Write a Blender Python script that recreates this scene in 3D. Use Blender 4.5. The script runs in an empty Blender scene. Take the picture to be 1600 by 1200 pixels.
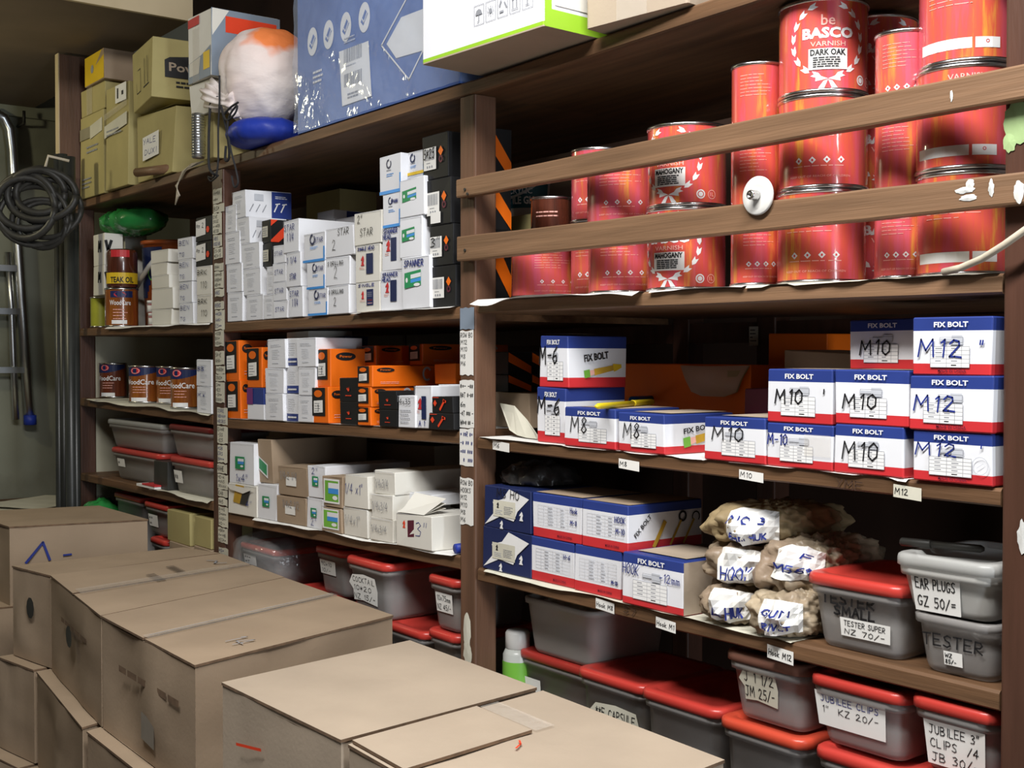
import bpy, bmesh, math, random
from mathutils import Vector, Matrix, noise

R = random.Random(7)
scene = bpy.context.scene
COL = scene.collection

# ------------------------------------------------------------------ camera
CAM = Vector((0.0, -1.1, 1.5))
FPX = 1900.0                                   # focal length in pixels of a 1600 px wide frame
YAW = math.radians(37.35)                      # angle between view direction and the shelf front
PITCH = math.atan(37 / FPX)
FW = Vector((-math.cos(YAW) * math.cos(PITCH), math.sin(YAW) * math.cos(PITCH), -math.sin(PITCH)))
RT = Vector((math.sin(YAW), math.cos(YAW), 0))
UP = RT.cross(FW)
cd = bpy.data.cameras.new('camera')
cd.sensor_width = 36.0
cd.lens = FPX / 1600 * 36
cd.clip_start = 0.02
cam = bpy.data.objects.new('camera', cd)
COL.objects.link(cam)
M = Matrix((RT, UP, -FW)).transposed().to_4x4()
M.translation = CAM
cam.matrix_world = M
scene.camera = cam

# ------------------------------------------------------------------ light and exposure
w = bpy.data.worlds.new('world')
scene.world = w
w.use_nodes = True
w.node_tree.nodes['Background'].inputs[0].default_value = (0.72, 0.78, 0.85, 1)
w.node_tree.nodes['Background'].inputs[1].default_value = 0.065


def area(name, loc, target, sx, sy, power, color):
    l = bpy.data.lights.new(name, 'AREA')
    l.shape = 'RECTANGLE'
    l.size, l.size_y = sx, sy
    l.energy = power
    l.color = color
    o = bpy.data.objects.new(name, l)
    COL.objects.link(o)
    o.location = loc
    o.rotation_euler = (Vector(target) - Vector(loc)).to_track_quat('-Z', 'Y').to_euler()
    return o


area('ceiling_tube_light', (-0.50, -0.88, 2.74), (-0.80, -0.38, 1.2), 1.4, 0.14, 42, (1.0, 0.985, 0.96))
area('doorway_daylight', (2.9, -0.85, 1.45), (-1.2, -0.3, 1.5), 0.34, 2.1, 40, (0.86, 0.93, 1.0))
lb = bpy.data.lights.new('far_corner_bulb', 'POINT')
lb.energy, lb.color, lb.shadow_soft_size = 6.0, (1.0, 0.93, 0.62), 0.045
lbo = bpy.data.objects.new('far_corner_bulb', lb)
COL.objects.link(lbo)
lbo.location = (-3.45, -0.80, 2.20)

vs = scene.view_settings
vs.view_transform = 'Standard'
vs.look = 'None'
vs.gamma = 1
vs.use_curve_mapping = False
vs.exposure = 0.62


# ------------------------------------------------------------------ measuring: photograph pixel -> point in the place
def ray(u, v):
    return (FW * FPX + RT * (u - 800) + UP * (600 - v)).normalized()


def PY(u, v, y):                                # point on the vertical plane y = const
    d = ray(u, v)
    return CAM + d * ((y - CAM.y) / d.y)


def PZ(u, v, z):                                # point on the level plane z = const
    d = ray(u, v)
    return CAM + d * ((z - CAM.z) / d.z)


def PX(u, v, x):                                # point on the plane x = const
    d = ray(u, v)
    return CAM + d * ((x - CAM.x) / d.x)


# ------------------------------------------------------------------ materials
MATS = {}


def nodes_of(m):
    m.use_nodes = True
    nt = m.node_tree
    return nt, nt.nodes, nt.links, nt.nodes['Principled BSDF']


def rnd_coord(N, L, scale=(1, 1, 1)):
    tc = N.new('ShaderNodeTexCoord')
    oi = N.new('ShaderNodeObjectInfo')
    mul = N.new('ShaderNodeMath'); mul.operation = 'MULTIPLY'; mul.inputs[1].default_value = 37.0
    L.new(oi.outputs['Random'], mul.inputs[0])
    add = N.new('ShaderNodeVectorMath'); add.operation = 'ADD'
    L.new(tc.outputs['Object'], add.inputs[0]); L.new(mul.outputs[0], add.inputs[1])
    mp = N.new('ShaderNodeMapping'); mp.inputs['Scale'].default_value = scale
    L.new(add.outputs[0], mp.inputs['Vector'])
    return mp.outputs[0]


def mat(name, col, rough=0.6, var=0.12, scale=14, stretch=(1, 1, 1), bump=0.0, bscale=120, metal=0.0, spec=0.4, col2=None,
        dirt=None, dirt_amt=0.0, coat=0.0):
    if name in MATS:
        return MATS[name]
    m = bpy.data.materials.new(name)
    nt, N, L, P = nodes_of(m)
    vec = rnd_coord(N, L, stretch)
    nz = N.new('ShaderNodeTexNoise'); nz.inputs['Scale'].default_value = scale; nz.inputs['Detail'].default_value = 4
    L.new(vec, nz.inputs['Vector'])
    rp = N.new('ShaderNodeValToRGB')
    rp.color_ramp.elements[0].position = 0.3; rp.color_ramp.elements[1].position = 0.7
    c2 = col2 or tuple(min(1, c * (1 + var)) for c in col)
    c1 = col if col2 else tuple(c * (1 - var) for c in col)
    rp.color_ramp.elements[0].color = (*c1, 1); rp.color_ramp.elements[1].color = (*c2, 1)
    L.new(nz.outputs['Fac'], rp.inputs[0])
    out = rp.outputs[0]
    if dirt:
        n2 = N.new('ShaderNodeTexNoise'); n2.inputs['Scale'].default_value = 5.5; n2.inputs['Detail'].default_value = 6
        L.new(vec, n2.inputs['Vector'])
        r2 = N.new('ShaderNodeValToRGB'); r2.color_ramp.elements[0].position = 0.52; r2.color_ramp.elements[1].position = 0.72
        r2.color_ramp.elements[1].color = (dirt_amt,) * 3 + (1,)
        L.new(n2.outputs['Fac'], r2.inputs[0])
        mx = N.new('ShaderNodeMix'); mx.data_type = 'RGBA'
        L.new(r2.outputs[0], mx.inputs[0]); L.new(out, mx.inputs[6]); mx.inputs[7].default_value = (*dirt, 1)
        out = mx.outputs[2]
    L.new(out, P.inputs['Base Color'])
    P.inputs['Roughness'].default_value = rough
    P.inputs['Metallic'].default_value = metal
    P.inputs['Specular IOR Level'].default_value = spec
    P.inputs['Coat Weight'].default_value = coat
    if bump:
        n3 = N.new('ShaderNodeTexNoise'); n3.inputs['Scale'].default_value = bscale; n3.inputs['Detail'].default_value = 3
        L.new(vec, n3.inputs['Vector'])
        bp = N.new('ShaderNodeBump'); bp.inputs['Strength'].default_value = bump; bp.inputs['Distance'].default_value = 0.002
        L.new(n3.outputs['Fac'], bp.inputs['Height']); L.new(bp.outputs[0], P.inputs['Normal'])
    MATS[name] = m
    return m


def clear_mat(name, col, alpha=0.5, rough=0.25, spec=0.5, bump=0.0, bscale=30, wr=False):
    """milky or clear plastic: part of the light goes straight through"""
    m = bpy.data.materials.new(name)
    nt, N, L, P = nodes_of(m)
    vec = rnd_coord(N, L)
    P.inputs['Base Color'].default_value = (*col, 1)
    P.inputs['Roughness'].default_value = rough
    P.inputs['Specular IOR Level'].default_value = spec
    nz = N.new('ShaderNodeTexNoise'); nz.inputs['Scale'].default_value = bscale; nz.inputs['Detail'].default_value = 3
    L.new(vec, nz.inputs['Vector'])
    if bump:
        bp = N.new('ShaderNodeBump'); bp.inputs['Strength'].default_value = bump; bp.inputs['Distance'].default_value = 0.006
        L.new(nz.outputs['Fac'], bp.inputs['Height']); L.new(bp.outputs[0], P.inputs['Normal'])
    P.inputs['Alpha'].default_value = alpha
    MATS[name] = m
    return m


CARD = mat('cardboard', (0.35, 0.262, 0.182), 0.8, 0.09, 7, (1, 1, 1), 0.12, 160, spec=0.2, dirt=(0.28, 0.20, 0.13), dirt_amt=0.25)
CARD2 = mat('cardboard_pale', (0.39, 0.315, 0.240), 0.8, 0.08, 7, (1, 1, 1), 0.12, 160, spec=0.2, dirt=(0.34, 0.265, 0.195), dirt_amt=0.25)
CARDY = mat('cardboard_yellowish_lit', (0.42, 0.36, 0.16), 0.8, 0.12, 6, (1, 1, 1), 0.1, 120, spec=0.2, dirt=(0.36, 0.27, 0.12), dirt_amt=0.4)  # yellow light on the top-shelf cartons put into the colour; elsewhere yellowish card
CARDE = mat('cardboard_cut_edge', (0.16, 0.10, 0.06), 0.9, 0.3, 60)
KRAFT = mat('kraft_paper', (0.32, 0.24, 0.13), 0.6, 0.2, 16, (1, 1, 1), 0.8, 40, spec=0.3)
NEWS = mat('newsprint', (0.36, 0.29, 0.20), 0.42, 0.45, 26, (1, 1, 1), 1.0, 45, spec=0.45, dirt=(0.22, 0.14, 0.10), dirt_amt=0.8)
WHITE = mat('white_card', (0.74, 0.75, 0.79), 0.55, 0.03, 6, (1, 1, 1), 0.04, 60, spec=0.3)
WHITE2 = mat('cream_card', (0.72, 0.70, 0.64), 0.6, 0.05, 6, (1, 1, 1), 0.06, 60, spec=0.25, dirt=(0.52, 0.46, 0.36), dirt_amt=0.25)
PAPER = mat('white_paper', (0.78, 0.77, 0.74), 0.7, 0.04, 12, (1, 1, 1), 0.1, 40, spec=0.2)
OLDPAPER = mat('aged_paper', (0.62, 0.60, 0.50), 0.75, 0.1, 12, (1, 1, 1), 0.15, 40, spec=0.2, dirt=(0.42, 0.38, 0.28), dirt_amt=0.4)
BLUE = mat('print_blue', (0.024, 0.046, 0.22), 0.4, 0.12, 8)
NAVY = mat('print_navy', (0.012, 0.021, 0.085), 0.4, 0.15, 8)
SKYB = mat('print_sky_blue', (0.05, 0.27, 0.68), 0.4, 0.15, 8)
RED = mat('print_red', (0.56, 0.030, 0.036), 0.42, 0.1, 8)
INKB = mat('marker_black', (0.012, 0.012, 0.014), 0.5, 0.2, 30)
INKBL = mat('pen_blue', (0.015, 0.03, 0.22), 0.5, 0.2, 30)
INKG = mat('print_grey', (0.28, 0.29, 0.32), 0.6, 0.15, 30)
INKLG = mat('print_pale_grey', (0.50, 0.52, 0.57), 0.6, 0.1, 30)
INKW = mat('print_white', (0.80, 0.80, 0.80), 0.5, 0.03, 30)
INKP = mat('print_pale_red', (0.80, 0.42, 0.36), 0.5, 0.05, 30)
GREEN = mat('print_green', (0.02, 0.25, 0.09), 0.45, 0.1, 8)
LIME = mat('print_lime', (0.30, 0.55, 0.03), 0.45, 0.1, 8)
LEAFG = mat('print_leaf_green', (0.16, 0.42, 0.05), 0.45, 0.1, 8)
MAROON = mat('print_maroon', (0.10, 0.012, 0.03), 0.45, 0.15, 8)
ORANGE = mat('print_orange', (0.80, 0.15, 0.006), 0.42, 0.08, 6)
BLACK = mat('black_card', (0.012, 0.012, 0.013), 0.5, 0.2, 8, spec=0.25)
YELLOW = mat('print_yellow', (0.75, 0.50, 0.02), 0.45, 0.1, 8)
BRASS = mat('print_brass', (0.50, 0.30, 0.03), 0.45, 0.2, 30)
TEAL = mat('print_teal', (0.01, 0.10, 0.13), 0.4, 0.1, 8)
TAPE = clear_mat('clear_tape', (0.75, 0.70, 0.62), 0.25, 0.12, 0.6, 0.3, 60)
FILM = clear_mat('shrink_film', (0.55, 0.66, 0.88), 0.24, 0.10, 1.0, 1.0, 16)
BAGFILM = clear_mat('poly_bag', (0.7, 0.72, 0.72), 0.16, 0.1, 0.8, 0.9, 30)
TUB = clear_mat('milky_tub', (0.42, 0.40, 0.385), 0.5, 0.3, 0.4)
TUBW = clear_mat('white_tub', (0.56, 0.55, 0.52), 0.72, 0.35, 0.4)
LIDR = mat('red_lid', (0.50, 0.045, 0.034), 0.34, 0.08, 5, spec=0.5)
LIDO = mat('orange_red_lid', (0.58, 0.07, 0.035), 0.34, 0.08, 5, spec=0.5)
LIDC = clear_mat('clear_lid', (0.55, 0.55, 0.53), 0.6, 0.3, 0.4)
WOOD = mat('shelf_wood', (0.135, 0.070, 0.034), 0.55, 0.34, 9, (0.5, 6, 9), 0.25, 40, spec=0.35, dirt=(0.07, 0.035, 0.016), dirt_amt=0.6)
WOODL = mat('rail_wood', (0.185, 0.105, 0.058), 0.5, 0.24, 9, (0.4, 6, 10), 0.25, 40, spec=0.35, dirt=(0.14, 0.075, 0.035), dirt_amt=0.5)
POST = mat('brown_paint', (0.075, 0.033, 0.021), 0.42, 0.22, 8, (6, 6, 0.6), 0.2, 40, spec=0.4, dirt=(0.055, 0.025, 0.014), dirt_amt=0.5)
POSTL = mat('worn_brown_paint', (0.125, 0.064, 0.038), 0.5, 0.22, 8, (6, 6, 0.6), 0.25, 40, spec=0.35, dirt=(0.09, 0.045, 0.024), dirt_amt=0.5)
DARKW = mat('dark_board', (0.05, 0.025, 0.016), 0.7, 0.25, 6)
STEEL = mat('tin_rim', (0.62, 0.62, 0.63), 0.25, 0.05, 8, metal=1.0)
ALU = mat('aluminium', (0.60, 0.62, 0.64), 0.32, 0.1, 10, metal=1.0)
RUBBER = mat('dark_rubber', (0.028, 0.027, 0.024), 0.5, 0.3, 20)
PIPE = mat('dark_pipe', (0.03, 0.032, 0.03), 0.35, 0.3, 10)
PLASTER = mat('plaster', (0.22, 0.225, 0.175), 0.85, 0.18, 2.5, (1, 1, 1), 0.3, 30, dirt=(0.13, 0.125, 0.09), dirt_amt=0.7)
CEILM = mat('loft_board', (0.17, 0.125, 0.085), 0.8, 0.15, 4)
CREAM = mat('cream_board', (0.58, 0.47, 0.30), 0.6, 0.08, 4, dirt=(0.38, 0.27, 0.15), dirt_amt=0.4)
CONC = mat('concrete', (0.16, 0.15, 0.135), 0.85, 0.2, 5, (1, 1, 1), 0.3, 60)
GBAG = mat('green_plastic', (0.03, 0.26, 0.06), 0.25, 0.25, 12, (1, 1, 1), 0.8, 30, spec=0.6)
BBAG = mat('blue_nylon', (0.014, 0.035, 0.30), 0.5, 0.2, 12, (1, 1, 1), 1.0, 26)
KBAG = mat('black_plastic', (0.03, 0.028, 0.027), 0.28, 0.4, 12, (1, 1, 1), 0.8, 30, spec=0.6)
METALBITS = mat('hardware_bits', (0.15, 0.145, 0.14), 0.4, 0.6, 60, (1, 1, 1), 1.0, 90, metal=0.4)
BRASSBITS = mat('brass_bits', (0.26, 0.20, 0.08), 0.4, 0.5, 60, (1, 1, 1), 1.0, 90, metal=0.4)
PALEBITS = mat('pale_packets', (0.42, 0.40, 0.34), 0.6, 0.4, 30, (1, 1, 1), 0.8, 50)
CORD = mat('pale_cord', (0.52, 0.46, 0.36), 0.8, 0.15, 40)
STRING = mat('black_string', (0.02, 0.02, 0.022), 0.8, 0.2, 40)
NYLON = mat('white_nylon', (0.66, 0.65, 0.62), 0.35, 0.06, 20)
GREENP = mat('green_paint_patch', (0.30, 0.42, 0.19), 0.8, 0.2, 30)
WPAINT = mat('white_paint', (0.60, 0.60, 0.58), 0.7, 0.2, 40)
SLATEST = mat('grey_sticker', (0.22, 0.27, 0.34), 0.5, 0.08, 10)


def sack_mat():
    m = bpy.data.materials.new('tie_dye_fabric')
    nt, N, L, P = nodes_of(m)
    tc = N.new('ShaderNodeTexCoord')
    nz = N.new('ShaderNodeTexNoise'); nz.inputs['Scale'].default_value = 7; nz.inputs['Detail'].default_value = 3
    L.new(tc.outputs['Object'], nz.inputs['Vector'])
    sp = N.new('ShaderNodeSeparateXYZ'); L.new(tc.outputs['Object'], sp.inputs[0])
    ad = N.new('ShaderNodeMath'); ad.operation = 'MULTIPLY_ADD'
    L.new(sp.outputs[2], ad.inputs[0]); ad.inputs[1].default_value = 2.5; L.new(nz.outputs['Fac'], ad.inputs[2])
    rp = N.new('ShaderNodeValToRGB')
    e = rp.color_ramp.elements
    e[0].position = 0.25; e[0].color = (0.74, 0.55, 0.52, 1)
    e[1].position = 0.62; e[1].color = (0.80, 0.73, 0.70, 1)
    a = e.new(0.42); a.color = (0.84, 0.80, 0.77, 1)
    b = e.new(0.86); b.color = (0.80, 0.66, 0.62, 1)
    c = e.new(0.93); c.color = (0.85, 0.23, 0.06, 1)
    L.new(ad.outputs[0], rp.inputs[0]); L.new(rp.outputs[0], P.inputs['Base Color'])
    n2 = N.new('ShaderNodeTexNoise'); n2.inputs['Scale'].default_value = 16; n2.inputs['Detail'].default_value = 4
    mp2 = N.new('ShaderNodeMapping'); mp2.inputs['Scale'].default_value = (0.35, 0.8, 1.3)
    L.new(tc.outputs['Object'], mp2.inputs['Vector']); L.new(mp2.outputs[0], n2.inputs['Vector'])
    bp = N.new('ShaderNodeBump'); bp.inputs['Strength'].default_value = 0.35; bp.inputs['Distance'].default_value = 0.02
    L.new(n2.outputs['Fac'], bp.inputs['Height']); L.new(bp.outputs[0], P.inputs['Normal'])
    P.inputs['Roughness'].default_value = 0.7
    return m


SACK = sack_mat()


def can_mat(name, cols, sc=11):
    m = bpy.data.materials.new(name)
    nt, N, L, P = nodes_of(m)
    vec = rnd_coord(N, L, (1, 1, 0.10))
    nz = N.new('ShaderNodeTexNoise'); nz.inputs['Scale'].default_value = sc * 7; nz.inputs['Detail'].default_value = 5
    nz.inputs['Roughness'].default_value = 0.6
    L.new(vec, nz.inputs['Vector'])
    rp = N.new('ShaderNodeValToRGB')
    e = rp.color_ramp.elements
    e[0].position = 0.36; e[0].color = (*cols[0], 1)
    e[1].position = 0.70; e[1].color = (*cols[-1], 1)
    for i, c in enumerate(cols[1:-1]):
        k = e.new(0.36 + 0.32 * (i + 1) / (len(cols) - 1)); k.color = (*c, 1)
    L.new(nz.outputs['Fac'], rp.inputs[0]); L.new(rp.outputs[0], P.inputs['Base Color'])
    P.inputs['Roughness'].default_value = 0.26
    P.inputs['Specular IOR Level'].default_value = 0.6
    P.inputs['Coat Weight'].default_value = 0.8
    P.inputs['Coat Roughness'].default_value = 0.05
    MATS[name] = m
    return m


VARN = can_mat('varnish_tin_print', [(0.64, 0.09, 0.13), (0.64, 0.085, 0.075), (0.64, 0.105, 0.055), (0.68, 0.30, 0.05)])
VARNP = can_mat('varnish_tin_pink', [(0.60, 0.10, 0.155), (0.60, 0.09, 0.10), (0.60, 0.10, 0.07), (0.64, 0.26, 0.05)])
WOODTIN = can_mat('woodcare_tin_print', [(0.16, 0.04, 0.008), (0.24, 0.07, 0.012), (0.33, 0.12, 0.02)])
BROWNTIN = can_mat('brown_tin_print', [(0.05, 0.015, 0.008), (0.08, 0.02, 0.01), (0.11, 0.03, 0.015)])


# ------------------------------------------------------------------ object helpers
def link(name, data, parent=None):
    o = bpy.data.objects.new(name, data)
    COL.objects.link(o)
    if parent:
        o.parent = parent
    return o


def tag(o, label, cat, group=None, kind=None):
    if label:
        o['label'] = label
    if cat:
        o['category'] = cat
    if group:
        o['group'] = group
    if kind:
        o['kind'] = kind
    return o


def thing(name, label, cat, loc=(0, 0, 0), rot=(0, 0, 0), group=None, kind=None):
    o = link(name, None)
    o.empty_display_size = 0.02
    o.location = loc
    o.rotation_euler = rot
    return tag(o, label, cat, group, kind)


def mesh(name, verts, faces, mats, mi=None, smooth=False):
    me = bpy.data.meshes.new(name)
    me.from_pydata([tuple(v) for v in verts], [], faces)
    for m in mats:
        me.materials.append(m)
    if mi:
        me.polygons.foreach_set('material_index', mi)
    if smooth:
        me.polygons.foreach_set('use_smooth', [True] * len(me.polygons))
    me.update()
    return me


class G:
    """collects faces for one mesh"""
    def __init__(s):
        s.v, s.f, s.mi, s.mats = [], [], [], []

    def m(s, mt):
        if mt not in s.mats:
            s.mats.append(mt)
        return s.mats.index(mt)

    def add(s, vs, fs, mt):
        k = len(s.v); i = s.m(mt)
        s.v += [Vector(p) for p in vs]
        for f in fs:
            s.f.append([k + q for q in f]); s.mi.append(i)

    def box(s, a, b, mt):
        (x0, y0, z0), (x1, y1, z1) = a, b
        s.add([(x0, y0, z0), (x1, y0, z0), (x1, y1, z0), (x0, y1, z0), (x0, y0, z1), (x1, y0, z1), (x1, y1, z1), (x0, y1, z1)],
              [(0, 3, 2, 1), (4, 5, 6, 7), (0, 1, 5, 4), (1, 2, 6, 5), (2, 3, 7, 6), (3, 0, 4, 7)], mt)

    def loft(s, rings, mt, cap0=True, cap1=True, mts=None):
        n = len(rings[0]); k = len(s.v)
        for r in rings:
            s.v += [Vector(p) for p in r]
        for j in range(len(rings) - 1):
            i = s.m(mts[j] if mts else mt)
            for q in range(n):
                s.f.append([k + j * n + q, k + j * n + (q + 1) % n, k + (j + 1) * n + (q + 1) % n, k + (j + 1) * n + q]); s.mi.append(i)
        if cap0:
            s.f.append([k + q for q in reversed(range(n))]); s.mi.append(s.m(mts[0] if mts else mt))
        if cap1:
            b = k + (len(rings) - 1) * n
            s.f.append([b + q for q in range(n)]); s.mi.append(s.m(mts[-1] if mts else mt))

    def tube(s, pts, r, mt, n=8):
        pts = [Vector(p) for p in pts]
        rings = []
        up = None
        for i, p in enumerate(pts):
            t = (pts[min(i + 1, len(pts) - 1)] - pts[max(i - 1, 0)]).normalized()
            if up is None:
                up = Vector((0, 0, 1)) if abs(t.z) < 0.9 else Vector((1, 0, 0))
            a = t.cross(up)
            a = a.normalized() if a.length > 1e-6 else Vector((1, 0, 0))
            up = a.cross(t).normalized()
            rr = r[i] if isinstance(r, (list, tuple)) else r
            rings.append([p + (a * math.cos(q * math.tau / n) + up * math.sin(q * math.tau / n)) * rr for q in range(n)])
        s.loft(rings, mt)

    def build(s, name, parent=None, smooth=False):
        return link(name, mesh(name, s.v, s.f, s.mats, s.mi, smooth), parent)


def rrect(w, d, r, z, n=3, cx=0, cy=0):
    """rounded rectangle ring, centred, counter-clockwise from above"""
    r = max(0.0004, min(r, w / 2 - 1e-4, d / 2 - 1e-4))
    out = []
    for (sx, sy, a0) in ((1, 1, 0), (-1, 1, 90), (-1, -1, 180), (1, -1, 270)):
        for k in range(n):
            a = math.radians(a0 + 90 * k / (n - 1))
            out.append(Vector((cx + sx * (w / 2 - r) + r * math.cos(a), cy + sy * (d / 2 - r) + r * math.sin(a), z)))
    return out


# ------------------------------------------------------------------ pen strokes
SF = {
 'A': [[(0, 0), (.3, 1), (.6, 0)], [(.12, .4), (.48, .4)]], 'B': [[(0, 0), (0, 1), (.4, .95), (.5, .75), (.35, .55), (0, .52), (.45, .45), (.58, .22), (.4, .02), (0, 0)]],
 'C': [[(.58, .85), (.4, 1), (.15, .9), (0, .5), (.12, .12), (.38, 0), (.6, .12)]], 'D': [[(0, 0), (0, 1), (.35, .92), (.58, .5), (.35, .05), (0, 0)]],
 'E': [[(.55, 1), (0, 1), (0, 0), (.58, 0)], [(0, .52), (.45, .52)]], 'F': [[(.58, 1), (0, 1), (0, 0)], [(0, .52), (.45, .52)]],
 'G': [[(.55, .85), (.35, 1), (.1, .85), (0, .45), (.15, .05), (.45, .05), (.58, .4), (.35, .42)]], 'H': [[(0, 0), (0, 1)], [(.55, 0), (.55, 1)], [(0, .5), (.55, .5)]],
 'I': [[(.2, 0), (.2, 1)]], 'J': [[(.1, 1), (.6, 1)], [(.4, 1), (.4, .2), (.25, 0), (.02, .12)]], 'K': [[(0, 0), (0, 1)], [(.55, 1), (.02, .45), (.6, 0)]],
 'L': [[(0, 1), (0, 0), (.5, .02)]], 'M': [[(0, 0), (.08, 1), (.35, .35), (.66, 1), (.75, 0)]], 'N': [[(0, 0), (.03, 1), (.5, 0), (.55, 1)]],
 'O': [[(.3, 1), (.06, .8), (0, .45), (.15, .06), (.4, 0), (.58, .3), (.55, .75), (.3, 1)]], 'P': [[(0, 0), (.02, 1), (.4, .98), (.55, .76), (.4, .5), (.02, .45)]],
 'R': [[(0, 0), (.02, 1), (.42, .98), (.54, .76), (.4, .52), (.02, .47), (.58, 0)]], 'S': [[(.55, .88), (.3, 1), (.06, .82), (.15, .58), (.45, .42), (.52, .16), (.28, 0), (0, .12)]],
 'T': [[(0, .98), (.6, 1)], [(.3, 1), (.28, 0)]], 'U': [[(0, 1), (.03, .2), (.25, 0), (.5, .18), (.55, 1)]], 'V': [[(0, 1), (.28, 0), (.56, 1)]],
 'W': [[(0, 1), (.15, 0), (.38, .7), (.6, 0), (.75, 1)]], 'X': [[(0, 0), (.55, 1)], [(0, 1), (.55, 0)]], 'Y': [[(0, 1), (.28, .5)], [(.56, 1), (.2, 0)]], 'Z': [[(0, 1), (.55, 1), (0, 0), (.58, 0)]],
 '0': [[(.3, 1), (.05, .75), (.05, .25), (.28, 0), (.52, .25), (.52, .75), (.3, 1)]], '1': [[(.12, .8), (.28, 1), (.26, 0)]], '2': [[(.03, .78), (.2, 1), (.45, .92), (.48, .68), (.05, .05), (.3, .06), (.62, .02)]],
 '3': [[(.03, .9), (.28, 1), (.48, .8), (.2, .54), (.5, .36), (.42, .06), (.02, .04)]], '4': [[(.38, 0), (.42, 1), (0, .32), (.6, .34)]], '5': [[(.52, 1), (.1, 1), (.08, .56), (.4, .6), (.52, .3), (.32, 0), (0, .08)]],
 '6': [[(.48, .96), (.15, .65), (.03, .25), (.25, 0), (.5, .18), (.42, .48), (.06, .36)]], '7': [[(0, 1), (.52, 1), (.2, 0)]], '8': [[(.45, .85), (.25, 1), (.06, .8), (.5, .25), (.28, 0), (.04, .2), (.45, .85)]],
 '9': [[(.48, .8), (.25, 1), (.05, .75), (.25, .52), (.48, .75), (.4, 0)]], '-': [[(.05, .48), (.45, .5)]], '/': [[(0, -.05), (.5, 1.05)]], '"': [[(.08, 1.05), (.05, .75)], [(.28, 1.05), (.25, .75)]],
 "'": [[(.12, 1.05), (.1, .7)]], '.': [[(.08, 0), (.14, .04)]], '=': [[(.05, .6), (.5, .64)], [(.05, .36), (.5, .4)]], '^': [[(0, 0), (.4, 1), (.7, 0)]], ' ': [],
 'x': [[(0, .05), (.45, .6)], [(.02, .6), (.45, .02)]], 'm': [[(0, 0), (.02, .55), (.22, .5), (.25, 0)], [(.24, .45), (.46, .5), (.5, 0)]], 'k': [[(0, 0), (0, 1)], [(.4, .6), (.03, .3), (.45, 0)]],
 'o': [[(.22, .58), (.02, .3), (.2, 0), (.42, .25), (.22, .58)]], 'e': [[(.02, .3), (.42, .34), (.22, .58), (.02, .3), (.18, 0), (.44, .08)]], 'a': [[(.42, .5), (.15, .55), (.02, .2), (.2, .02), (.42, .5), (.46, 0)]],
 'r': [[(0, 0), (.02, .55), (.3, .55)]], 's': [[(.36, .5), (.05, .45), (.36, .16), (0, .02)]], 'p': [[(0, -.35), (.02, .55), (.35, .5), (.35, .1), (.02, .1)]], 'u': [[(0, .55), (.08, .02), (.36, .1), (.42, .55), (.45, 0)]],
 'y': [[(0, .55), (.2, .1)], [(.42, .55), (.08, -.4)]], 'i': [[(.1, 0), (.12, .55)], [(.12, .75), (.13, .8)]], 't': [[(.15, .95), (.15, .08), (.35, 0)], [(0, .6), (.36, .62)]], 'c': [[(.38, .5), (.1, .55), (.02, .2), (.2, 0), (.4, .08)]],
 '*': [[(.2, .9), (.2, .1)], [(0, .7), (.4, .3)], [(0, .3), (.4, .7)]],
}


def text_outline(txt, weight=0.0):
    key = (txt, weight)
    if key in text_outline.cache:
        return text_outline.cache[key]
    c = bpy.data.curves.new('lettering_curve', 'FONT')
    c.body = txt
    c.size = 1.0
    c.resolution_u = 2
    c.offset = weight
    o = bpy.data.objects.new('lettering_curve', c)
    me = o.to_mesh()
    vs = [(v.co.x, v.co.y) for v in me.vertices]
    fs = [tuple(p.vertices) for p in me.polygons]
    o.to_mesh_clear()
    bpy.data.objects.remove(o)
    bpy.data.curves.remove(c)
    if vs:
        x0 = min(p[0] for p in vs); x1 = max(p[0] for p in vs); y0 = min(p[1] for p in vs); y1 = max(p[1] for p in vs)
    else:
        x0 = x1 = y0 = y1 = 0
    text_outline.cache[key] = (vs, fs, x0, x1, y0, y1)
    return text_outline.cache[key]


text_outline.cache = {}


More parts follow.
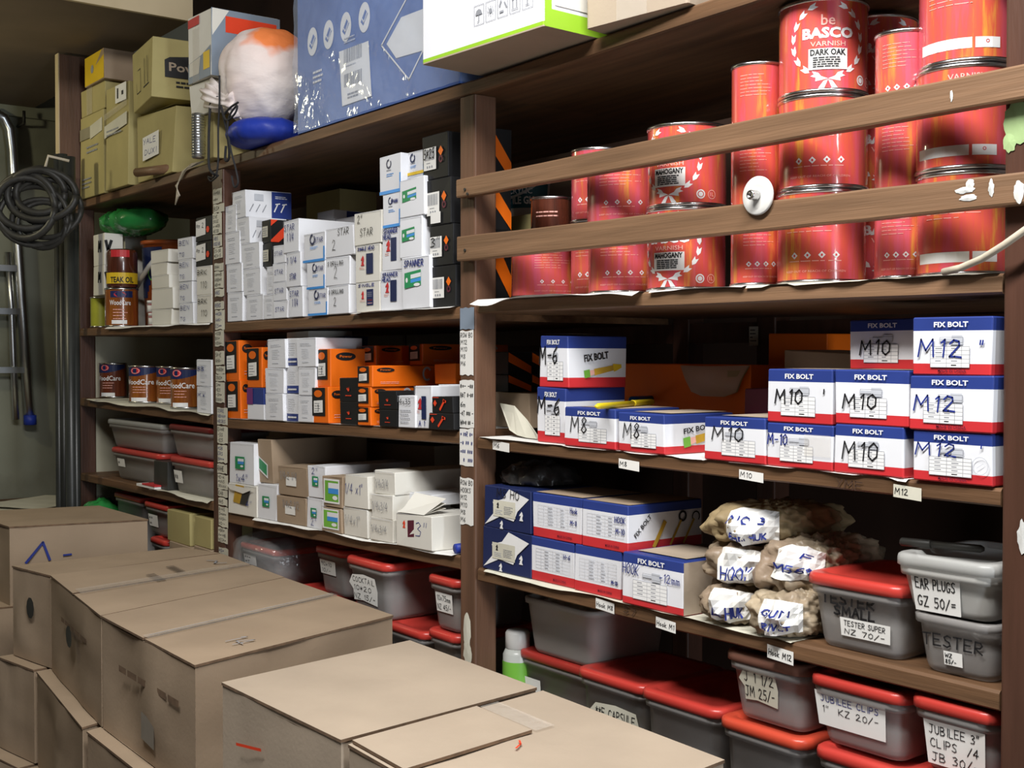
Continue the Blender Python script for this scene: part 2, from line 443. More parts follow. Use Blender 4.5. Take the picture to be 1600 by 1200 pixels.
class Ink:
    """flat print drawn in metres on a surface, laid on it through map(s, t, height)"""
    def __init__(s, mp, lift=0.0004):
        s.mp, s.lift, s.g, s.k = mp, lift, G(), 0

    def poly(s, pts, mt, lift=None):
        s.k += 1
        l = (lift if lift is not None else s.lift) + 0.00001 * (s.k % 12)
        s.g.add([s.mp(a, b, l) for a, b in pts], [tuple(range(len(pts)))], mt)

    def rect(s, x0, y0, x1, y1, mt, nx=1, lift=None, skew=0.0):
        s.k += 1
        l = (lift if lift is not None else s.lift) + 0.00001 * (s.k % 12)
        vs, fs = [], []
        for i in range(nx + 1):
            x = x0 + (x1 - x0) * i / nx
            dy = skew * (x - x0)
            vs += [s.mp(x, y0 + dy, l), s.mp(x, y1 + dy, l)]
        for i in range(nx):
            fs.append((2 * i, 2 * i + 2, 2 * i + 3, 2 * i + 1))
        s.g.add(vs, fs, mt)

    def frame(s, x0, y0, x1, y1, t, mt, nx=1):
        s.rect(x0, y0, x1, y0 + t, mt, nx); s.rect(x0, y1 - t, x1, y1, mt, nx)
        s.rect(x0, y0, x0 + t, y1, mt); s.rect(x1 - t, y0, x1, y1, mt)

    def disc(s, x, y, rx, ry, mt, n=16, a0=0, hole=None):
        pts = [(x + rx * math.cos(a0 + math.tau * k / n), y + ry * math.sin(a0 + math.tau * k / n)) for k in range(n)]
        if hole is None:
            s.poly(pts, mt)
        else:
            l = s.lift + 0.00006
            q = [(x + (p[0] - x) * hole, y + (p[1] - y) * hole) for p in pts]
            s.g.add([s.mp(a, b, l) for a, b in pts + q], [(k, (k + 1) % n, n + (k + 1) % n, n + k) for k in range(n)], mt)

    def stroke(s, pts, t, mt, lift=None):
        l = (lift if lift is not None else s.lift) + 0.0001
        for (a, b), (c, d) in zip(pts, pts[1:]):
            dx, dy = c - a, d - b
            L = math.hypot(dx, dy) or 1e-9
            ex, ey = dx / L * t * 0.35, dy / L * t * 0.35
            nx, ny = -dy / L * t / 2, dx / L * t / 2
            s.g.add([s.mp(p, q, l) for p, q in ((a - ex + nx, b - ey + ny), (a - ex - nx, b - ey - ny), (c + ex - nx, d + ey - ny), (c + ex + nx, d + ey + ny))],
                    [(0, 1, 2, 3)], mt)

    def hand(s, txt, x, y, h, mt, t=None, sp=1.0, slant=0.06, rise=0.0, width=None):
        """handwriting, baseline start (x, y), letter height h"""
        t = t or h * 0.10
        def wid(ch):
            ps = [p for st in SF.get(ch, []) for p in st]
            return (max(p[0] for p in ps) if ps else 0.35) + 0.22
        W = sum(wid(c) for c in txt) * h * sp
        if width and W > 0:
            sp *= width / W
        cx = x
        for ch in txt:
            j1, j2 = R.uniform(-.05, .05), R.uniform(-.04, .04)
            for st in SF.get(ch, []):
                s.stroke([(cx + (p[0] + slant * p[1]) * h * sp, y + j2 * h + (p[1] + j1 * p[0]) * h + rise * (cx - x)) for p in st], t, mt)
            cx += wid(ch) * h * sp
        return cx

    def text(s, txt, x, y, h, mt, weight=0.0, width=None, align='l', rot=0.0):
        """printed lettering; capital height h"""
        vs, fs, x0, x1, y0, y1 = text_outline(txt, weight)
        k = h / 0.69
        kx = k if width is None else width / max(1e-6, x1 - x0)
        ox = x if align == 'l' else x - (x1 - x0) * kx / 2
        ca, sa = math.cos(rot), math.sin(rot)
        P = []
        for a, b in vs:
            p, q = (a - x0) * kx, b * k
            P.append(s.mp(ox + p * ca - q * sa, y + p * sa + q * ca, s.lift + 0.00015))
        if fs:
            s.g.add(P, fs, mt)

    def lines(s, x, y, w, n, dy, mt, t=None, rag=0.3):
        """unreadably small print: ruled dashes"""
        t = t or dy * 0.34
        for k in range(n):
            L = w * (1 - rag * R.random())
            a = x
            while a < x + L - 1e-6:
                b = min(x + L, a + w * R.uniform(.10, .26))
                s.rect(a, y - k * dy, b, y - k * dy + t, mt)
                a = b + w * 0.025

    def bars(s, x0, y0, x1, y1, mt):
        a = x0
        while a < x1:
            b = min(x1, a + R.choice((.018, .03, .05)) * (x1 - x0))
            s.rect(a, y0, b, y1, mt)
            a = b + R.choice((.02, .035)) * (x1 - x0)

    def table(s, x0, y0, x1, y1, rows, cols, mt, t=0.0005, fill=None, nx=1):
        for k in range(rows + 1):
            y = y0 + (y1 - y0) * k / rows
            s.rect(x0, y - t / 2, x1, y + t / 2, mt)
        for c in cols:
            x = x0 + (x1 - x0) * c
            s.rect(x - t / 2, y0, x + t / 2, y1, mt)
        if fill:
            for k in range(rows):
                yy = y0 + (y1 - y0) * (k + .36) / rows
                for a, b in zip(cols, cols[1:]):
                    if b - a > .22:
                        xa = x0 + (x1 - x0) * (a + (b - a) * .3); xb = x0 + (x1 - x0) * (a + (b - a) * R.uniform(.6, .75))
                        s.rect(xa, yy, xb, yy + (y1 - y0) / rows * .28, fill)

    def build(s, name, parent):
        return s.g.build(name, parent) if s.g.v else None


# ------------------------------------------------------------------ the shelving: where its boards run (measured at the two ends of each front edge)
def line_of(uv0, uv1):
    a, b = PY(*uv0, 0.0), PY(*uv1, 0.0)
    return (a.x, a.z, b.x, b.z)


XL0, XL1 = PY(126, 600, 0).x, PY(332, 600, 0).x
XM0, XM1 = PY(350, 600, 0).x, PY(718, 600, 0).x
XR0, XR1 = PY(747, 600, 0).x, PY(1565, 600, 0).x
SHELF = {                                          # top edge line, thickness
    'LT': (line_of((128, 313), (333, 252)), 0.022), 'MT': (line_of((350, 247), (717, 131)), 0.022), 'RT': (line_of((750, 121), (1000, 36)), 0.022),
    'LA': (line_of((128, 513), (331, 505)), 0.022), 'LB': (line_of((128, 622), (331, 648)), 0.022), 'LC': (line_of((128, 739), (331, 783)), 0.022),
    'MA': (line_of((354, 504), (716, 479)), 0.021), 'MB': (line_of((350, 654), (715, 673)), 0.021), 'MC': (line_of((351, 800), (716, 868)), 0.022),
    'RA': (line_of((752, 469), (1566, 427)), 0.020), 'RB': (line_of((745, 683), (1566, 764)), 0.018), 'RC': (line_of((746, 887), (1561, 1080)), 0.020),
}


def shelf_line(k):
    return SHELF[k][0]


def shelf_z(k, x):
    x0, z0, x1, z1 = shelf_line(k)
    return z0 + (z1 - z0) * (x - x0) / (x1 - x0)


def shelf_slope(k):
    x0, z0, x1, z1 = shelf_line(k)
    return (z1 - z0) / (x1 - x0)


SHELF_DEPTH = 0.46


# ------------------------------------------------------------------ cartons
class Box:
    """a carton: root Empty at its base centre, body child, printed faces.  front = the face towards the aisle, side = its +x face"""
    def __init__(s, name, label, u0, u1, vt, on, y=0.012, d=0.11, rz=0.0, body=WHITE, bands=None, cat='box', group=None, r=0.0012, jit=0.0008, vmid=None, sag=0.0):
        vm = vmid or vt + 25
        x0, x1 = PY(u0, vm, y).x, PY(u1, vm, y).x
        zt = PY(u0, vt, y).z
        xc = (x0 + x1) / 2
        if isinstance(on, Box):
            zb, sl = on.ztop + on.slope * (xc - on.x), on.slope
        elif isinstance(on, str):
            zb, sl = shelf_z(on, xc) + 0.0012, shelf_slope(on)
        else:
            zb, sl = on, 0.0
        s.w, s.d, s.slope, s.x, s.y0 = x1 - x0, d, sl, xc, y
        s.h = max(0.008, zt - (zb + sl * (x0 - xc)))
        s.ztop = zb + s.h + 0.0003
        s.root = thing(name, label, cat, (xc, y + d / 2, zb), (0, -math.atan(sl), math.radians(rz)), group)
        s.r = r
        W, D, H = s.w, d, s.h
        j = lambda: R.uniform(-jit, jit)
        cuts, mts = [0.0], []
        for f, m in (bands or [(1.0, body)]):
            cuts.append(f * H); mts.append(m)
        zs = [(0.0, r * 0.8), (r, 0.0)]; mm = [mts[0]]
        for c, m in zip(cuts[1:-1], mts):
            zs.append((c, 0.0)); mm.append(m)
        zs += [(H - r, 0.0), (H, r * 0.8)]
        mm += [mts[-1], mts[-1]]
        offs = [Vector((j(), j(), 0)) for _ in range(4)]
        top_offs = [Vector((j() * 1.6, j() * 1.6, j() * 1.2)) for _ in range(4)]
        rings = []
        for (z, ins) in zs:
            ring = rrect(W - 2 * ins, D - 2 * ins, max(r - ins, 0.0005), z)
            for q in range(4):
                k = min(1, z / H)
                o = offs[q] * (1 - k) + top_offs[q] * k
                for a in range(3):
                    ring[q * 3 + a] = ring[q * 3 + a] + o
            rings.append(ring)
        g = G(); g.loft(rings, body, mts=mm)
        s.body = g.build('carton_body', s.root)

    def front(s, lift=0.0006):
        W, D = s.w, s.d
        return Ink(lambda a, b, l: Vector((a - W / 2, -D / 2 - l - 0.0007, b)), lift)

    def side(s, lift=0.0006):
        W, D = s.w, s.d
        return Ink(lambda a, b, l: Vector((W / 2 + l + 0.0007, a - D / 2, b)), lift)

    def top(s, lift=0.0006):
        W, D, H = s.w, s.d, s.h
        return Ink(lambda a, b, l: Vector((a - W / 2, b - D / 2, H + l + 0.0008)), lift)

    def flapline(s, mt=INKLG, t=0.0006):
        """the tuck-in lid's fold and slots across the front"""
        i = s.front(0.0002)
        i.rect(s.w * .04, s.h * .985 - t, s.w * .96, s.h * .985, mt)
        i.rect(s.w * .02, s.h * .80, s.w * .02 + t, s.h, mt)
        i.rect(s.w * .98 - t, s.h * .80, s.w * .98, s.h, mt)
        return i.build('lid_seam', s.root)


# ------------------------------------------------------------------ plastic tubs with press-on lids
def tub(name, label, x, y, z, w, d, h, lid=LIDR, body=TUB, rz=0.0, content=METALBITS, fill=0.6, taper=0.90, group=None, lidh=0.013, slope=0.0, parent_lid=True):
    """x = centre, y = front of the rim, z = base"""
    root = thing(name, label, 'tub', (x, y + d / 2, z), (0, -math.atan(slope), math.radians(rz)), group)
    hb = h - (lidh if lid else 0)
    g = G()
    def ring(k, z_, grow=0.0, r=0.02):
        t = taper + (1 - taper) * k
        return rrect((w - 0.012) * t + grow, (d - 0.012) * t + grow, r, z_, 4)
    prof = [ring(0.0, 0.0, -0.010, 0.012), ring(0.0, 0.003, -0.003, .015), ring(0.03, 0.008, 0, .016), ring(0.5, hb * .5, 0, .016), ring(0.95, hb - 0.009, 0, .017), ring(1.0, hb - 0.009, 0.008, .020),
            ring(1.0, hb - 0.001, 0.009, .020), ring(1.0, hb, 0.004, .018), ring(0.97, hb, -0.004, .017), ring(0.9, hb - .012, -0.004, .016), ring(0.03, 0.010, -0.005, .015)]
    g.loft(prof, body)
    g.build('tub_body', root, True)
    if content:
        c = G()
        zc = hb * fill
        def cr(k, z_, j):
            return [p + Vector((R.uniform(-j, j), R.uniform(-j, j), R.uniform(-j, j))) for p in rrect(((w - .012) * (taper + (1 - taper) * k) - .014), ((d - .012) * (taper + (1 - taper) * k) - .014), .02, z_, 5)]
        c.loft([cr(0, .012, 0), cr(fill * .5, zc * .5, .0015), cr(fill, zc * .95, .004), [p * .8 + Vector((0, 0, zc * .2 + R.uniform(0, .008))) for p in cr(fill, zc, .003)]], content)
        o = c.build('contents', root); o['kind'] = 'stuff'
    if lid:
        g = G()
        W, D = w + 0.002, d + 0.002
        g.loft([rrect(W - .004, D - .004, .018, hb + .0004, 5), rrect(W - .001, D - .001, .019, hb + .001, 5), rrect(W - .001, D - .001, .019, hb + lidh * .62, 5), rrect(W - .003, D - .003, .018, hb + lidh * .86, 5), rrect(W - .008, D - .008, .017, hb + lidh, 5),
                rrect(W - .030, D - .030, .014, hb + lidh, 5), rrect(W - .036, D - .036, .012, hb + lidh * .6, 5)], lid)
        g.build('lid', root, True)
    root['tub_dims'] = (w, d, h, taper, hb)
    return root


def tub_front(root, lift=0.0012):
    w, d, h, taper, hb = root['tub_dims']
    def mp(a, b, l):                                # a from the left edge of the rim, b from the base
        t = taper + (1 - taper) * min(1, max(0, b / hb))
        return Vector(((a - w / 2) * t, -((d - .012) * t) / 2 - l - .0004, b))
    return Ink(mp, lift)


def tub_px(name, label, u0, u1, vt, vb, y, d, slope=0.0, zb=None, **k):
    """tub whose rim spans u0..u1 with lid top at vt and base at vb (left end)"""
    vm = (vt + vb) / 2
    x0, x1 = PY(u0, vm, y).x, PY(u1, vm, y).x
    zt = PY(u0, vt, y).z
    z0 = zb if zb is not None else PY(u0, vb, y).z
    o = tub(name, label, (x0 + x1) / 2, y, z0, x1 - x0, d, zt - z0, slope=slope, **k)
    return o


# ------------------------------------------------------------------ tins
def tin(name, label, x, y, z, dia, h, body=VARN, slope=0.0, group=None, lidless=False, rz=0.0, cat='can'):
    root = thing(name, label, cat, (x, y, z), (0, -math.atan(slope), 0), group)
    r = dia / 2
    n = 40
    def ring(rr, zz):
        return [Vector((rr * math.cos(math.tau * q / n), rr * math.sin(math.tau * q / n), zz)) for q in range(n)]
    g = G()
    g.loft([ring(r - .0012, 0.004), ring(r - .0012, h - .004)], body, False, False)
    g.build('tin_body', root, True)
    for nm, zz in (('base_rim', 0.0), ('top_rim', h - .005)):
        g = G()
        g.loft([ring(r - .003, zz), ring(r, zz + .0012), ring(r + .0004, zz + .0028), ring(r - .0004, zz + .005), ring(r - .004, zz + .005), ring(r - .005, zz + .001)], STEEL, True, False)
        g.build(nm, root, True)
    g = G()
    g.loft([ring(r - .004, h - .006), ring(r - .012, h - .006), ring(r - .014, h - .003), ring(r - .017, h - .003), ring(r - .019, h - .007)], STEEL, False, True)
    g.build('press_lid', root, True)
    root['tin_dims'] = (dia, h)
    return root


def tin_ink(root, centre_deg, lift=0.0004):
    """centre_deg: where the print's middle points, measured from the aisle (-y) towards +x"""
    dia, h = root['tin_dims']
    r = dia / 2 - .0012
    c = math.radians(centre_deg)
    return Ink(lambda a, b, l: Vector(((r + l) * math.sin(c + a / r), -(r + l) * math.cos(c + a / r), b)), lift)


# ------------------------------------------------------------------ soft things: star-shaped lumps
def lump(name, parent, rx, ry, rz_, mt, p=2.6, amp=0.08, freq=3.0, seed=0.0, nu=40, nv=24, flat=None, fold=0.0, shape=None, crumple=0.0):
    def radial(d):
        k = (abs(d.x / rx) ** p + abs(d.y / ry) ** p + abs(d.z / rz_) ** p) ** (-1 / p)
        q = d * freq + Vector((seed, seed * 1.7, seed * .6))
        k *= 1 + amp * noise.noise(q) + amp * .5 * noise.noise(q * 2.3) + fold * abs(noise.noise(q * 1.6 + Vector((9, 2, 4))))
        if crumple:
            k *= 1 + crumple * (noise.voronoi(d * freq * .9 + Vector((seed, 3, seed)))[0][0] - .45) + crumple * .5 * (noise.voronoi(d * freq * 2.1 + Vector((1, seed, 3)))[0][0] - .4)
        v = d * k
        if shape:
            v = shape(v)
        if flat is not None and v.z < flat:
            v.z = flat
        return v
    vs, fs = [], []
    for j in range(nv + 1):
        b = math.pi * j / nv
        for i in range(nu):
            a = math.tau * i / nu
            vs.append(radial(Vector((math.sin(b) * math.cos(a), math.sin(b) * math.sin(a), math.cos(b)))))
    for j in range(nv):
        for i in range(nu):
            fs.append((j * nu + i, (j + 1) * nu + i, (j + 1) * nu + (i + 1) % nu, j * nu + (i + 1) % nu))
    o = link(name, mesh(name, vs, fs, [mt], None, True), parent)
    return o, radial


def lump_ink(radial, yaw, kx, kz, lift=0.004, pitch=0.0):
    """print on a lump around the direction yaw (degrees from -y towards +x)"""
    c = math.radians(yaw)
    f = Vector((math.sin(c), -math.cos(c), math.tan(math.radians(pitch)))); rt = Vector((math.cos(c), math.sin(c), 0))
    def mp(a, b, l):
        d = (f + rt * (a / kx) + Vector((0, 0, b / kz))).normalized()
        v = radial(d)
        return v + d * l
    return Ink(mp, lift)


def paper_sheet(name, label, x0, x1, y0, y1, zf, mt=PAPER, nx=24, ny=5, curl=0.006, cat='paper', seed=0.0, edge=0.004):
    """a sheet lying on a board, its aisle-side edge ragged and lifting a little"""
    root_z = zf((x0 + x1) / 2)
    vs, fs = [], []
    for j in range(ny + 1):
        for i in range(nx + 1):
            x = x0 + (x1 - x0) * i / nx; t = j / ny
            y = y0 + (y1 - y0) * t if j != 1 else min(-.001, y0 * .3)
            if j == 0:
                y += edge * noise.noise(Vector((x * 22, seed, 1.0)))
            z = zf(x) + .0006 + ((curl * 1.3 * noise.noise(Vector((x * 9, seed + 3, 0.5))) - curl * .55) if j == 0 and y < -.003 else 0)
            vs.append((x - (x0 + x1) / 2, y - y0, z - root_z))
    n = nx + 1
    for j in range(ny):
        for i in range(nx):
            fs.append((j * n + i, j * n + i + 1, (j + 1) * n + i + 1, (j + 1) * n + i))
    o = link(name, mesh(name, vs, fs, [mt]))
    o.location = ((x0 + x1) / 2, y0, root_z)
    return tag(o, label, cat)


# ------------------------------------------------------------------ the room
def slab(name, a, b, mt, label=None):
    g = G(); g.box(a, b, mt)
    o = g.build(name)
    o['kind'] = 'structure'
    if label:
        o['label'] = label
    return o


WALLX = -4.24
slab('floor', (-4.6, -3.4, -0.1), (3.3, 1.0, 0.0), CONC)
slab('ceiling', (-4.6, -3.4, 2.95), (3.3, 1.0, 3.05), PLASTER)
slab('wall_left', (WALLX - .15, -3.4, 0.0), (WALLX, 1.0, 2.95), PLASTER)
slab('wall_back', (-4.24, 0.66, 0.0), (3.3, 0.8, 2.95), DARKW)
slab('wall_front', (-4.24, -2.45, 0.0), (3.3, -2.3, 2.95), DARKW)
g = G()
g.box((3.0, -2.3, 0), (3.15, -1.5, 2.95), PLASTER); g.box((3.0, -0.40, 0), (3.15, 0.66, 2.95), PLASTER); g.box((3.0, -1.5, 2.52), (3.15, -0.40, 2.95), PLASTER)
o = g.build('wall_right'); o['kind'] = 'structure'
slab('trim_1', (WALLX, -2.2, 2.31), (WALLX + .02, 0.4, 2.345), PLASTER)

loft = thing('loft_platform', 'brown overhead loft platform with cream edge board above the aisle end', 'loft', (-3.56, -1.1, 2.346))
LX1 = PZ(308, 33, 2.346).x
g = G(); g.box((-4.232 + 3.56, -1.1, 0.0), (LX1 - .012 + 3.56, 1.21, 0.03), CEILM); g.build('underside_board', loft)
g = G(); g.box((LX1 - .012 + 3.56, -1.1, -0.003), (LX1 + 3.56, 1.215, 0.24), CREAM); g.build('edge_board', loft)
for k in range(3):
    g = G(); yy = -1.0 + k * .75
    g.box((-4.22 + 3.56, yy, 0.03), (LX1 - .014 + 3.56, yy + .05, 0.12), CEILM); g.build('joist', loft)

# ------------------------------------------------------------------ shelving unit
shelving = thing('shelving_unit', 'long dark brown timber shelving with three bays along the wall', 'shelf', (-2.0, 0, 0))


def S(v):
    return Vector(v) - Vector((-2.0, 0, 0))


def board(k, x0, x1, depth=SHELF_DEPTH, mt=WOOD, name='shelf_board'):
    th = SHELF[k][1]
    z = lambda x: shelf_z(k, x)
    rings = []
    n = 10
    for i in range(n + 1):
        x = x0 + (x1 - x0) * i / n
        w = .0012 * noise.noise(Vector((x * 14, th * 90, len(k))))
        w2 = .0010 * noise.noise(Vector((x * 19, 7, len(k) + z(x) * 9)))
        zt, zb = z(x), z(x) - th
        rings.append([S((x, .002 + w, zb + w2)), S((x, -.0005 + w, zb + .002 + w2)), S((x, w, zt - .003)), S((x, .003 + w, zt)), S((x, depth, zt)), S((x, depth, zb))])
    g = G(); g.loft(rings, mt)
    return g.build(name, shelving)


def post(x0, x1, z0, z1, y0=0.0, y1=0.042, mt=POST, name='post', label=None):
    g = G()
    cx, cy = (x0 + x1) / 2, (y0 + y1) / 2
    g.loft([[S((p.x + cx, p.y + cy, zz)) for p in rrect(x1 - x0, y1 - y0, .003, 0)] for zz in (z0, z0 + (z1 - z0) * .33, z0 + (z1 - z0) * .66, z1)], mt)
    o = g.build(name, shelving)
    if label:
        o['label'] = label
    return o


boards = {}
boards['LT'] = board('LT', XL0 - .05, XM0 - .02)
boards['MT'] = board('MT', XM0 - .02, XR0 - .02)
boards['RT'] = board('RT', XR0 - .02, XR1 + .05)
for k in ('LA', 'LB', 'LC'):
    boards[k] = board(k, XL0, XL1)
for k in ('MA', 'MB', 'MC'):
    boards[k] = board(k, XM0, XM1)
for k in ('RA', 'RB', 'RC'):
    boards[k] = board(k, XR0, XR1, mt=WOODL if k == 'RA' else WOOD)
ZTOP = shelf_z('MT', -2.0)
# lowest boards (behind the cartons)
SHELF['MD'] = ((XM0, 0.925, XM1, 0.925), .022); SHELF['RD'] = ((XR0, 0.925, XR1, 0.925), .022); SHELF['LD'] = ((XL0, 1.06, XL1, 1.06), .022)

P_end = post(XL0 - .045, XL0, 0, shelf_z('LT', XL0) - .023, label='reddish brown end post')
P_lm = post(XL1 + .001, XM0 - .001, 0, shelf_z('LT', XL1) - .023)
P_mr = post(XM1 + .001, PY(742, 600, 0).x, 0, shelf_z('RT', XR0) - .023, mt=POSTL)
P_r = post(XR1 + .001, XR1 + .075, 0, 2.3, mt=POST)
for x in (XL0 - .02, (XL1 + XM0) / 2, (XM1 + XR0) / 2, PY(1180, 520, .44).x, XR1 + .03):
    post(x - .02, x + .02, 0, 1.915, .465, .505, name='back_post')
g = G(); g.box(S((XL0 - .014, .0425, .9)), S((XL0 - .001, .46, 1.575)), mat('cream_side', (.40, .38, .29), .7, .1, 4, dirt=(.28, .25, .17), dirt_amt=.5)); g.build('side_board', shelving)
for zz in (1.53, 1.30):
    g = G(); g.box(S((XL0, .47, zz)), S((XR1 + .03, .49, zz + .035)), POST); g.build('back_rail', shelving)
# end panel that rises to the loft beside the top shelf, pale front edge
xa = PY(93, 200, -.055).x
pp = thing('end_panel', 'tall narrow plywood end panel with pale front edge beside yellow-lit cartons', 'panel', (xa, 0, 1.9455))
g = G(); g.box((-.012, -.055, 0), (0, .40, .394), POSTL); g.build('board', pp)
g = G(); g.box((-.026, -.058, -.03), (.001, -.055, .396), CREAM); g.build('edge_strip', pp)

# the two rails nailed across the tins bay
def rail(uv, name='rail', th=.016):
    (ul, vtl, vbl), (ur, vtr, vbr) = uv
    a, b, c, d = PY(ul, vtl, -.018), PY(ul, vbl, -.018), PY(ur, vtr, -.018), PY(ur, vbr, -.018)
    rings = []
    n = 14
    for i in range(n + 1):
        t = i / n
        x = a.x + (c.x - a.x) * t
        wv = .0014 * noise.noise(Vector((x * 9, a.z, 2)))
        zt, zb = a.z + (c.z - a.z) * t + wv, b.z + (d.z - b.z) * t - wv * .7
        rings.append([S((x, -.018 + .001, zb)), S((x, -.018, zb + .002)), S((x, -.018, zt - .002)), S((x, -.017, zt)), S((x, -.002, zt)), S((x, -.002, zb))])
    g = G(); g.loft(rings, WOODL)
    o = g.build(name, shelving)
    return o, (a, b, c, d)


rail1, R1 = rail(((713, 281, 309), (1640, 91, 146)))
rail2, R2 = rail(((714, 370, 408), (1640, 263, 314)))
# nail heads
for (u, v, rl) in ((727, 296, rail1), (727, 391, rail2), (731, 303, rail1)):
    p = PY(u, v, -.0185)
    g = G(); g.tube([S(p), S(p + Vector((0, -.002, 0)))], .0022, RUBBER, 8); g.build('nail_head', rl)
# dabs of paint on the rails and the end post
def dab(u, v, ru, rv, mt, parent, y, seed, name='paint_dab'):
    c = PY(u, v, y)
    sc = (c - CAM).dot(FW) / FPX
    n = 22
    pts = [c + Vector((0, -.0012, 0))]
    for k in range(n):
        a = math.tau * k / n
        q = 1 + .35 * noise.noise(Vector((math.cos(a) * 2 + seed, math.sin(a) * 2, seed)))
        pts.append(c + Vector((math.cos(a) * ru * sc * q * 1.25, -.0003, math.sin(a) * rv * sc * q)))
    g = G(); g.add([S(p) for p in pts], [(0, 1 + k, 1 + (k + 1) % n) for k in range(n)], mt)
    return g.build(name, parent)


for i, (u, v, ru, rv) in enumerate(((1508, 297, 14, 5), (1513, 309, 12, 5), (1549, 293, 4, 14), (1592, 300, 7, 18), (1516, 288, 6, 8))):
    dab(u, v, ru, rv, WPAINT, rail2, -.0183, i)
dab(1487, 150, 2, 9, WPAINT, rail1, -.0183, 9)
dab(1591, 190, 20, 34, GREENP, P_r, -.0008, 3); dab(1578, 222, 9, 16, GREENP, P_r, -.0008, 4)
dab(1598, 840, 7, 26, WPAINT, P_r, -.0008, 5)
# scuffed pale patches low on the middle post
dab(730, 985, 8, 28, OLDPAPER, P_mr, -.0006, 6, 'paper_scrap'); dab(731, 1020, 9, 20, OLDPAPER, P_mr, -.0006, 7, 'paper_scrap')


# ------------------------------------------------------------------ notes stuck on the posts and price tags on the shelf edges
def note(parent, u0, v0, u1, v1, lines, mt=PAPER, ink=INKB, y=-.0008, ragged=True, name='paper_note', hk=.62, skew=0.0):
    a, b = PY(u0, v1, y), PY(u1, v0, y)
    v1r = v1
    x0, x1, z0, z1 = a.x, b.x, PY(u0, v1, y).z, PY(u0, v0, y).z
    W, H = x1 - x0, z1 - z0
    ik = Ink(lambda s, t, l: S((x0 + s, y - l, z0 + t)), .0002)
    n = 5
    top = [(W * i / n, H + (R.uniform(-.0015, .0015) if ragged else 0) + skew * W * i / n) for i in range(n + 1)]
    bot = [(W * i / n, (R.uniform(-.0015, .0015) if ragged else 0) + skew * W * i / n) for i in range(n + 1)]
    ik.poly(bot + top[::-1], mt)
    ik.build(name, parent)
    ik2 = Ink(lambda s, t, l: S((x0 + s, y - l, z0 + t + skew * s)), .0005)
    if lines:
        dy = H / (len(lines) + .25)
        for k, tx in enumerate(lines):
            ik2.hand(tx, W * .06, H - dy * (k + .92), dy * hk, ink, t=max(.0007, dy * .075), width=W * min(.9, .13 * len(tx) + .12))
        ik2.build('note_writing', parent)


note(P_mr, 719, 481, 741, 514, None, SLATEST, name='grey_sticker')
note(P_mr, 719, 517, 740, 586, ['ROW BO', 'M12', 'M10', 'M8', 'M6', ''])
note(P_mr, 718.5, 594, 741, 668, ['*=- -**', 'N*T *-**', '6m', '-*T *** -', 'W*=* ** -'], ink=INKB, hk=.55)
note(P_mr, 718.5, 669, 740, 726, ['= **R *=', '-* ** *', '=** ***', '  *  ***'], ink=INKBL, hk=.55)
note(P_mr, 719, 746, 740, 818, ['ROW BO', 'HOOKS', 'M12', 'M10', 'M8', 'M6'])
# the column of little notes down the post between the farther bays
v = 297.0
k = 0
while v < 862:
    hh = R.uniform(11, 34)
    n = max(1, int(hh / 8))
    u0 = 332.5 + R.uniform(-.5, 1.5) + (v - 300) * .018
    note(P_lm, u0 - .5, v, u0 + R.uniform(13, 16.5), v + hh - 1.5, [''.join(R.choice('ABEHNRS*=-5') for _ in range(R.choice((3, 4, 5)))) for _ in range(n)],
         OLDPAPER, R.choice((INKB, INKB, INKBL)), y=-.0008 - .0003 * (k % 3), hk=.6)
    v += hh + R.choice((0, 0, 0, 1, 6))
    k += 1

note(boards['RB'], 770, 688, 796, 702, ['M6'], skew=-.06, ragged=False, hk=.6, y=-.002)
note(boards['RB'], 967, 716, 999, 731, ['M8'], skew=-.06, ragged=False, hk=.6, y=-.002)
note(boards['RB'], 1155, 733, 1193, 748, ['M10'], skew=-.06, ragged=False, hk=.65, y=-.002)
note(boards['RB'], 1396, 756, 1440, 776, ['M12'], skew=-.06, ragged=False, hk=.6, mt=OLDPAPER, y=-.002)
note(boards['RC'], 931, 934, 960, 950, ['Hook M8'], skew=-.06, ragged=False, hk=.55, y=-.002)
note(boards['RC'], 1025, 963, 1056, 980, ['Hook M1'], skew=-.06, ragged=False, hk=.55, y=-.002)
note(boards['RC'], 1199, 1006, 1240, 1027, ['Hook M12'], skew=-.06, ragged=False, hk=.55, y=-.002)

# white bobbin with a threaded metal hub, nailed on the lower rail
p = PY(1186, 306, -.020)
bob = thing('bobbin', 'white round plastic washer with metal threaded hub on lower rail', 'bobbin', p)
g = G()
n = 36
rr = lambda r, y: [Vector((r * math.cos(math.tau * q / n), y, -r * math.sin(math.tau * q / n))) for q in range(n)]
g.loft([rr(.022, 0), rr(.0225, -.001), rr(.0225, -.003), rr(.021, -.004), rr(.012, -.004), rr(.010, -.0035)], NYLON); g.build('disc', bob, True)
g = G(); g.loft([rr(.0055, -.0035), rr(.0058, -.006), rr(.0052, -.008), rr(.0058, -.010), rr(.0052, -.012), rr(.0058, -.014), rr(.005, -.016), rr(.003, -.016), rr(.003, -.010)], STEEL); g.build('threaded_hub', bob, True)
# pale strap from the tins shelf to the end post
ps = [PY(1474, 425, -.0075), PY(1500, 419, -.010), PY(1535, 404, -.016), PY(1570, 382, -.022), PY(1612, 352, -.02), PY(1640, 330, -.02)]
g = G(); g.tube([Vector(q) - ps[0] for q in ps], .0038, CORD, 8)
o = g.build('strap', None, True); o.location = ps[0]; tag(o, 'pale woven strap tied from tins shelf across the dark post', 'strap')

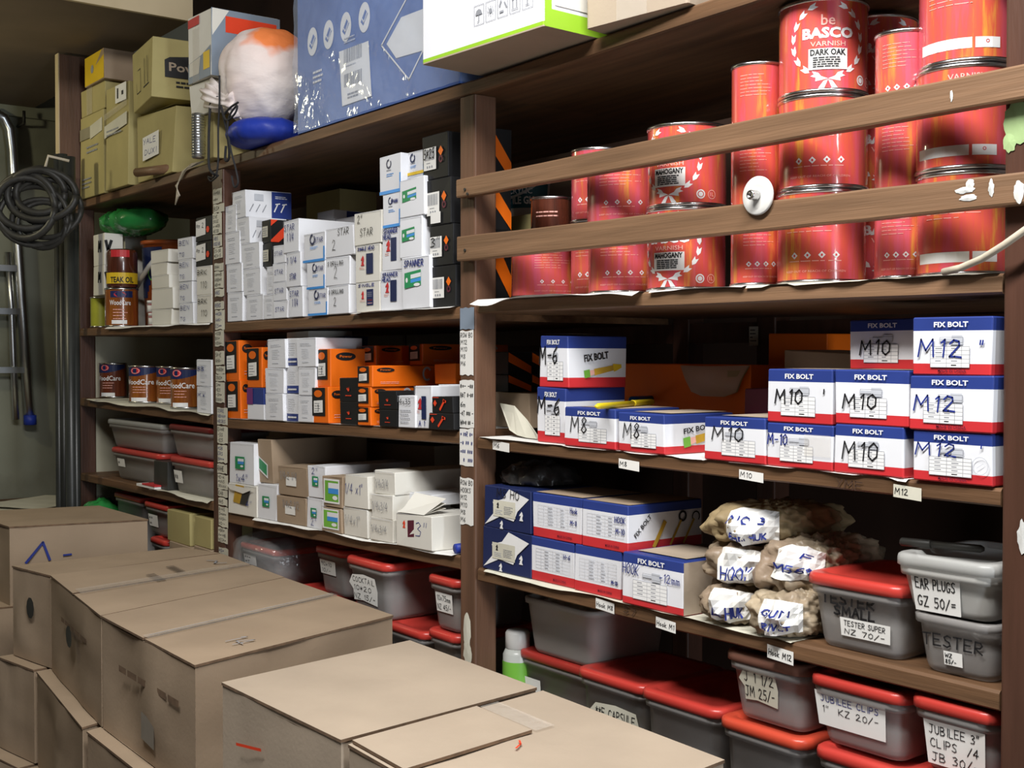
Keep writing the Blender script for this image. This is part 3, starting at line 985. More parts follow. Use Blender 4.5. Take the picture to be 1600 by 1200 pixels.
# pencilled letters on the board edges
for (k, tx, u0, v0, u1, hh) in (('RB', 'YMF', 1306, 758, 1350, .0095), ('RC', '57', 974, 955, 996, .009)):
    a, b = PY(u0, v0, -.0022), PY(u1, v0 + (u1 - u0) * .12, -.0022)
    ik = Ink(lambda s_, t_, l: S((a.x + s_, -.0022 - l, a.z - .001 + t_ - .004 * s_ / .04)), .0002)
    ik.hand(tx, 0, 0, hh, DARKW, t=.0011, width=b.x - a.x); ik.build('pencilled_letters', boards[k])


# ================================================================== right bay
# ------------------------------------------------------------------ varnish tins behind the rails
def wreath(ik, cx, cy, r, mt):
    for sgn in (-1, 1):
        for k in range(8):
            a = math.radians(-72 + 19.5 * k)
            px, py = cx + sgn * r * math.cos(a), cy + r * math.sin(a)
            tx, ty = -sgn * math.sin(a), math.cos(a)
            nx, ny = sgn * math.cos(a), math.sin(a)
            L, wd = r * .30, r * .065
            for q in (-1, 1):
                b0 = (px - tx * L * .45, py - ty * L * .45)
                ik.poly([b0, (px + nx * wd * q * 1.1 - tx * L * .1, py + ny * wd * q * 1.1 - ty * L * .1), (px + nx * wd * q * 1.1 + tx * L * .5, py + ny * wd * q * 1.1 + ty * L * .5), (px + tx * L * .25, py + ty * L * .25)], mt)
    for q in (-1, 1):                                # bow at the foot
        ik.poly([(cx, cy - r * 1.06), (cx + q * r * .32, cy - r * .93), (cx + q * r * .34, cy - r * 1.12)], mt)
        ik.poly([(cx, cy - r * 1.08), (cx + q * r * .12, cy - r * 1.12), (cx + q * r * .30, cy - r * 1.36), (cx + q * r * .14, cy - r * 1.40)], mt)


def front_print(t, deg, shade=None, big=True):
    dia, h = t['tin_dims']
    ik = tin_ink(t, deg)
    cy = h * .55
    wreath(ik, 0, cy, h * .385, INKW)
    ik.text('be', 0, h * .705, h * .11, INKP, .012, None, 'c')
    ik.text('BASCO', 0, h * .575, h * .10, INKW, .045, dia * .56, 'c')
    ik.text('VARNISH', 0, h * .485, h * .05, INKP, .01, dia * .38, 'c')
    ik.disc(dia * .40, h * .14, h * .055, h * .055, INKW, 18, hole=.72); ik.disc(dia * .40, h * .14, h * .03, h * .03, INKW, 10)
    ik.disc(dia * .55, h * .14, h * .055, h * .055, INKP, 18, hole=.86); ik.text('1L', dia * .55, h * .12, h * .045, INKP, .01, None, 'c')
    ik.build('front_print', t)
    if shade:
        st = tin_ink(t, deg, .0008)
        w_ = dia * .42
        st.rect(-w_ / 2, h * .24, w_ / 2, h * .46, PAPER, 8)
        st.build('shade_sticker', t)
        st = tin_ink(t, deg, .0011)
        st.text(shade, 0, h * .39, h * .06, INKB, .035, w_ * .90, 'c')
        st.lines(-w_ * .38, h * .355, w_ * .72, 5, h * .023, INKB, h * .015, .1)
        st.build('sticker_print', t)


def back_print(t, deg, bar=True, diamonds=True, varnish=False):
    dia, h = t['tin_dims']
    ik = tin_ink(t, deg)
    if diamonds:
        for k in range(4):
            x = (k - 1.5) * dia * .155
            ik.disc(x, h * .30, h * .038, h * .038, INKW, 4)
            ik.rect(x - h * .010, h * .288, x + h * .010, h * .312, RED)
        ik.lines(-dia * .30, h * .235, dia * .6, 1, h * .03, INKP, h * .008)
        ik.text('KEEP OUT OF REACH OF CHILDREN', 0, h * .12, h * .022, INKP, 0, dia * .68, 'c')
        ik.build('hazard_symbols', t); ik = tin_ink(t, deg)
    for k in range(7):
        ik.lines(-dia * .34, h * (.82 - k * .045), dia * .6, 1, h * .03, INKP, h * .006, .4)
    if bar:
        ik.build('back_print', t); ik = tin_ink(t, deg)
        ik.rect(-dia * .46, h * .13, dia * .12, h * .23, INKW, 5)
        ik.rect(dia * .15, h * .13, dia * .40, h * .23, INKW, 3)
        ik.disc(dia * .27, h * .19, h * .018, h * .018, RED, 10, hole=.6)
    if varnish:
        ik.build('white_panel', t); ik = tin_ink(t, deg)
        ik.text('VARNISH', dia * .1, h * .84, h * .06, INKP, .01, None, 'c')
    ik.build('back_print', t)
    ik = tin_ink(t, deg)


DIA, HT = 0.107, 0.1090
SD, SH = 0.0665, 0.0905


def tin_stack(u, vb, n, dia, h, yoff, labels, body=VARN, deg=0, kind='back', shades=None, **k):
    """u: the tins' middle in the picture"""
    y = yoff + dia / 2
    x = PY(u, vb, y).x
    z = shelf_z('RA', x) + .0015
    beta = math.degrees(math.atan2(-x, y + 1.1))
    out = []
    for i in range(n):
        lab = labels[i]
        dx = R.uniform(-.0012, .0012)
        t = tin('varnish_tin', lab, x + dx, y + R.uniform(-.001, .001), z, dia, h, body, group='varnish tins behind the rails')
        z += h + .0004
        kk = kind[i] if isinstance(kind, (list, tuple)) else kind
        dg = deg[i] if isinstance(deg, (list, tuple)) else deg
        if kk == 'front':
            front_print(t, beta + dg, shades[i] if shades else None)
        else:
            back_print(t, beta + dg, kk in ('bar', 'barv'), kk in ('back', 'dia'), kk == 'barv')
        out.append(t)
    return out


tin_stack(852, 455, 1, DIA, .083, .030, ['low red varnish tin nearest the striped boxes, beneath a brown tin'], VARNP, 22, 'dia')
tin_stack(936, 457, 2, SD * 1.28, HT, .062, ['lower of two pinkish tins tucked behind the unlabelled pair', 'upper of two pinkish tins tucked behind the unlabelled pair'], VARNP, -14, 'dia')
tin_stack(975, 459, 2, DIA * .98, .0965, .022, ['lower tin of the pair between pinkish tins and MAHOGANY tins', 'upper tin of the pair between pinkish tins and MAHOGANY tins'], VARNP, 0, 'dia')
tin_stack(1072, 452, 2, DIA, HT, .022, ['lower varnish tin with MAHOGANY sticker and white wreath', 'upper varnish tin with MAHOGANY sticker and white wreath'], VARN, -27, 'front', ['MAHOGANY', 'MAHOGANY'])
tin_stack(1182, 447, 3, SD, SH, .022, ['bottom slim tin of the stack behind the white washer', 'middle slim tin of the stack behind the white washer', 'top slim tin of the stack above the white washer'], VARN, [10, 0, 0], ['dia', 'plain', 'plain'])
c6 = tin_stack(1284, 440, 3, DIA * .985, HT, .022, ['bottom large tin in the stack topped by DARK OAK', 'middle large tin in the stack topped by DARK OAK', 'large varnish tin with DARK OAK sticker, topmost of its stack'],
               VARN, [-8, -4, 6], ['dia', 'dia', 'front'], [None, None, 'DARK OAK'])
tin_stack(1364, 436, 3, DIA, HT, .125, ['bottom tin in shade behind the DARK OAK stack', 'middle tin in shade behind the DARK OAK stack', 'top tin in shade behind the DARK OAK stack'], VARN, 20, 'front', [None] * 3)
tin_stack(1412, 428, 3, SD, SH, .034, ['bottom slim tin of the stack second from the end post', 'middle slim tin of the stack second from the end post', 'top slim tin of the stack second from the end post'], VARNP, -6, ['dia', 'plain', 'dia'])
tin_stack(1509, 424, 3, DIA * .96, HT, .022, ['bottom large tin of the stack beside the end post', 'middle large tin of the stack beside the end post', 'top large tin of the stack beside the end post'],
          VARN, [-10, -10, -10], ['bar', 'barv', 'bar'])
# small white label panels on the slim tins
# brown tin standing on the first red tin, tile glue bucket and white bottle
x, y = PY(862, 345, .085).x, .085
zb = shelf_z('RA', x) + .083 + .0025
brt = tin('brown_tin', 'small dark brown tin standing on the low red tin', x, y, zb, SD, PY(862, 310, .085).z - zb, BROWNTIN)
ik = tin_ink(brt, 40); ik.lines(-.02, .046, .036, 2, .006, INKP, .002); ik.build('tin_print', brt)
x, y = PY(822, 320, .22).x, .22
zz = PY(822, 341, .22).z
bx = Box('glue_carton', 'yellowed carton under the white tile glue bucket', 790, 838, 340, 'RA', y=.142, d=.065, body=CARDY, vmid=400)
gb = thing('glue_bucket', 'white bucket of tile glue with teal label and white handle', 'bucket', (PY(821, 320, .19).x, .19, bx.ztop))
n = 32
rg = lambda r, z: [Vector((r * math.cos(math.tau * q / n), r * math.sin(math.tau * q / n), z)) for q in range(n)]
g = G(); g.loft([rg(.036, 0), rg(.038, .002), rg(.043, .066), rg(.046, .066), rg(.046, .074), rg(.044, .075)], NYLON); g.build('bucket_body', gb, True)
mp = lambda a, b, l: Vector(((.0385 + .005 * b / .066 + l) * math.sin(math.radians(44) + a / .041), -(.0385 + .005 * b / .066 + l) * math.cos(math.radians(44) + a / .041), b))
ik = Ink(mp, .0005); ik.rect(-.05, .016, .05, .058, TEAL, 16); ik.build('teal_label', gb)
ik = Ink(mp, .0009); ik.text('ACRYLIC', -.008, .040, .009, INKW, .02, .05, 'c'); ik.text('TILE GLUE', .004, .023, .012, INKW, .03, .058, 'c'); ik.disc(.026, .008, .006, .006, NAVY, 12); ik.build('label_print', gb)
g = G(); g.tube([Vector((.047 * math.cos(a), -.047 * abs(math.sin(a)) * .9 - .002, .062 - .030 * math.sin(a))) for a in [math.pi * k / 14 for k in range(15)]], .0022, NYLON, 6); g.build('handle', gb, True)
x = PY(878, 300, .235).x
wb = thing('white_bottle', 'white capped bottle standing behind the brown tin', 'bottle', (x, .235, shelf_z('RA', x) + .001))
g = G(); g.loft([rg(.026, 0), rg(.028, .004), rg(.028, .115), rg(.020, .128)], NYLON); g.build('bottle_body', wb, True)
g = G(); g.loft([rg(.0175, .128), rg(.0205, .130), rg(.0205, .142), rg(.022, .143), rg(.022, .158), rg(.020, .160)], NYLON); g.build('cap', wb, True)


# striped black and orange cartons deep beside the post
def striped(label, u0, u1, vt, on, y, d, n=2, vmid=None, mt=ORANGE):
    b = Box('striped_carton', label, u0, u1, vt, on, y=y, d=d, body=BLACK, group='black cartons with orange stripes', vmid=vmid)
    i = b.side()
    s = b.d / n
    for k in range(n):
        a = k * s
        pts = [(a, b.h * .98), (a + s * .96, b.h * .36), (a + s * .96, b.h * .02), (a, b.h * .56)]
        i.poly(pts, mt)
    i.build('stripe_print', b.root)
    return b


s1 = striped('black carton with orange stripes, lowest beside the middle post, tins shelf', 745, 768, 362, 'RA', .047, .040, 1, 420)
s2 = striped('black carton with orange stripes, second beside the middle post, tins shelf', 745, 768, 285, s1, .047, .040, 1, 320)
s3 = striped('black carton with orange stripes, topmost beside the middle post, tins shelf', 745, 768, 205, s2, .047, .040, 1, 250)

# liner sheets curling over the edge of the tins shelf
z_ra = lambda x: shelf_z('RA', x)
def curled(name, label, u0, u1, k, z0, y0=-.012, mt=PAPER, amp=.006, seed=0):
    x0, x1 = PY(u0, z0, 0).x, PY(u1, z0, 0).x
    zf = lambda x: shelf_z(k, x)
    return paper_sheet(name, label, x0, x1, y0, .30, zf, mt, 26, 5, amp, 'paper', seed, .007)


curled('liner_sheet', 'white liner paper curling over edge below pinkish tins', 752, 1005, 'RA', 465, -.022, PAPER, .012, 1)
curled('liner_sheet', 'white liner paper strip under MAHOGANY tins', 1018, 1165, 'RA', 455, -.006, PAPER, .004, 5)
curled('liner_sheet', 'thin liner paper strip beneath DARK OAK tins', 1168, 1560, 'RA', 440, -.004, OLDPAPER, .003, 8)


# ------------------------------------------------------------------ bolt cartons in blue, white and red
FIXB = [(.20, RED), (.765, WHITE), (1.0, BLUE)]


def bolt_carton(label, u0, u1, vt, on, hand, y=.006, d=.115, ink=INKB, hh=.30, hx=.10, hy=.40, pic=False, china=False, tab=(.30, .84), extra=None, title=True, vmid=None, hw=None, rz=0.0, table=True, bands=FIXB, worn=False):
    b = Box('bolt_carton', label, u0, u1, vt, on, y=y, d=d, bands=bands, group='blue white and red bolt cartons', vmid=vmid, rz=rz, r=.0014)
    W, H = b.w, b.h
    i = b.front()
    if title:
        i.text('FIX BOLT', W * .5, H * .835, H * .085, INKW, .03, W * .44, 'c')
    if table:
        i.rect(W * tab[0], H * .14, W * tab[1], H * .50, INKW)
        i.table(W * tab[0], H * .14, W * tab[1], H * .50, 5, (0, .42, .80, 1), INKG, .0005, INKG)
        x0, x1 = W * .36, W * .66
        i.frame(x0, H * .56, x1, H * .66, .0005, INKG)
        i.rect(x0 + (x1 - x0) * .5, H * .53, x1 - .001, H * .69, INKLG); i.rect(x0 - .001, H * .585, x0 + (x1 - x0) * .8, H * .635, INKLG)
    if china:
        i.text('MADE IN CHINA', W * .52, H * .055, H * .055, MAROON, .01, W * .36, 'c')
    i.build('front_print', b.root)
    i = b.top(.0003); i.rect(W * .1, b.d * .16, W * .9, b.d - .002, CARD2); i.build('kraft_top', b.root)
    if hand:
        q = b.front(.0012)
        q.hand(hand, W * hx, H * hy, H * hh, ink, t=H * .032, width=W * (hw or min(.62, .17 * len(hand) + .06)))
        if extra:
            q.build('handwriting', b.root); q = b.front(.0012)
            q.hand(extra, W * .86, H * (hy + .05), H * .22, ink, t=H * .03)
        q.build('handwriting', b.root)
    if worn:
        i = b.side(.0004); i.rect(0.0005, 0.001, b.d - .001, H - .001, CARD2); i.build('worn_side', b.root)
        return b
    i = b.side()
    i.text('FIX BOLT', b.d * .26, H * .50, H * .13, INKB, .03, b.d * .42, 'l', .12)
    a = .16
    ca, sa = math.cos(a), math.sin(a)
    def P(s, t):
        return (b.d * .26 + (s * ca - t * sa) * b.d * .62, H * .24 + (s * sa + t * ca) * b.d * .62)
    i.poly([P(0, -.06), P(.16, -.06), P(.16, .10), P(0, .10)], LEAFG)
    i.poly([P(.16, -.04), P(.28, -.02), P(.28, .07), P(.16, .08)], INKP)
    i.poly([P(.28, -.05), P(.82, -.03), P(.82, .08), P(.28, .09)], BRASS)
    i.poly([P(.82, -.06), P(.90, -.05), P(1.05, -.01), P(1.05, .06), P(.82, .11)], YELLOW)
    i.build('side_print', b.root)
    return b


m6b = bolt_carton('lower narrow bolt carton marked M-6', 840, 883, 605, 'RB', 'M-6', y=.012, d=.115, hh=.30, hx=.03, hy=.52, hw=.85)
m6t = bolt_carton('upper narrow bolt carton marked M-6 with bolt picture on side', 843, 888, 525, m6b, 'M-6', y=.014, d=.112, hh=.34, hx=.03, hy=.46, hw=.66)
m8a = bolt_carton('bolt carton marked M8 beside the M-6 pair, pens on top', 882, 962, 636, 'RB', 'M8', y=-.004, d=.12, hh=.40, hx=.14, hy=.36, hw=.36)
m8b = bolt_carton('bolt carton marked M8 beside the lone low M10 carton', 966, 1038, 644, 'RB', 'M8', y=-.004, d=.13, hh=.38, hx=.13, hy=.36, hw=.40)
m10a = bolt_carton('low bolt carton marked M10 with nothing stacked on it', 1101, 1197, 650, 'RB', 'M10', y=-.004, d=.12, hh=.30, hx=.14, hy=.47, hw=.55)
m10b = bolt_carton('bolt carton marked M-10 in blue with taped corner', 1198, 1301, 659, 'RB', 'M-10', y=-.004, d=.12, ink=INKBL, hh=.24, hx=.03, hy=.50, hw=.32, tab=(.22, .72))
m10c = bolt_carton('bolt carton with large M10 at bottom, beside the M12 stack', 1304, 1412, 662, 'RB', 'M10', y=-.004, d=.12, hh=.36, hx=.13, hy=.28, hw=.56, tab=(.22, .74))
m12a = bolt_carton('bottom carton of the M12 stack with a small round doodle', 1427, 1550, 671, 'RB', 'M12', y=-.004, d=.12, ink=INKBL, hh=.24, hx=.04, hy=.52, hw=.58, china=True, extra="'", tab=(.22, .76))
m10d = bolt_carton("upper bolt carton marked M10 above the blue M-10 one", 1200, 1301, 577, m10b, 'M10', y=-.004, d=.12, hh=.26, hx=.13, hy=.36, hw=.46, extra="'", tab=(.22, .75))
m10e = bolt_carton('upper bolt carton marked M10 above the large M10 one', 1305, 1420, 578, m10c, 'M10', y=-.004, d=.12, hh=.26, hx=.12, hy=.30, hw=.50, tab=(.22, .72))
m12b = bolt_carton('middle carton of the M12 stack', 1422, 1551, 586, m12a, 'M12', y=-.006, d=.12, ink=INKBL, hh=.28, hx=.06, hy=.36, hw=.56, china=True, tab=(.18, .66))
m12c = bolt_carton('topmost carton of the M12 stack, inch mark beside the number', 1427, 1549, 497, m12b, 'M12', y=-.004, d=.12, ink=INKBL, hh=.30, hx=.08, hy=.32, hw=.62, china=True, extra='"', tab=(.24, .74))
m10f = bolt_carton('shaded bolt carton marked M10 set back behind the M12 top', 1329, 1432, 500, m10e, 'M10', y=.055, d=.10, hh=.28, hx=.16, hy=.30, hw=.50, tab=(.22, .74))
for b in (m10b,):
    i = b.front(.0018); i.rect(b.w * .60, b.h * .30, b.w * .99, b.h * .78, TAPE); i.build('tape_patch', b.root)
i = m12a.front(.0012); i.disc(m12a.w * .87, m12a.h * .38, .009, .009, INKLG, 18, hole=.93); i.stroke([(m12a.w * .83, m12a.h * .34), (m12a.w * .91, m12a.h * .43)], .0004, INKLG); i.build('doodle', m12a.root)
# torn lid card on the upper M-6 carton
i = m6t.top(); i.rect(.002, .004, m6t.w * .98, m6t.d * .5, CARD2, 1, .002, .05); i.build('lid_flap', m6t.root)
# the liner and bent leaflet at the post end
curled('liner_sheet', 'white liner paper under the M-6 and M8 cartons', 749, 1100, 'RB', 695, -.0035, PAPER, .002, 12)
curled('liner_sheet', 'white and blue liner paper under M10 cartons', 1100, 1420, 'RB', 740, -.0035, PAPER, .002, 15)
lf = thing('bent_leaflet', 'bent printed leaflet standing beside the lower M-6 carton', 'leaflet', PY(812, 686, .035))
g = G()
px = [PY(780, 631, .06), PY(795, 676, .04), PY(800, 640, .045)]
q0 = Vector(lf.location)
A_ = [PY(781, 630, .075), PY(803, 634, .06), PY(822, 655, .05), PY(838, 678, .045)]
B_ = [PY(796, 672, .045), PY(808, 680, .04), PY(822, 684, .035), PY(839, 686, .034)]
g.add([p - q0 for p in A_ + B_], [(0, 1, 5, 4), (1, 2, 6, 5), (2, 3, 7, 6)], OLDPAPER)
g.add([p - q0 + Vector((.0006, .0008, 0)) for p in A_ + B_], [(4, 5, 1, 0), (5, 6, 2, 1), (6, 7, 3, 2)], OLDPAPER)
g.build('sheet', lf)
kb = Box('kraft_carton', 'plain kraft carton deep in the corner behind the leaflet', 772, 828, 613, shelf_z('MB', XM1) + .0015, y=.11, d=.12, body=CARD, vmid=640)
sb1 = striped('lower black carton with orange stripes above the kraft carton', 772, 794, 585, kb, .12, .10, 2, 600)
sb2 = striped('upper black carton with orange stripes above the kraft carton', 772, 794, 550, sb1, .12, .10, 2, 570)
# pens on the M8 cartons
def pen(label, a, b, mt, cap, r=.0042):
    o = thing('marker_pen', label, 'pen', a)
    d = Vector(b) - Vector(a)
    g = G(); g.tube([Vector((0, 0, 0)), d * .04, d * .62], [r * .5, r, r], mt, 10); g.build('barrel', o, True)
    g = G(); g.tube([d * .62, d * .64, d * .98, d], [r * 1.15, r * 1.15, r * 1.1, r * .7], cap, 10); g.build('cap', o, True)


zt = m8a.ztop + .005
YP = mat('yellow_plastic', (0.72, 0.55, 0.02), .35, .08); BP = mat('blue_plastic', (0.01, 0.12, 0.42), .35, .08)
pen('yellow highlighter lying across the M8 cartons', PZ(931, 635, zt), PZ(1020, 628, zt), YP, YP)
pen('blue marker lying beside the yellow highlighter', PZ(984, 625, zt + .001), PZ(1052, 622, zt + .001), BP, BP, .0055)
pen('blue marker lying deeper, towards the M10 cartons', PZ(1056, 628, m8b.ztop + .006), PZ(1142, 624, m8b.ztop + .006), BP, BP, .005)
# things deep on the bolt shelf
ob = Box('orange_carton', 'long orange carton deep behind the M8 cartons', 975, 1172, 568, 'RB', y=.21, d=.12, body=ORANGE, vmid=600)
pk = thing('paper_pouch', 'shiny brown paper pouch hanging over the long orange carton', 'pouch', PY(1112, 600, .205))
q0 = Vector(pk.location)
tops = [PY(1063, 571, .204), PY(1090, 572, .197), PY(1125, 572, .197), PY(1170, 571, .204)]
mids = [PY(1070, 592, .2), PY(1092, 594, .185), PY(1124, 595, .184), PY(1158, 592, .198)]
bots = [PY(1080, 612, .2), PY(1096, 619, .195), PY(1130, 620, .195), PY(1150, 613, .2)]
g = G(); g.add([p - q0 for p in tops + mids + bots], [(0, 1, 5, 4), (1, 2, 6, 5), (2, 3, 7, 6), (4, 5, 9, 8), (5, 6, 10, 9), (6, 7, 11, 10)], mat('pouch_paper', (.42, .27, .19), .35, .1, 10))
g.add([p - q0 + Vector((0, .003, 0)) for p in tops + mids + bots], [(4, 5, 1, 0), (5, 6, 2, 1), (6, 7, 3, 2), (8, 9, 5, 4), (9, 10, 6, 5), (10, 11, 7, 6)], KRAFT)
g.build('pouch_sheet', pk, True)
db = Box('dark_red_carton', 'dark red carton wedged behind the low M10 carton', 1163, 1200, 606, 'RB', y=.15, d=.08, body=MAROON, vmid=630)
oc = Box('orange_carton', 'orange carton lying far behind the upper M10 cartons', 1200, 1290, 522, 'RB', y=.36, d=.1, body=ORANGE, vmid=545)
kc = Box('kraft_carton', 'crushed kraft carton deep behind the upper M10 cartons', 1225, 1345, 552, 'RB', y=.20, d=.12, body=CARD, vmid=580, jit=.006)
bp_ = PY(1178, 525, .4635)
ik = Ink(lambda s, t, l: S(bp_ + Vector((s, -l, t))), .0006)
ik.rect(-.010, -.016, .010, .016, OLDPAPER); ik.lines(-.008, .009, .015, 4, .006, INKB, .0018); ik.build('paper_note', shelving)


# ------------------------------------------------------------------ hook shelf
HK = [(.22, RED), (.80, WHITE), (1.0, BLUE)]


def hook_carton(label, u0, u1, vt, on, hands=(), y=.004, d=.12, pic=False, vmid=None):
    b = Box('hook_bolt_carton', label, u0, u1, vt, on, y=y, d=d, bands=HK, group='hook bolt cartons', vmid=vmid)
    W, H = b.w, b.h
    i = b.front()
    i.table(W * .12, H * .30, W * .92, H * .74, 6, (0, .15, .5, .78, 1), INKLG, .0004, INKLG)
    i.text('MADE IN CHINA', W * .68, H * .08, H * .05, MAROON, .01, W * .3, 'c')
    i.build('front_print', b.root)
    if hands:
        q = b.front(.0012)
        for (tx, sx, sy, hh, mt, ww) in hands:
            q.hand(tx, W * sx, H * sy, H * hh, mt, t=H * .018, width=W * ww)
        q.build('handwriting', b.root)
    i = b.top(.0003); i.rect(.002, .004, W - .002, b.d - .002, CARD); i.build('kraft_top', b.root)
    i = b.side()
    i.text('FIX BOLT', b.d * .10, H * .30, H * .10, INKB, .02, b.d * .28, 'l', .75)
    for k, (s0, hook) in enumerate(((.34, 0), (.56, 1), (.74, 2))):
        x0 = b.d * s0
        i.stroke([(x0, H * .10), (x0 + b.d * .14, H * .58)], .0065 if k == 0 else .0035, BRASS)
        if hook == 1:
            i.disc(x0 + b.d * .165, H * .68, .008, .008, INKB, 14, hole=.6)
        if hook == 2:
            c = (x0 + b.d * .17, H * .64)
            i.stroke([(c[0] + .007 * math.cos(a), c[1] + .007 * math.sin(a)) for a in [math.radians(200 - 30 * k2) for k2 in range(9)]], .002, INKB)
    i.build('side_print', b.root)
    return b


HB = [(.16, RED), (.82, WHITE), (1.0, BLUE)]
h1 = hook_carton('low hook bolt carton beside the lower horse carton', 831, 897, 837, 'RC', [('H-6', .78, .62, .10, INKBL, .16)], y=.004)
h2 = hook_carton('low hook bolt carton between two others, below the HOOK M-10 one', 898, 970, 850, 'RC', [('M-10', .82, .3, .08, INKBL, .14)], y=.002)
h3 = bolt_carton('bolt carton handwritten HOOK -12mm with worn corner', 972, 1067, 861, 'RC', None, y=-.006, d=.11, bands=[(.145, RED), (.80, WHITE), (1.0, BLUE)], tab=(.20, .76), worn=True)
q = h3.front(.0012); q.hand('HOOK', h3.w * .03, h3.h * .60, h3.h * .20, INKBL, t=.0014, width=h3.w * .28); q.hand('-12mm', h3.w * .64, h3.h * .56, h3.h * .16, INKBL, t=.0012, width=h3.w * .34); q.build('handwriting', h3.root)
h4 = hook_carton('upper hook bolt carton beside the upper horse carton', 833, 908, 769, h1, [('Hook', .80, .66, .12, INKBL, .15), ('M-8', .80, .40, .10, INKBL, .14)], y=.004)
h5 = hook_carton('upper hook bolt carton handwritten HOOK M-10 with hook pictures', 910, 981, 781, h2, [('HOOK', .74, .62, .13, INKBL, .24), ('M-10', .76, .38, .12, INKBL, .2)], y=.002, d=.14)


def horse(i, x, y, s, mt):
    """a chess-knight mark"""
    p = [(0, 0), (.62, 0), (.62, .10), (.52, .16), (.50, .36), (.60, .58), (.50, .86), (.34, 1.0), (.30, .88), (.12, .74), (-.02, .56), (.04, .48), (.16, .54), (.26, .52), (.12, .30), (.10, .12), (0, .10)]
    vs = [(x + a * s, y + b * s) for a, b in p]
    i.poly(vs, mt)


def navy_carton(label, u0, u1, vt, on, scribble=None, y=.002, d=.12):
    b = Box('horse_carton', label, u0, u1, vt, on, y=y, d=d, body=NAVY, group='navy horse cartons')
    W, H = b.w, b.h
    i = b.front()
    i.poly([(W * .02, H * .06), (W * .26, H * .42), (W * .20, H * .62), (W * .42, H * .72), (W * .56, H * .97), (W * .98, H * .80), (W * .74, H * .48), (W * .66, H * .24), (W * .36, H * .30)], INKW)
    horse(i, W * .78, H * .28, H * .22, INKW); horse(i, W * .36, H * .02, H * .20, INKW)
    i.build('star_print', b.root)
    q = b.front(.0012)
    q.rect(W * .22, H * .30, W * .70, H * .68, OLDPAPER); q.build('sticker', b.root)
    q = b.front(.0016)
    horse(q, W * .30, H * .50, H * .14, INKB); q.lines(W * .27, H * .44, W * .16, 3, H * .04, INKLG); q.lines(W * .46, H * .54, W * .2, 5, H * .04, INKG)
    if scribble:
        q.hand(scribble, W * .30, H * .76, H * .20, INKB, t=.0013, width=W * .5)
    q.build('sticker_print', b.root)
    return b


n1 = navy_carton('lower navy carton with white star and horse at shelf end', 755, 829, 822, 'RC')
n2 = navy_carton('upper navy carton with white star, scribbled in black', 757, 829, 757, n1, 'MS HO')
bagc = PY(790, 750, .06)
bg = thing('black_bag', 'black plastic bag slumped on the upper navy carton', 'bag', (bagc.x + .060, .082, n2.ztop + .002))
lump('bag_body', bg, .058, .055, .032, KBAG, 2.4, .18, 4, 3.1, 48, 24, 0.0)
curled('liner_sheet', 'thin liner paper under the hook bolt cartons', 760, 1240, 'RC', 950, -.005, OLDPAPER, .003, 22)


# crumpled paper parcels
def parcel(label, u, v, rx, ry, rz_, y, mt=NEWS, seed=1.0, yaw=0, note_=None, note_mt=PAPER, z=None, tilt=0.0, red=False, pitch=0):
    c = PY(u, v, y)
    zb_ = shelf_z('RC', c.x) + .0015 + (z or 0)
    o = thing('paper_parcel', label, 'parcel', (c.x, y + ry * .9, zb_), (0, math.radians(tilt), math.radians(yaw)), 'crumpled paper parcels')
    def shp(p):
        p = p + Vector((0, 0, rz_ * .93))
        return p
    ob_, rad = lump('wrapping', o, rx, ry, rz_, mt, 2.8, .08, 4.6, seed, 120, 80, 0.001, .04, shp, .24)
    beta = math.degrees(math.atan2(-c.x, y + 1.1)) - yaw
    if note_:
        ik = lump_ink(rad, beta - 22, rx * .9, rz_ * 1.1, .005, pitch)
        W, H = rx * .36, rz_ * .36
        vs, fs = [], []
        for a in range(9):
            for b in range(7):
                vs.append(ik.mp(-W + 2 * W * a / 8, -H + 2 * H * b / 6, .0042))
        for a in range(8):
            for b in range(6):
                fs.append((a * 7 + b, (a + 1) * 7 + b, (a + 1) * 7 + b + 1, a * 7 + b + 1))
        g = G(); g.add(vs, fs, note_mt); g.build('taped_note', o)
        ik = lump_ink(rad, beta - 22, rx * .9, rz_ * 1.1, .0054, pitch)
        n = len(note_)
        for k, tx in enumerate(note_):
            ik.hand(tx, -W * .85, H * .75 - (k + 1) * (1.5 * H / n) + H * .1, .62 * H / n, INKBL, t=.0008, width=W * 1.3)
        ik.build('note_writing', o)
    if red:
        ik = lump_ink(rad, beta + 20, rx, rz_, .003)
        for b in range(8):
            ik.rect(-.003, -rz_ * .6 + b * rz_ * .15, .003, -rz_ * .6 + (b + 1) * rz_ * .15, RED)
        ik.build('red_stripe', o)
    return o


parcel('long kraft paper parcel on top of the parcel heap', 1150, 842, .052, .085, .024, .010, KRAFT, 1.3, -18, ['NO 3', '5mm HUK'], pitch=2, z=.098)
parcel('newspaper parcel with red stripe in the middle of the heap', 1135, 893, .042, .075, .027, .004, NEWS, 4.4, -10, ['HOOK'], red=True, z=.048)
parcel('newspaper parcel marked HOOK resting on the shelf by the bolt carton', 1122, 941, .034, .07, .0265, -.004, NEWS, 7.9, -6, ['4m HUK'])
parcel('big parcel with pale strip leaning on the red-lidded tub', 1216, 917, .038, .085, .036, .016, NEWS, 12.2, -8, ['n F', 'M569'], tilt=8, pitch=16, z=.040)
parcel('newspaper parcel marked GUN RIVET at the shelf edge', 1202, 966, .038, .065, .028, -.008, NEWS, 16.6, -4, ['GUN', 'RIVET'])


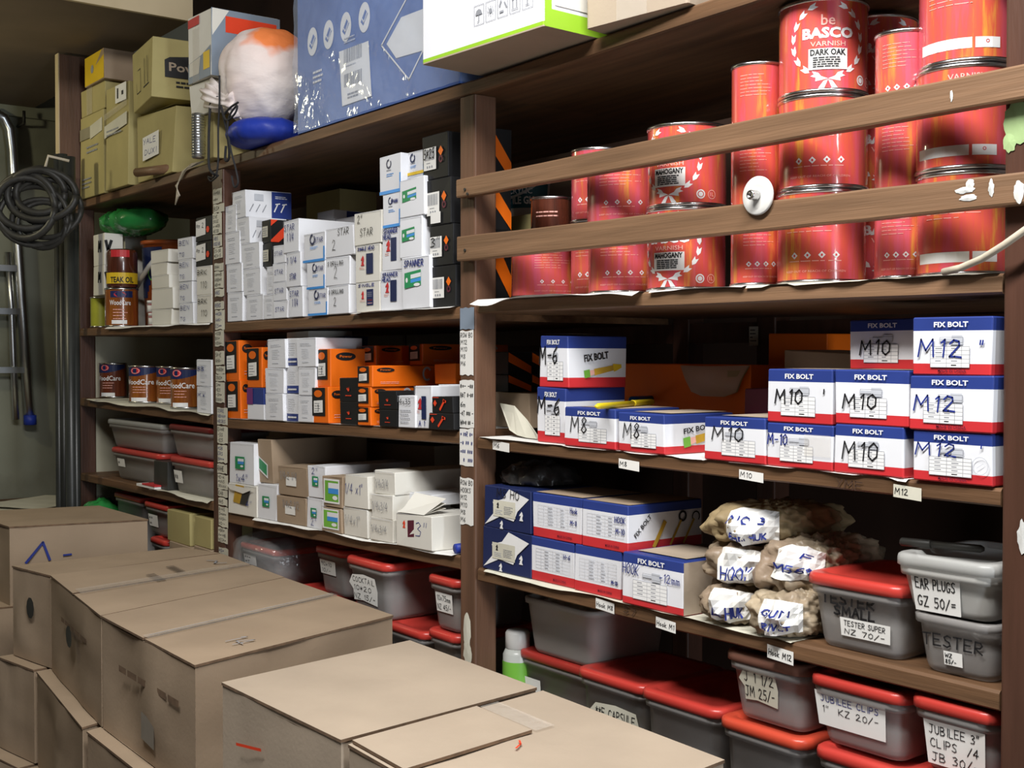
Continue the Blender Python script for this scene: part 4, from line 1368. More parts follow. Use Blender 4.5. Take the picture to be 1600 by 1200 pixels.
# tubs on the hook shelf
def tubnote(t, x0, y0, x1, y1, lines, mt=PAPER, ink=INKB, hk=.6, torn=False, th=None):
    ik = tub_front(t, .0014)
    if torn:
        pts = [(x0 + (x1 - x0) * a, y0 + (y1 - y0) * b) for a, b in ((.05, .0), (.4, .05), (.97, -.04), (1.0, .5), (.92, .98), (.5, 1.04), (.08, .95), (-.08, .62), (.06, .4))]
        ik.poly(pts, mt)
    else:
        ik.rect(x0, y0, x1, y1, mt, 4)
    ik.build('label', t)
    ik = tub_front(t, .0018)
    H = y1 - y0; dy = H / (len(lines) + .2)
    for k, tx in enumerate(lines):
        cc = ink[k] if isinstance(ink, (list, tuple)) else ink
        ik.hand(tx, x0 + (x1 - x0) * .08, y1 - dy * (k + .92), dy * hk, cc, t=th or max(.0008, dy * .065), width=(x1 - x0) * min(.84, .1 * len(tx) + .22))
    ik.build('label_writing', t)


def zr(k, u, v, y):
    p = PY(u, v, y)
    return shelf_z(k, p.x)


y = .004
t = tub_px('plastic_tub', 'milky tub marked TESTER SMALL with red lid beside the parcels', 1254, 1411, 892, 1010, y, .15, zb=zr('RC', 1330, 950, y) + .001, content=PALEBITS, fill=.7)
w_, d_, h_ = t['tub_dims'][:3]
i = tub_front(t, .001); i.hand('TESTER', w_ * .16, h_ * .62, h_ * .13, INKB, t=.0026, width=w_ * .56); i.build('marker_writing', t); i = tub_front(t, .001); i.hand('SMALL', w_ * .28, h_ * .47, h_ * .12, INKB, t=.0026, width=w_ * .44); i.build('marker_writing', t)
tubnote(t, w_ * .34, h_ * .20, w_ * .86, h_ * .45, ['TESTER SUPER', 'NZ 70/-'])
y = .000
te = tub_px('plastic_tub', 'lower translucent tub marked TESTER with small WZ 85 label', 1414, 1556, 955, 1070, y, .15, zb=zr('RC', 1480, 1040, y) + .001, lid=None, content=METALBITS, fill=.75)
w_, d_, h_ = te['tub_dims'][:3]
i = tub_front(te, .001); i.hand('TESTER', w_ * .14, h_ * .48, h_ * .20, INKB, t=.0018, width=w_ * .72); i.build('marker_writing', te)
tubnote(te, w_ * .38, h_ * .18, w_ * .60, h_ * .42, ['WZ', '85/-'])
ep = tub_px('plastic_tub', 'upper translucent tub labelled EAR PLUGS with clear lid', 1391, 1553, 862, 950, y - .004, .155, zb=te.location.z + te['tub_dims'][2] + .001, lid=LIDC, content=PALEBITS, fill=.7, body=TUBW)
w_, d_, h_ = ep['tub_dims'][:3]
tubnote(ep, w_ * .17, h_ * .03, w_ * .66, h_ * .72, ['EAR PLUGS', 'GZ 50/='], hk=.56)
pk_ = PZ(1396, 852, ep.location.z + h_ + .004)
pen('black marker pen lying on the clear lid of the EAR PLUGS tub', Vector((pk_.x + .085, pk_.y + .035, ep.location.z + h_ + .007)), Vector((pk_.x, pk_.y + .012, ep.location.z + h_ + .007)), RUBBER, RUBBER, .0042)


# ------------------------------------------------------------------ tubs below the hook shelf
# (they stand in two layers on a lower board)
yb = .015
low = {}
ZLOW = 0.885
SHELF['RD'] = ((XR0, ZLOW, XR1, ZLOW), .022)
boards['RD'] = board('RD', XR0, XR1)
SHELF['MD'] = ((XM0, .93, XM1, .93), .022)
boards['MD'] = board('MD', XM0, XM1)


def low_tub(label, u0, u1, vlid, y=.02, zb=None, lid=LIDR, h=None, vb=None, d=.17, **k):
    vm = vlid + 40
    x0, x1 = PY(u0, vm, y).x, PY(u1, vm, y).x
    zt = PY(u0, vlid, y).z
    z0 = zb if zb is not None else (PY(u0, vb, y).z if vb else ZLOW + .001)
    return tub('plastic_tub', label, (x0 + x1) / 2, y, z0, x1 - x0, d, zt - z0, lid, **k)


a1 = low_tub('red-lidded tub under the open clear tub near the spray bottle', 806, 922, 1012, .06)
tubnote(a1, a1['tub_dims'][0] * .08, a1['tub_dims'][2] * .52, a1['tub_dims'][0] * .30, a1['tub_dims'][2] * .74, ['-'])
a2 = low_tub('red-lidded tub with taped brown label, second from the spray bottle', 897, 1005, 1041, .03, content=BRASSBITS, fill=.8)
tubnote(a2, a2['tub_dims'][0] * .22, a2['tub_dims'][2] * .50, a2['tub_dims'][0] * .92, a2['tub_dims'][2] * .76, ['**E CAPSULE', '*** PRINTED'], mt=OLDPAPER, torn=True)
a3 = low_tub('red-lidded tub with no label, third from the spray bottle', 996, 1122, 1073, .015, content=BRASSBITS)
a4 = low_tub('orange-red lidded tub beneath the J 1 1/2 tub', 1118, 1254, 1117, .005, lid=LIDO)
a5 = low_tub('red-lidded tub beneath the JUBILEE CLIPS 1 inch tub', 1266, 1420, 1163, -.002)
a6 = low_tub('red-lidded tub beneath the JUBILEE CLIPS 3/4 tub', 1424, 1556, 1205, -.004)
top_of = lambda t: t.location.z + t['tub_dims'][2] + .001
b1 = low_tub('open milky tub standing on the first red lid', 810, 925, 930, .05, zb=top_of(a1), lid=None, body=TUBW, content=PALEBITS, fill=.9)
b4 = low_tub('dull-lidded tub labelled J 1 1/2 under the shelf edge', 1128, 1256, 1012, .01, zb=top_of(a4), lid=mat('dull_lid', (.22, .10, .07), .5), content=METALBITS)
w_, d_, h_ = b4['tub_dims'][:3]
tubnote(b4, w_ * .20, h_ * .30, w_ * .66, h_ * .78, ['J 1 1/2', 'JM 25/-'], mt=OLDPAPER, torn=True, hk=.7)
b5 = low_tub('red-lidded tub labelled JUBILEE CLIPS 1 inch', 1259, 1412, 1049, .004, zb=top_of(a5), content=METALBITS)
w_, d_, h_ = b5['tub_dims'][:3]
tubnote(b5, w_ * .06, h_ * .26, w_ * .80, h_ * .76, ['JUBILEE CLIPS', '1"  KZ 20/-', ''], ink=[INKBL, INKB, INKB], hk=.6)
b6 = low_tub('red-lidded tub labelled JUBILEE CLIPS 3/4 at the end post', 1416, 1556, 1083, .002, zb=top_of(a6), content=METALBITS)
w_, d_, h_ = b6['tub_dims'][:3]
tubnote(b6, w_ * .16, h_ * .10, w_ * .86, h_ * .70, ['JUBILEE 3"', 'CLIPS  /4', 'JB 30/-'], hk=.62)
# spray bottle
p = PY(786, 1060, .05)
sb = thing('spray_bottle', 'white capped bottle with green label beside the middle post', 'bottle', (p.x + .012, .07, ZLOW + .001))
zt = PY(786, 986, .05).z - ZLOW
g = G(); g.loft([rg(.022, 0), rg(.0235, .004), rg(.0235, zt * .80), rg(.019, zt * .85)], clear_mat('frosted_bottle', (.6, .62, .58), .75, .3)); g.build('bottle_body', sb, True)
g = G(); g.loft([rg(.024, zt * .12), rg(.0242, zt * .13), rg(.0242, zt * .74), rg(.024, zt * .75)], LEAFG, False, False); g.build('green_label', sb, True)
g = G(); g.loft([rg(.018, zt * .85), rg(.0195, zt * .86), rg(.0195, zt * .98), rg(.017, zt)], NYLON); g.build('cap', sb, True)


# ================================================================== middle bay
def white_box(label, u0, u1, vt, on, hand=None, y=.004, d=.10, body=WHITE, print_='lines', hx=.12, hy=.55, hh=.22, ink=INKBL, hw=.7, hand2=None, vmid=None, group='white screw boxes', rz=0.0, name='screw_box', rise=0.0):
    b = Box(name, label, u0, u1, vt, on, y=y, d=d, body=body, group=group, vmid=vmid, rz=rz)
    W, H = b.w, b.h
    b.flapline()
    i = b.front()
    if print_ == 'lines':
        i.lines(W * .20, H * .80, W * .6, 2, H * .06, INKLG, H * .016); i.lines(W * .28, H * .62, W * .45, 6, H * .06, INKLG, H * .012); i.lines(W * .30, H * .16, W * .4, 1, H * .06, INKLG, H * .022)
    elif print_ == 'gear':
        n = 8
        for k in range(n):
            if k in (1,):
                continue
            a = math.tau * k / n
            cx, cy, r = W * .45, H * .78, W * .10
            i.stroke([(cx + r * math.cos(a), cy + r * math.sin(a)), (cx + r * math.cos(a + .55), cy + r * math.sin(a + .55))], W * .045, NAVY)
        i.lines(W * .34, H * .60, W * .25, 1, H * .05, INKG, H * .03)
        i.lines(W * .34, H * .50, W * .36, 2, H * .05, SKYB, H * .02)
        i.rect(0, 0, W, H * .085, SKYB); i.rect(W * .94, 0, W, H * .5, SKYB)
    elif print_ == 'horse':
        horse(i, W * .24, H * .45, H * .28, RED)
        i.lines(W * .18, H * .40, W * .22, 2, H * .04, INKP, H * .015)
        i.rect(W * .46, H * .22, W * .74, H * .76, NAVY); i.rect(W * .50, H * .36, W * .70, H * .42, MAROON); i.rect(W * .50, H * .28, W * .70, H * .30, INKP)
        for q in range(3):
            i.rect(W * .49, H * (.52 + .06 * q), W * .69, H * (.535 + .06 * q), INKG)
    elif print_ == 'green':
        i.rect(W * .12, H * .40, W * .70, H * .70, GREEN, 1, None, .08); i.rect(W * .34, H * .58, W * .70, H * .66, WHITE, 1, None, .08); i.rect(W * .34, H * .50, W * .70, H * .565, SKYB, 1, None, .08)
        i.disc(W * .56, H * .46, W * .11, H * .032, INKW, 14); i.disc(W * .20, H * .56, W * .04, H * .05, INKW, 10)
    i.build('front_print', b.root)
    if hand or hand2:
        q = b.front(.0012)
        if hand:
            q.hand(hand, W * hx, H * hy, H * hh, ink, t=max(.0010, H * .022), width=W * hw, rise=rise)
        if hand2:
            tx, sx, sy, sh, sw = hand2
            q.hand(tx, W * sx, H * sy, H * sh, ink, t=max(.0010, H * .022), width=W * sw, rise=rise)
        q.build('handwriting', b.root)
    return b


def stack(rows, on, **k):
    """rows from the bottom: (label, u0, u1, vt, extra)"""
    prev = on
    out = []
    for (lab, u0, u1, vt, ex) in rows:
        kk = dict(k); kk.update(ex)
        prev = white_box(lab, u0, u1, vt, prev, **kk)
        out.append(prev)
    return out


# --- screw boxes on the upper shelf
stack([('bottom white box of the first stack beside the note-covered post', 356, 379, 458, {}), ('second white box from the bottom beside the note-covered post', 354, 378, 414, {}),
       ('third white box from the bottom beside the note-covered post', 352, 375, 365, {}), ('topmost white box of the first stack beside the note-covered post', 352, 369, 323, {'d': .07})], 'MA', d=.055)
c2 = stack([('bottom plain white box of the second stack from the note-covered post', 385, 411, 462, {}), ('second white box up in the second stack from the note-covered post', 380, 407, 421, {}),
            ('third white box up in the second stack from the note-covered post', 377, 405, 382, {}), ('white box with small screw drawings, under the white and blue one', 370, 390, 342, {'d': .085}),
            ('white and blue screw box topmost in the second stack', 363, 384, 301, {'d': .105})], 'MA', d=.065, y=.006)
for b, blue in ((c2[3], False), (c2[4], True)):
    i = b.side()
    D, H = b.d, b.h
    for k in range(3):
        x0 = D * (.08 + k * .14)
        i.stroke([(x0, H * .22), (x0 + D * .08, H * .48)], .0018, INKG)
    i.rect(D * .18, H * .62, D * .38, H * .86, INKLG)
    if blue:
        i.rect(D * .56, 0.001, D, H - .001, BLUE)
        for k in range(2):
            x0 = D * (.62 + k * .15)
            i.stroke([(x0, H * .26), (x0 + D * .07, H * .52)], .0028, INKW); i.stroke([(x0 + D * .03, H * .53), (x0 + D * .12, H * .56)], .0024, INKW)
        i.lines(D * .64, H * .80, D * .28, 2, H * .06, INKW, H * .025)
    i.build('side_print', b.root)
c3 = stack([('bottom white box under the black stickered pair', 412, 432, 461, {}), ('white box right under the black stickered pair', 416, 431, 417, {})], 'MA', d=.05, y=.002)


def black_box(label, u0, u1, vt, on, hand=None, y=.004, d=.10, stripe=False, small=False, vmid=None, code=True, mt=ORANGE):
    b = Box('black_screw_box', label, u0, u1, vt, on, y=y, d=d, body=BLACK, group='black screw boxes', vmid=vmid)
    W, H = b.w, b.h
    i = b.front(.0008)
    if small:
        i.rect(W * .15, H * .25, W * .75, H * .72, OLDPAPER)
    else:
        i.rect(W * .06, H * .22, W * .56, H * .72, PAPER)
    i.build('sticker', b.root)
    i = b.front(.0012)
    if not small:
        i.bars(W * .10, H * .44, W * .50, H * .68, INKG)
        i.lines(W * .18, H * .37, W * .22, 1, H * .04, INKG, H * .012)
        for k in range(3):
            i.disc(W * (.22 + k * .09), H * .29, W * .028, H * .03, INKG, 10)
        i.build('sticker_print', b.root)
        i = b.front()
        i.disc(W * .74, H * .60, W * .10, H * .115, ORANGE, 4); i.build('orange_mark', b.root)
        i = b.front(); i.disc(W * .74, H * .42, W * .08, H * .085, MAROON, 8, hole=.5); i.build('maroon_mark', b.root)
    else:
        i.lines(W * .2, H * .6, W * .5, 4, H * .09, INKG, H * .03); i.build('sticker_print', b.root)
    if hand:
        q = b.front(.0015); q.hand(hand, W * .08, H * .48, H * .22, INKB, t=.0014, width=W * .45); q.build('handwriting', b.root)
    if stripe:
        i = b.side()
        i.poly([(0, H * .10), (b.d * .62, H * .98), (b.d * .98, H * .98), (b.d * .25, H * .02), (0, H * .02)], mt); i.build('stripe', b.root)
        i = b.side(); i.poly([(0, H * .70), (b.d * .22, H * .98), (0, H * .98)], mt); i.build('corner_stripe', b.root)
    return b


REDOR = mat('print_red_orange', (0.75, 0.06, 0.02), .42, .08)
k1 = black_box('lower of two small black boxes with pale stickers among white boxes', 410, 424, 381, c3[1], y=.014, d=.06, small=True)
k2 = black_box('upper small black box with red stripe among white boxes', 409, 423, 345, k1, y=.014, d=.07, small=True, stripe=True, mt=REDOR)
stack([('bottom small STAR box in the stack of four', 428, 449, 471, {'hy': .4}), ('second small STAR box in the stack of four', 427, 448, 442, {}), ('third small STAR box in the stack of four', 427, 447, 413, {}),
       ('topmost small STAR box in the stack of four', 427, 446, 385, {})], 'MA', hand='STAR', hx=.16, hy=.42, hh=.24, print_=None, d=.07, y=.000, ink=INKBL)
s5 = stack([('bottom tall box marked STAR 1 1/4', 452, 473, 449, {}), ('middle tall box marked 1 1/4 star', 447, 470, 396, {'hand': '1 1/4', 'hand2': ('STAR', .3, .22, .16, .45)}), ('topmost tall box marked STAR 1 1/4', 443, 467, 346, {'d': .155})],
           'MA', hand='STAR', hand2=('1 1/4', .28, .36, .24, .45), hx=.1, hy=.68, hh=.18, print_=None, d=.12, y=-.002)
s6 = stack([('bottom blue-banded box with gear mark and STAR', 482, 512, 453, {}), ('middle blue-banded box with gear mark and STAR', 480, 508, 411, {}), ('topmost blue-banded box with gear mark and STAR', 474, 508, 367, {})],
           'MA', hand='STAR', hx=.58, hy=.66, hh=.15, hw=.38, print_='gear', d=.09, y=-.004)
s7 = stack([('bottom box marked S DRILLING 2 star', 510, 546, 448, {'hand': 'S DRILLING', 'hand2': ('2', .36, .28, .30, .14)}), ('middle box marked S DRILLING 2 star', 508, 546, 404, {'hand': 'S DRILLING', 'hand2': ('2', .40, .26, .42, .18)}),
            ('topmost of the S DRILLING stack, marked 2 STAR', 509, 553, 359, {'hx': .46, 'hand2': ('2', .26, .22, .36, .16), 'hw': .42, 'hh': .22})], 'MA', hand='STAR', hx=.14, hy=.72, hh=.13, hw=.66, print_=None, d=.10, y=-.003, ink=INKB)
w1 = white_box('plain white box set behind the 2 STAR box', 526, 553, 343, s7[1], print_=None, y=.165, d=.10, vmid=350)
w2 = white_box('white and blue box far behind the STAR boxes', 496, 522, 333, s6[1], print_=None, y=.165, d=.12, vmid=345)
i = w2.side(); i.rect(w2.d * .25, 0.001, w2.d, w2.h - .001, BLUE); i.build('blue_print', w2.root)
s8 = stack([('bottom box with red horse mark, under another horse box', 557, 594, 443, {'print_': 'horse', 'hand': 'SINGLE', 'hy': .86, 'hh': .09}), ('box with red horse mark, under the 2 inch STAR box', 556, 594, 385, {'print_': 'horse', 'hand': 'SINGLE HEAD', 'hy': .86, 'hh': .08}),
            ('box marked 2 inch STAR on two horse boxes', 554, 596, 335, {'hand': 'STAR', 'hx': .24, 'hy': .28, 'hh': .22, 'hw': .5, 'hand2': ('2"', .14, .68, .24, .2), 'ink': INKB})], 'MA', print_=None, d=.12, y=-.004, body=WHITE2)
s9 = stack([('bottom SPANNER HEAD box with red horse', 595, 630, 425, {'print_': 'horse', 'hand': 'SPANNER', 'hand2': ('HEAD', .1, .74, .10, .4), 'hy': .86, 'hh': .09}), ('second SPANNER HEAD box with red horse', 597, 629, 358, {'print_': 'horse', 'hand': 'SPANNER', 'hand2': ('HEAD', .1, .74, .10, .4), 'hy': .87, 'hh': .10}),
            ('gear-marked box just below the wave-banded box', 599, 626, 305, {'print_': 'gear', 'hand': 'SPANN', 'hx': .5, 'hy': .70, 'hh': .10, 'hw': .4}), ('top gear-marked box with blue wave band', 594, 627, 247, {'print_': 'gear'})], 'MA', print_=None, d=.09, y=-.004)
s10 = stack([('bottom white box with green label marked SPANNER', 628, 672, 404, {'hand': 'SPANNER', 'hx': .12, 'hy': .82, 'hh': .12}), ('middle white box with green label', 625, 659, 342, {}), ('upper white box with green label under the gear box', 625, 663, 283, {})], 'MA', print_='green', d=.08, y=-.008)
gx = white_box('white box with gear and yellow band, highest beside black boxes', 631, 664, 241, s10[2], print_='gear', y=.01, d=.08)
i = gx.front(.0010); i.rect(0, gx.h * .20, gx.w, gx.h * .30, YELLOW); i.rect(gx.w * .1, gx.h * .09, gx.w * .95, gx.h * .18, INKLG); i.build('yellow_band', gx.root)
kb1 = black_box('bottom black box of the tall stack at the middle post', 674, 712, 417, 'MA', y=-.002, d=.06)
kb2 = black_box('second black box of the tall stack, scribbled 3 inch', 671, 708, 354, kb1, '3"', y=-.002, d=.06)
kb3 = black_box('third black box of the tall stack at the middle post', 666, 705, 283, kb2, y=-.002, d=.06)
kb4 = black_box('topmost black box of the tall stack at the middle post', 661, 700, 215, kb3, '5*25', y=-.002, d=.06)
i = kb3.front(.0014); i.rect(kb3.w * .22, kb3.h * .04, kb3.w * .62, kb3.h * .28, PAPER); i.build('second_sticker', kb3.root)
curled('liner_sheet', 'white liner paper under the SPANNER and black boxes', 555, 714, 'MA', 488, -.012, PAPER, .004, 31)
# pale cartons deep in the gloom of that shelf
Box('dim_carton', 'dim greenish carton far back on the screw shelf', 478, 530, 306, 'LA', y=.30, d=.1, body=CARDY, vmid=380)


# --- orange and black boxes
def orange_box(label, u0, u1, vt, on, y=.004, d=.13, vmid=None, lab=True, hand=None):
    b = Box('orange_screw_box', label, u0, u1, vt, on, y=y, d=d, body=ORANGE, group='orange screw boxes', vmid=vmid)
    W, H, D = b.w, b.h, b.d
    i = b.front(); i.rect(W * .0, H * .20, W * .84, H * .985, BLACK); i.build('black_panel', b.root)
    i = b.front(.0009); i.disc(W * .40, H * .82, W * .26, H * .10, ORANGE, 18); i.build('oval_mark', b.root)
    i = b.front(.0011); i.rect(W * .12, H * .28, W * .70, H * .62, PAPER, 1, None, .04); i.build('sticker', b.root)
    i = b.front(.0015); i.lines(W * .18, H * .54, W * .4, 4, H * .07, INKG, H * .015)
    if hand:
        i.hand(hand, W * .36, H * .34, H * .18, INKB, t=.0014)
    i.build('sticker_print', b.root)
    i = b.side(); i.disc(D * .20, H * .80, D * .13, H * .11, BLACK, 20); i.build('oval_print', b.root)
    i = b.side(.0010); i.text('Power', D * .20, H * .77, H * .07, ORANGE, .01, D * .16, 'c'); i.build('oval_lettering', b.root); i = b.side(.0010); i.lines(D * .12, H * .22, D * .3, 2, H * .07, INKP, H * .02); i.build('side_lettering', b.root)
    i = b.side(.0008)
    c = (D * .82, H * .60)
    i.stroke([(c[0] + H * .22 * math.cos(a), c[1] + H * .30 * math.sin(a)) for a in [math.radians(40 + 26 * k) for k in range(11)]], H * .10, INKLG); i.build('screw_picture', b.root)
    return b


o1 = orange_box('lower orange box at the note-covered post end', 355, 376, 595, 'MB', d=.06)
o2 = orange_box('upper orange box at the note-covered post end', 353, 374, 533, o1, d=.09)
pb = Box('purple_white_box', 'purple and white box beneath a lone orange box', 387, 413, 606, 'MB', y=.000, d=.06, bands=[(.48, WHITE), (1.0, BLUE)])
i = pb.front(); i.rect(0, pb.h * .48, pb.w * .36, pb.h * .99, mat('print_purple', (.16, .03, .16), .5)); i.build('purple_panel', pb.root)
o3 = orange_box('orange box standing on the purple and white box', 387, 409, 544, pb, y=.000, d=.055)
stack([('bottom white box beside the purple and white box', 415, 443, 615, {}), ('middle white box of the stack beside the lone orange box', 415, 443, 576, {}), ('topmost white box of the stack beside the lone orange box', 418, 446, 531, {})], 'MB', d=.07, y=-.002)
wb_ = []
for lab, vt, on in (('bottom white box with blue foot band', 615, 'MB'), ('middle white box with blue foot band', 572, 0), ('topmost white box with blue foot band', 529, 1)):
    b = Box('screw_box', lab, 448, 467, vt, on if isinstance(on, str) else wb_[on], y=.004, d=.08, bands=[(.28, SKYB if 0 else BLUE), (1.0, WHITE)], group='white screw boxes')
    i = b.front(); i.lines(b.w * .2, b.h * .8, b.w * .6, 6, b.h * .08, INKLG, b.h * .015); i.lines(b.w * .15, b.h * .12, b.w * .7, 1, b.h * .08, INKW, b.h * .06, 0); i.build('front_print', b.root)
    wb_.append(b)
sw = stack([('bottom white box beside the big lower orange box', 466, 490, 618, {}), ('middle white box beside the big orange boxes', 466, 492, 574, {}), ('topmost white box beside the big upper orange box', 464, 494, 529, {'d': .1})], 'MB', d=.07, y=-.002)
Box('dim_carton', 'pale carton lying on top behind the banded white boxes', 448, 482, 519, wb_[2], y=.05, d=.1, body=WHITE2, vmid=530)
o4 = orange_box('big lower orange box with marker stroke on sticker', 489, 513, 605, 'MB', y=-.002, d=.10, hand='1')
o5 = orange_box('big upper orange box with marker stroke on sticker', 496, 516, 546, o4, y=.004, d=.165, hand='1')
nv = Box('dim_carton', 'dark blue carton with white lettering lying behind the big orange box', 518, 540, 527, o5, y=.10, d=.05, body=NAVY, vmid=535)


def bird_box(label, u0, u1, vt, on, y=.000, d=.07, s=.36):
    b = Box('black_bird_box', label, u0, u1, vt, on, y=y, d=d, body=BLACK, group='black boxes with orange bird mark')
    W, H = b.w, b.h
    i = b.front()
    p = [(-.5, .2), (-.25, .05), (0, -.2), (.3, -.15), (.45, .1), (.3, .35), (.38, .6), (.12, .2), (0, .5), (-.08, .12), (-.3, .42)]
    i.poly([(W * .5 + a * H * s * .7, H * .48 + c * H * s * .7) for a, c in p], REDOR); i.build('bird_mark', b.root)
    i = b.front(); i.lines(W * .35, H * .24, W * .35, 1, H * .1, REDOR, H * .04); i.build('mark_print', b.root)
    return b


bd1 = bird_box('lower black bird box beside the big orange boxes', 532, 559, 628, 'MB')
bd2 = bird_box('upper black bird box beside the big orange boxes', 531, 559, 590, bd1)
so1 = orange_box('lowest small orange box of the stack of three', 559, 580, 636, 'MB', y=-.004, d=.09)
so2 = orange_box('middle small orange box of the stack of three', 559, 580, 605, so1, y=-.004, d=.09)
so3 = orange_box('top small orange box of the stack of three', 560, 581, 572, so2, y=-.004, d=.14)
ob1 = orange_box('orange box deep behind the top small orange box', 566, 588, 541, so3, y=.08, d=.16, vmid=555)
bd3 = bird_box('lower small black bird box beside the 4x35 box', 593, 620, 640, 'MB', y=-.004, d=.10)
bd4 = bird_box('upper small black bird box beside the 4x35 box', 592, 620, 611, bd3, y=-.004, d=.13)
ob2 = orange_box('orange box standing behind the black bird boxes', 632, 652, 571, 'MB', y=.125, d=.16, vmid=600)
ob3 = orange_box('orange box with black panel, highest at the back', 640, 660, 538, ob2, y=.13, d=.2, vmid=560)
f1 = white_box('white box handwritten 4x35', 622, 648, 618, 'MB', '4x35', y=-.008, d=.09, print_=None, hx=.14, hy=.74, hh=.16, ink=INKB, hw=.7)
i = f1.front(); i.lines(f1.w * .16, f1.h * .52, f1.w * .66, 4, f1.h * .12, INKG, f1.h * .03); i.build('front_print', f1.root)
f2 = white_box('taller white box with red horse beside the 4x35 box', 648, 674, 603, 'MB', 'A 1', y=-.004, d=.11, print_='horse', hx=.3, hy=.06, hh=.12, hw=.4)
pkb = Box('pale_pink_box', 'pale pink and white box behind the black screw-picture boxes', 684, 711, 601, 'MB', y=.06, d=.08, bands=[(.55, mat('print_pink', (.72, .50, .47), .5)), (1.0, WHITE)], vmid=615)


def screw_pic_box(label, u0, u1, vt, on):
    b = Box('black_picture_box', label, u0, u1, vt, on, y=-.010, d=.06, body=BLACK, group='black boxes with screw picture')
    W, H = b.w, b.h
    i = b.front(); i.disc(W * .18, H * .58, W * .085, H * .20, REDOR, 4); i.build('diamond_mark', b.root)
    i = b.front(); i.stroke([(W * .42, H * .22), (W * .62, H * .72)], .0042, REDOR); i.stroke([(W * .58, H * .76), (W * .68, H * .68)], .004, REDOR); i.build('screw_picture', b.root)
    i = b.front(); i.lines(W * .06, H * .90, W * .3, 1, H * .1, REDOR, H * .04, 0); i.build('mark_print', b.root)
    return b


q1 = screw_pic_box('lower black box with orange screw picture at the shelf end', 670, 709, 645, 'MB')
q2 = screw_pic_box('upper black box with orange screw picture at the shelf end', 675, 708, 619, q1)
q2b = Box('orange_carton', 'small orange carton at the shelf end behind the pale pink box', 680, 712, 569, pkb, y=.10, d=.10, body=ORANGE, vmid=590)
curled('liner_sheet', 'thin liner paper under the orange screw boxes', 356, 712, 'MB', 660, .0015, PAPER, .002, 41)


# --- bolt boxes on the lower shelf
def kraft_box(label, u0, u1, vt, on, sticker='white', hand=None, y=.000, d=.12, body=CARD, vmid=None, ink=INKG):
    b = Box('bolt_box', label, u0, u1, vt, on, y=y, d=d, body=body, group='boxes of roofing bolts', vmid=vmid, jit=.0016)
    W, H = b.w, b.h
    b.flapline(CARDE if body is CARD else INKLG)
    i = b.front(.0009)
    if sticker == 'white':
        i.rect(W * .30, H * .34, W * .66, H * .64, PAPER); i.build('sticker', b.root)
    elif sticker in ('green', 'greenbig'):
        x0, x1, y0, y1 = (.28, .66, .36, .66) if sticker == 'green' else (.08, .90, .12, .92)
        i.rect(W * x0, H * y0, W * x1, H * y1, INKW if sticker == 'greenbig' else GREEN)
        if sticker == 'greenbig':
            i.rect(W * (x0 + .06), H * (y0 + .06), W * (x1 - .06), H * (y1 - .06), LEAFG)
        i.build('sticker', b.root)
        i = b.front(.0013)
        w_, h_ = (x1 - x0) * W, (y1 - y0) * H
        i.rect(W * x0 + w_ * .30, H * y0 + h_ * .62, W * x0 + w_ * .94, H * y0 + h_ * .84, WHITE); i.rect(W * x0 + w_ * .30, H * y0 + h_ * .40, W * x0 + w_ * .94, H * y0 + h_ * .62, SKYB)
        i.disc(W * x0 + w_ * .72, H * y0 + h_ * .24, w_ * .16, h_ * .09, INKW, 14); i.build('sticker_print', b.root)
    if hand:
        q = b.front(.0016)
        for (tx, sx, sy, sh, sw_, mt_) in hand:
            q.hand(tx, W * sx, H * sy, H * sh, mt_, t=max(.0011, H * .02), width=W * sw_)
        q.build('handwriting', b.root)
    return b


r1 = kraft_box('lower torn white box with yellow and brown sticker beside the post', 357, 401, 754, 'MC', None, [('4"', .66, .30, .2, .22, INKBL)], y=-.004, body=WHITE2, d=.10)
i = r1.front(.001); i.poly([(r1.w * .20, r1.h * .40), (r1.w * .48, r1.h * .36), (r1.w * .60, r1.h * .96), (r1.w * .30, r1.h * .98)], BRASS); i.build('yellow_sticker', r1.root)
i = r1.front(.0012); i.poly([(r1.w * .44, r1.h * .36), (r1.w * .68, r1.h * .34), (r1.w * .82, r1.h * .86), (r1.w * .58, r1.h * .92)], RUBBER); i.build('brown_sticker', r1.root)
r2 = kraft_box('upper white box with small green label beside the post', 358, 397, 690, r1, 'green', [('1x4"', .3, .06, .18, .5, INKBL)], y=-.002, body=WHITE, d=.10)
i = r1.front(.004); i.poly([(-.002, r1.h * .96), (r1.w * .96, r1.h * .90), (r1.w * .60, r1.h * .72), (r1.w * .15, r1.h * .80)], WHITE2); i.build('torn_flap', r1.root)
r3 = kraft_box('white box with green label under the long kraft carton', 403, 432, 755, 'MC', 'green', y=-.002, body=WHITE, d=.12)
r4 = kraft_box('long kraft carton with green sticker, deep and tall', 404, 426, 686, r3, None, y=.010, d=.22)
i = r4.front(.001); i.rect(r4.w * .06, r4.h * .30, r4.w * .72, r4.h * .62, INKW, 1, None, -.4); i.build('sticker', r4.root)
i = r4.front(.0014); i.rect(r4.w * .12, r4.h * .33, r4.w * .66, r4.h * .57, GREEN, 1, None, -.4); i.build('sticker_print', r4.root)
r5 = kraft_box('lower plain kraft box with white sticker', 434, 478, 772, 'MC', 'white', [('1/4x2 1/2', .22, .58, .26, .6, INKG)], y=-.002)
r6 = kraft_box('upper plain kraft box with white sticker', 435, 480, 727, r5, 'white', [('1/4x2 1/4', .10, .56, .26, .6, INKG)], y=-.002, d=.13)
r7 = kraft_box('lower white box marked 2 inch with teal label', 480, 504, 776, 'MC', 'green', [('2"', .30, .10, .22, .4, INKBL)], y=-.002, body=WHITE)
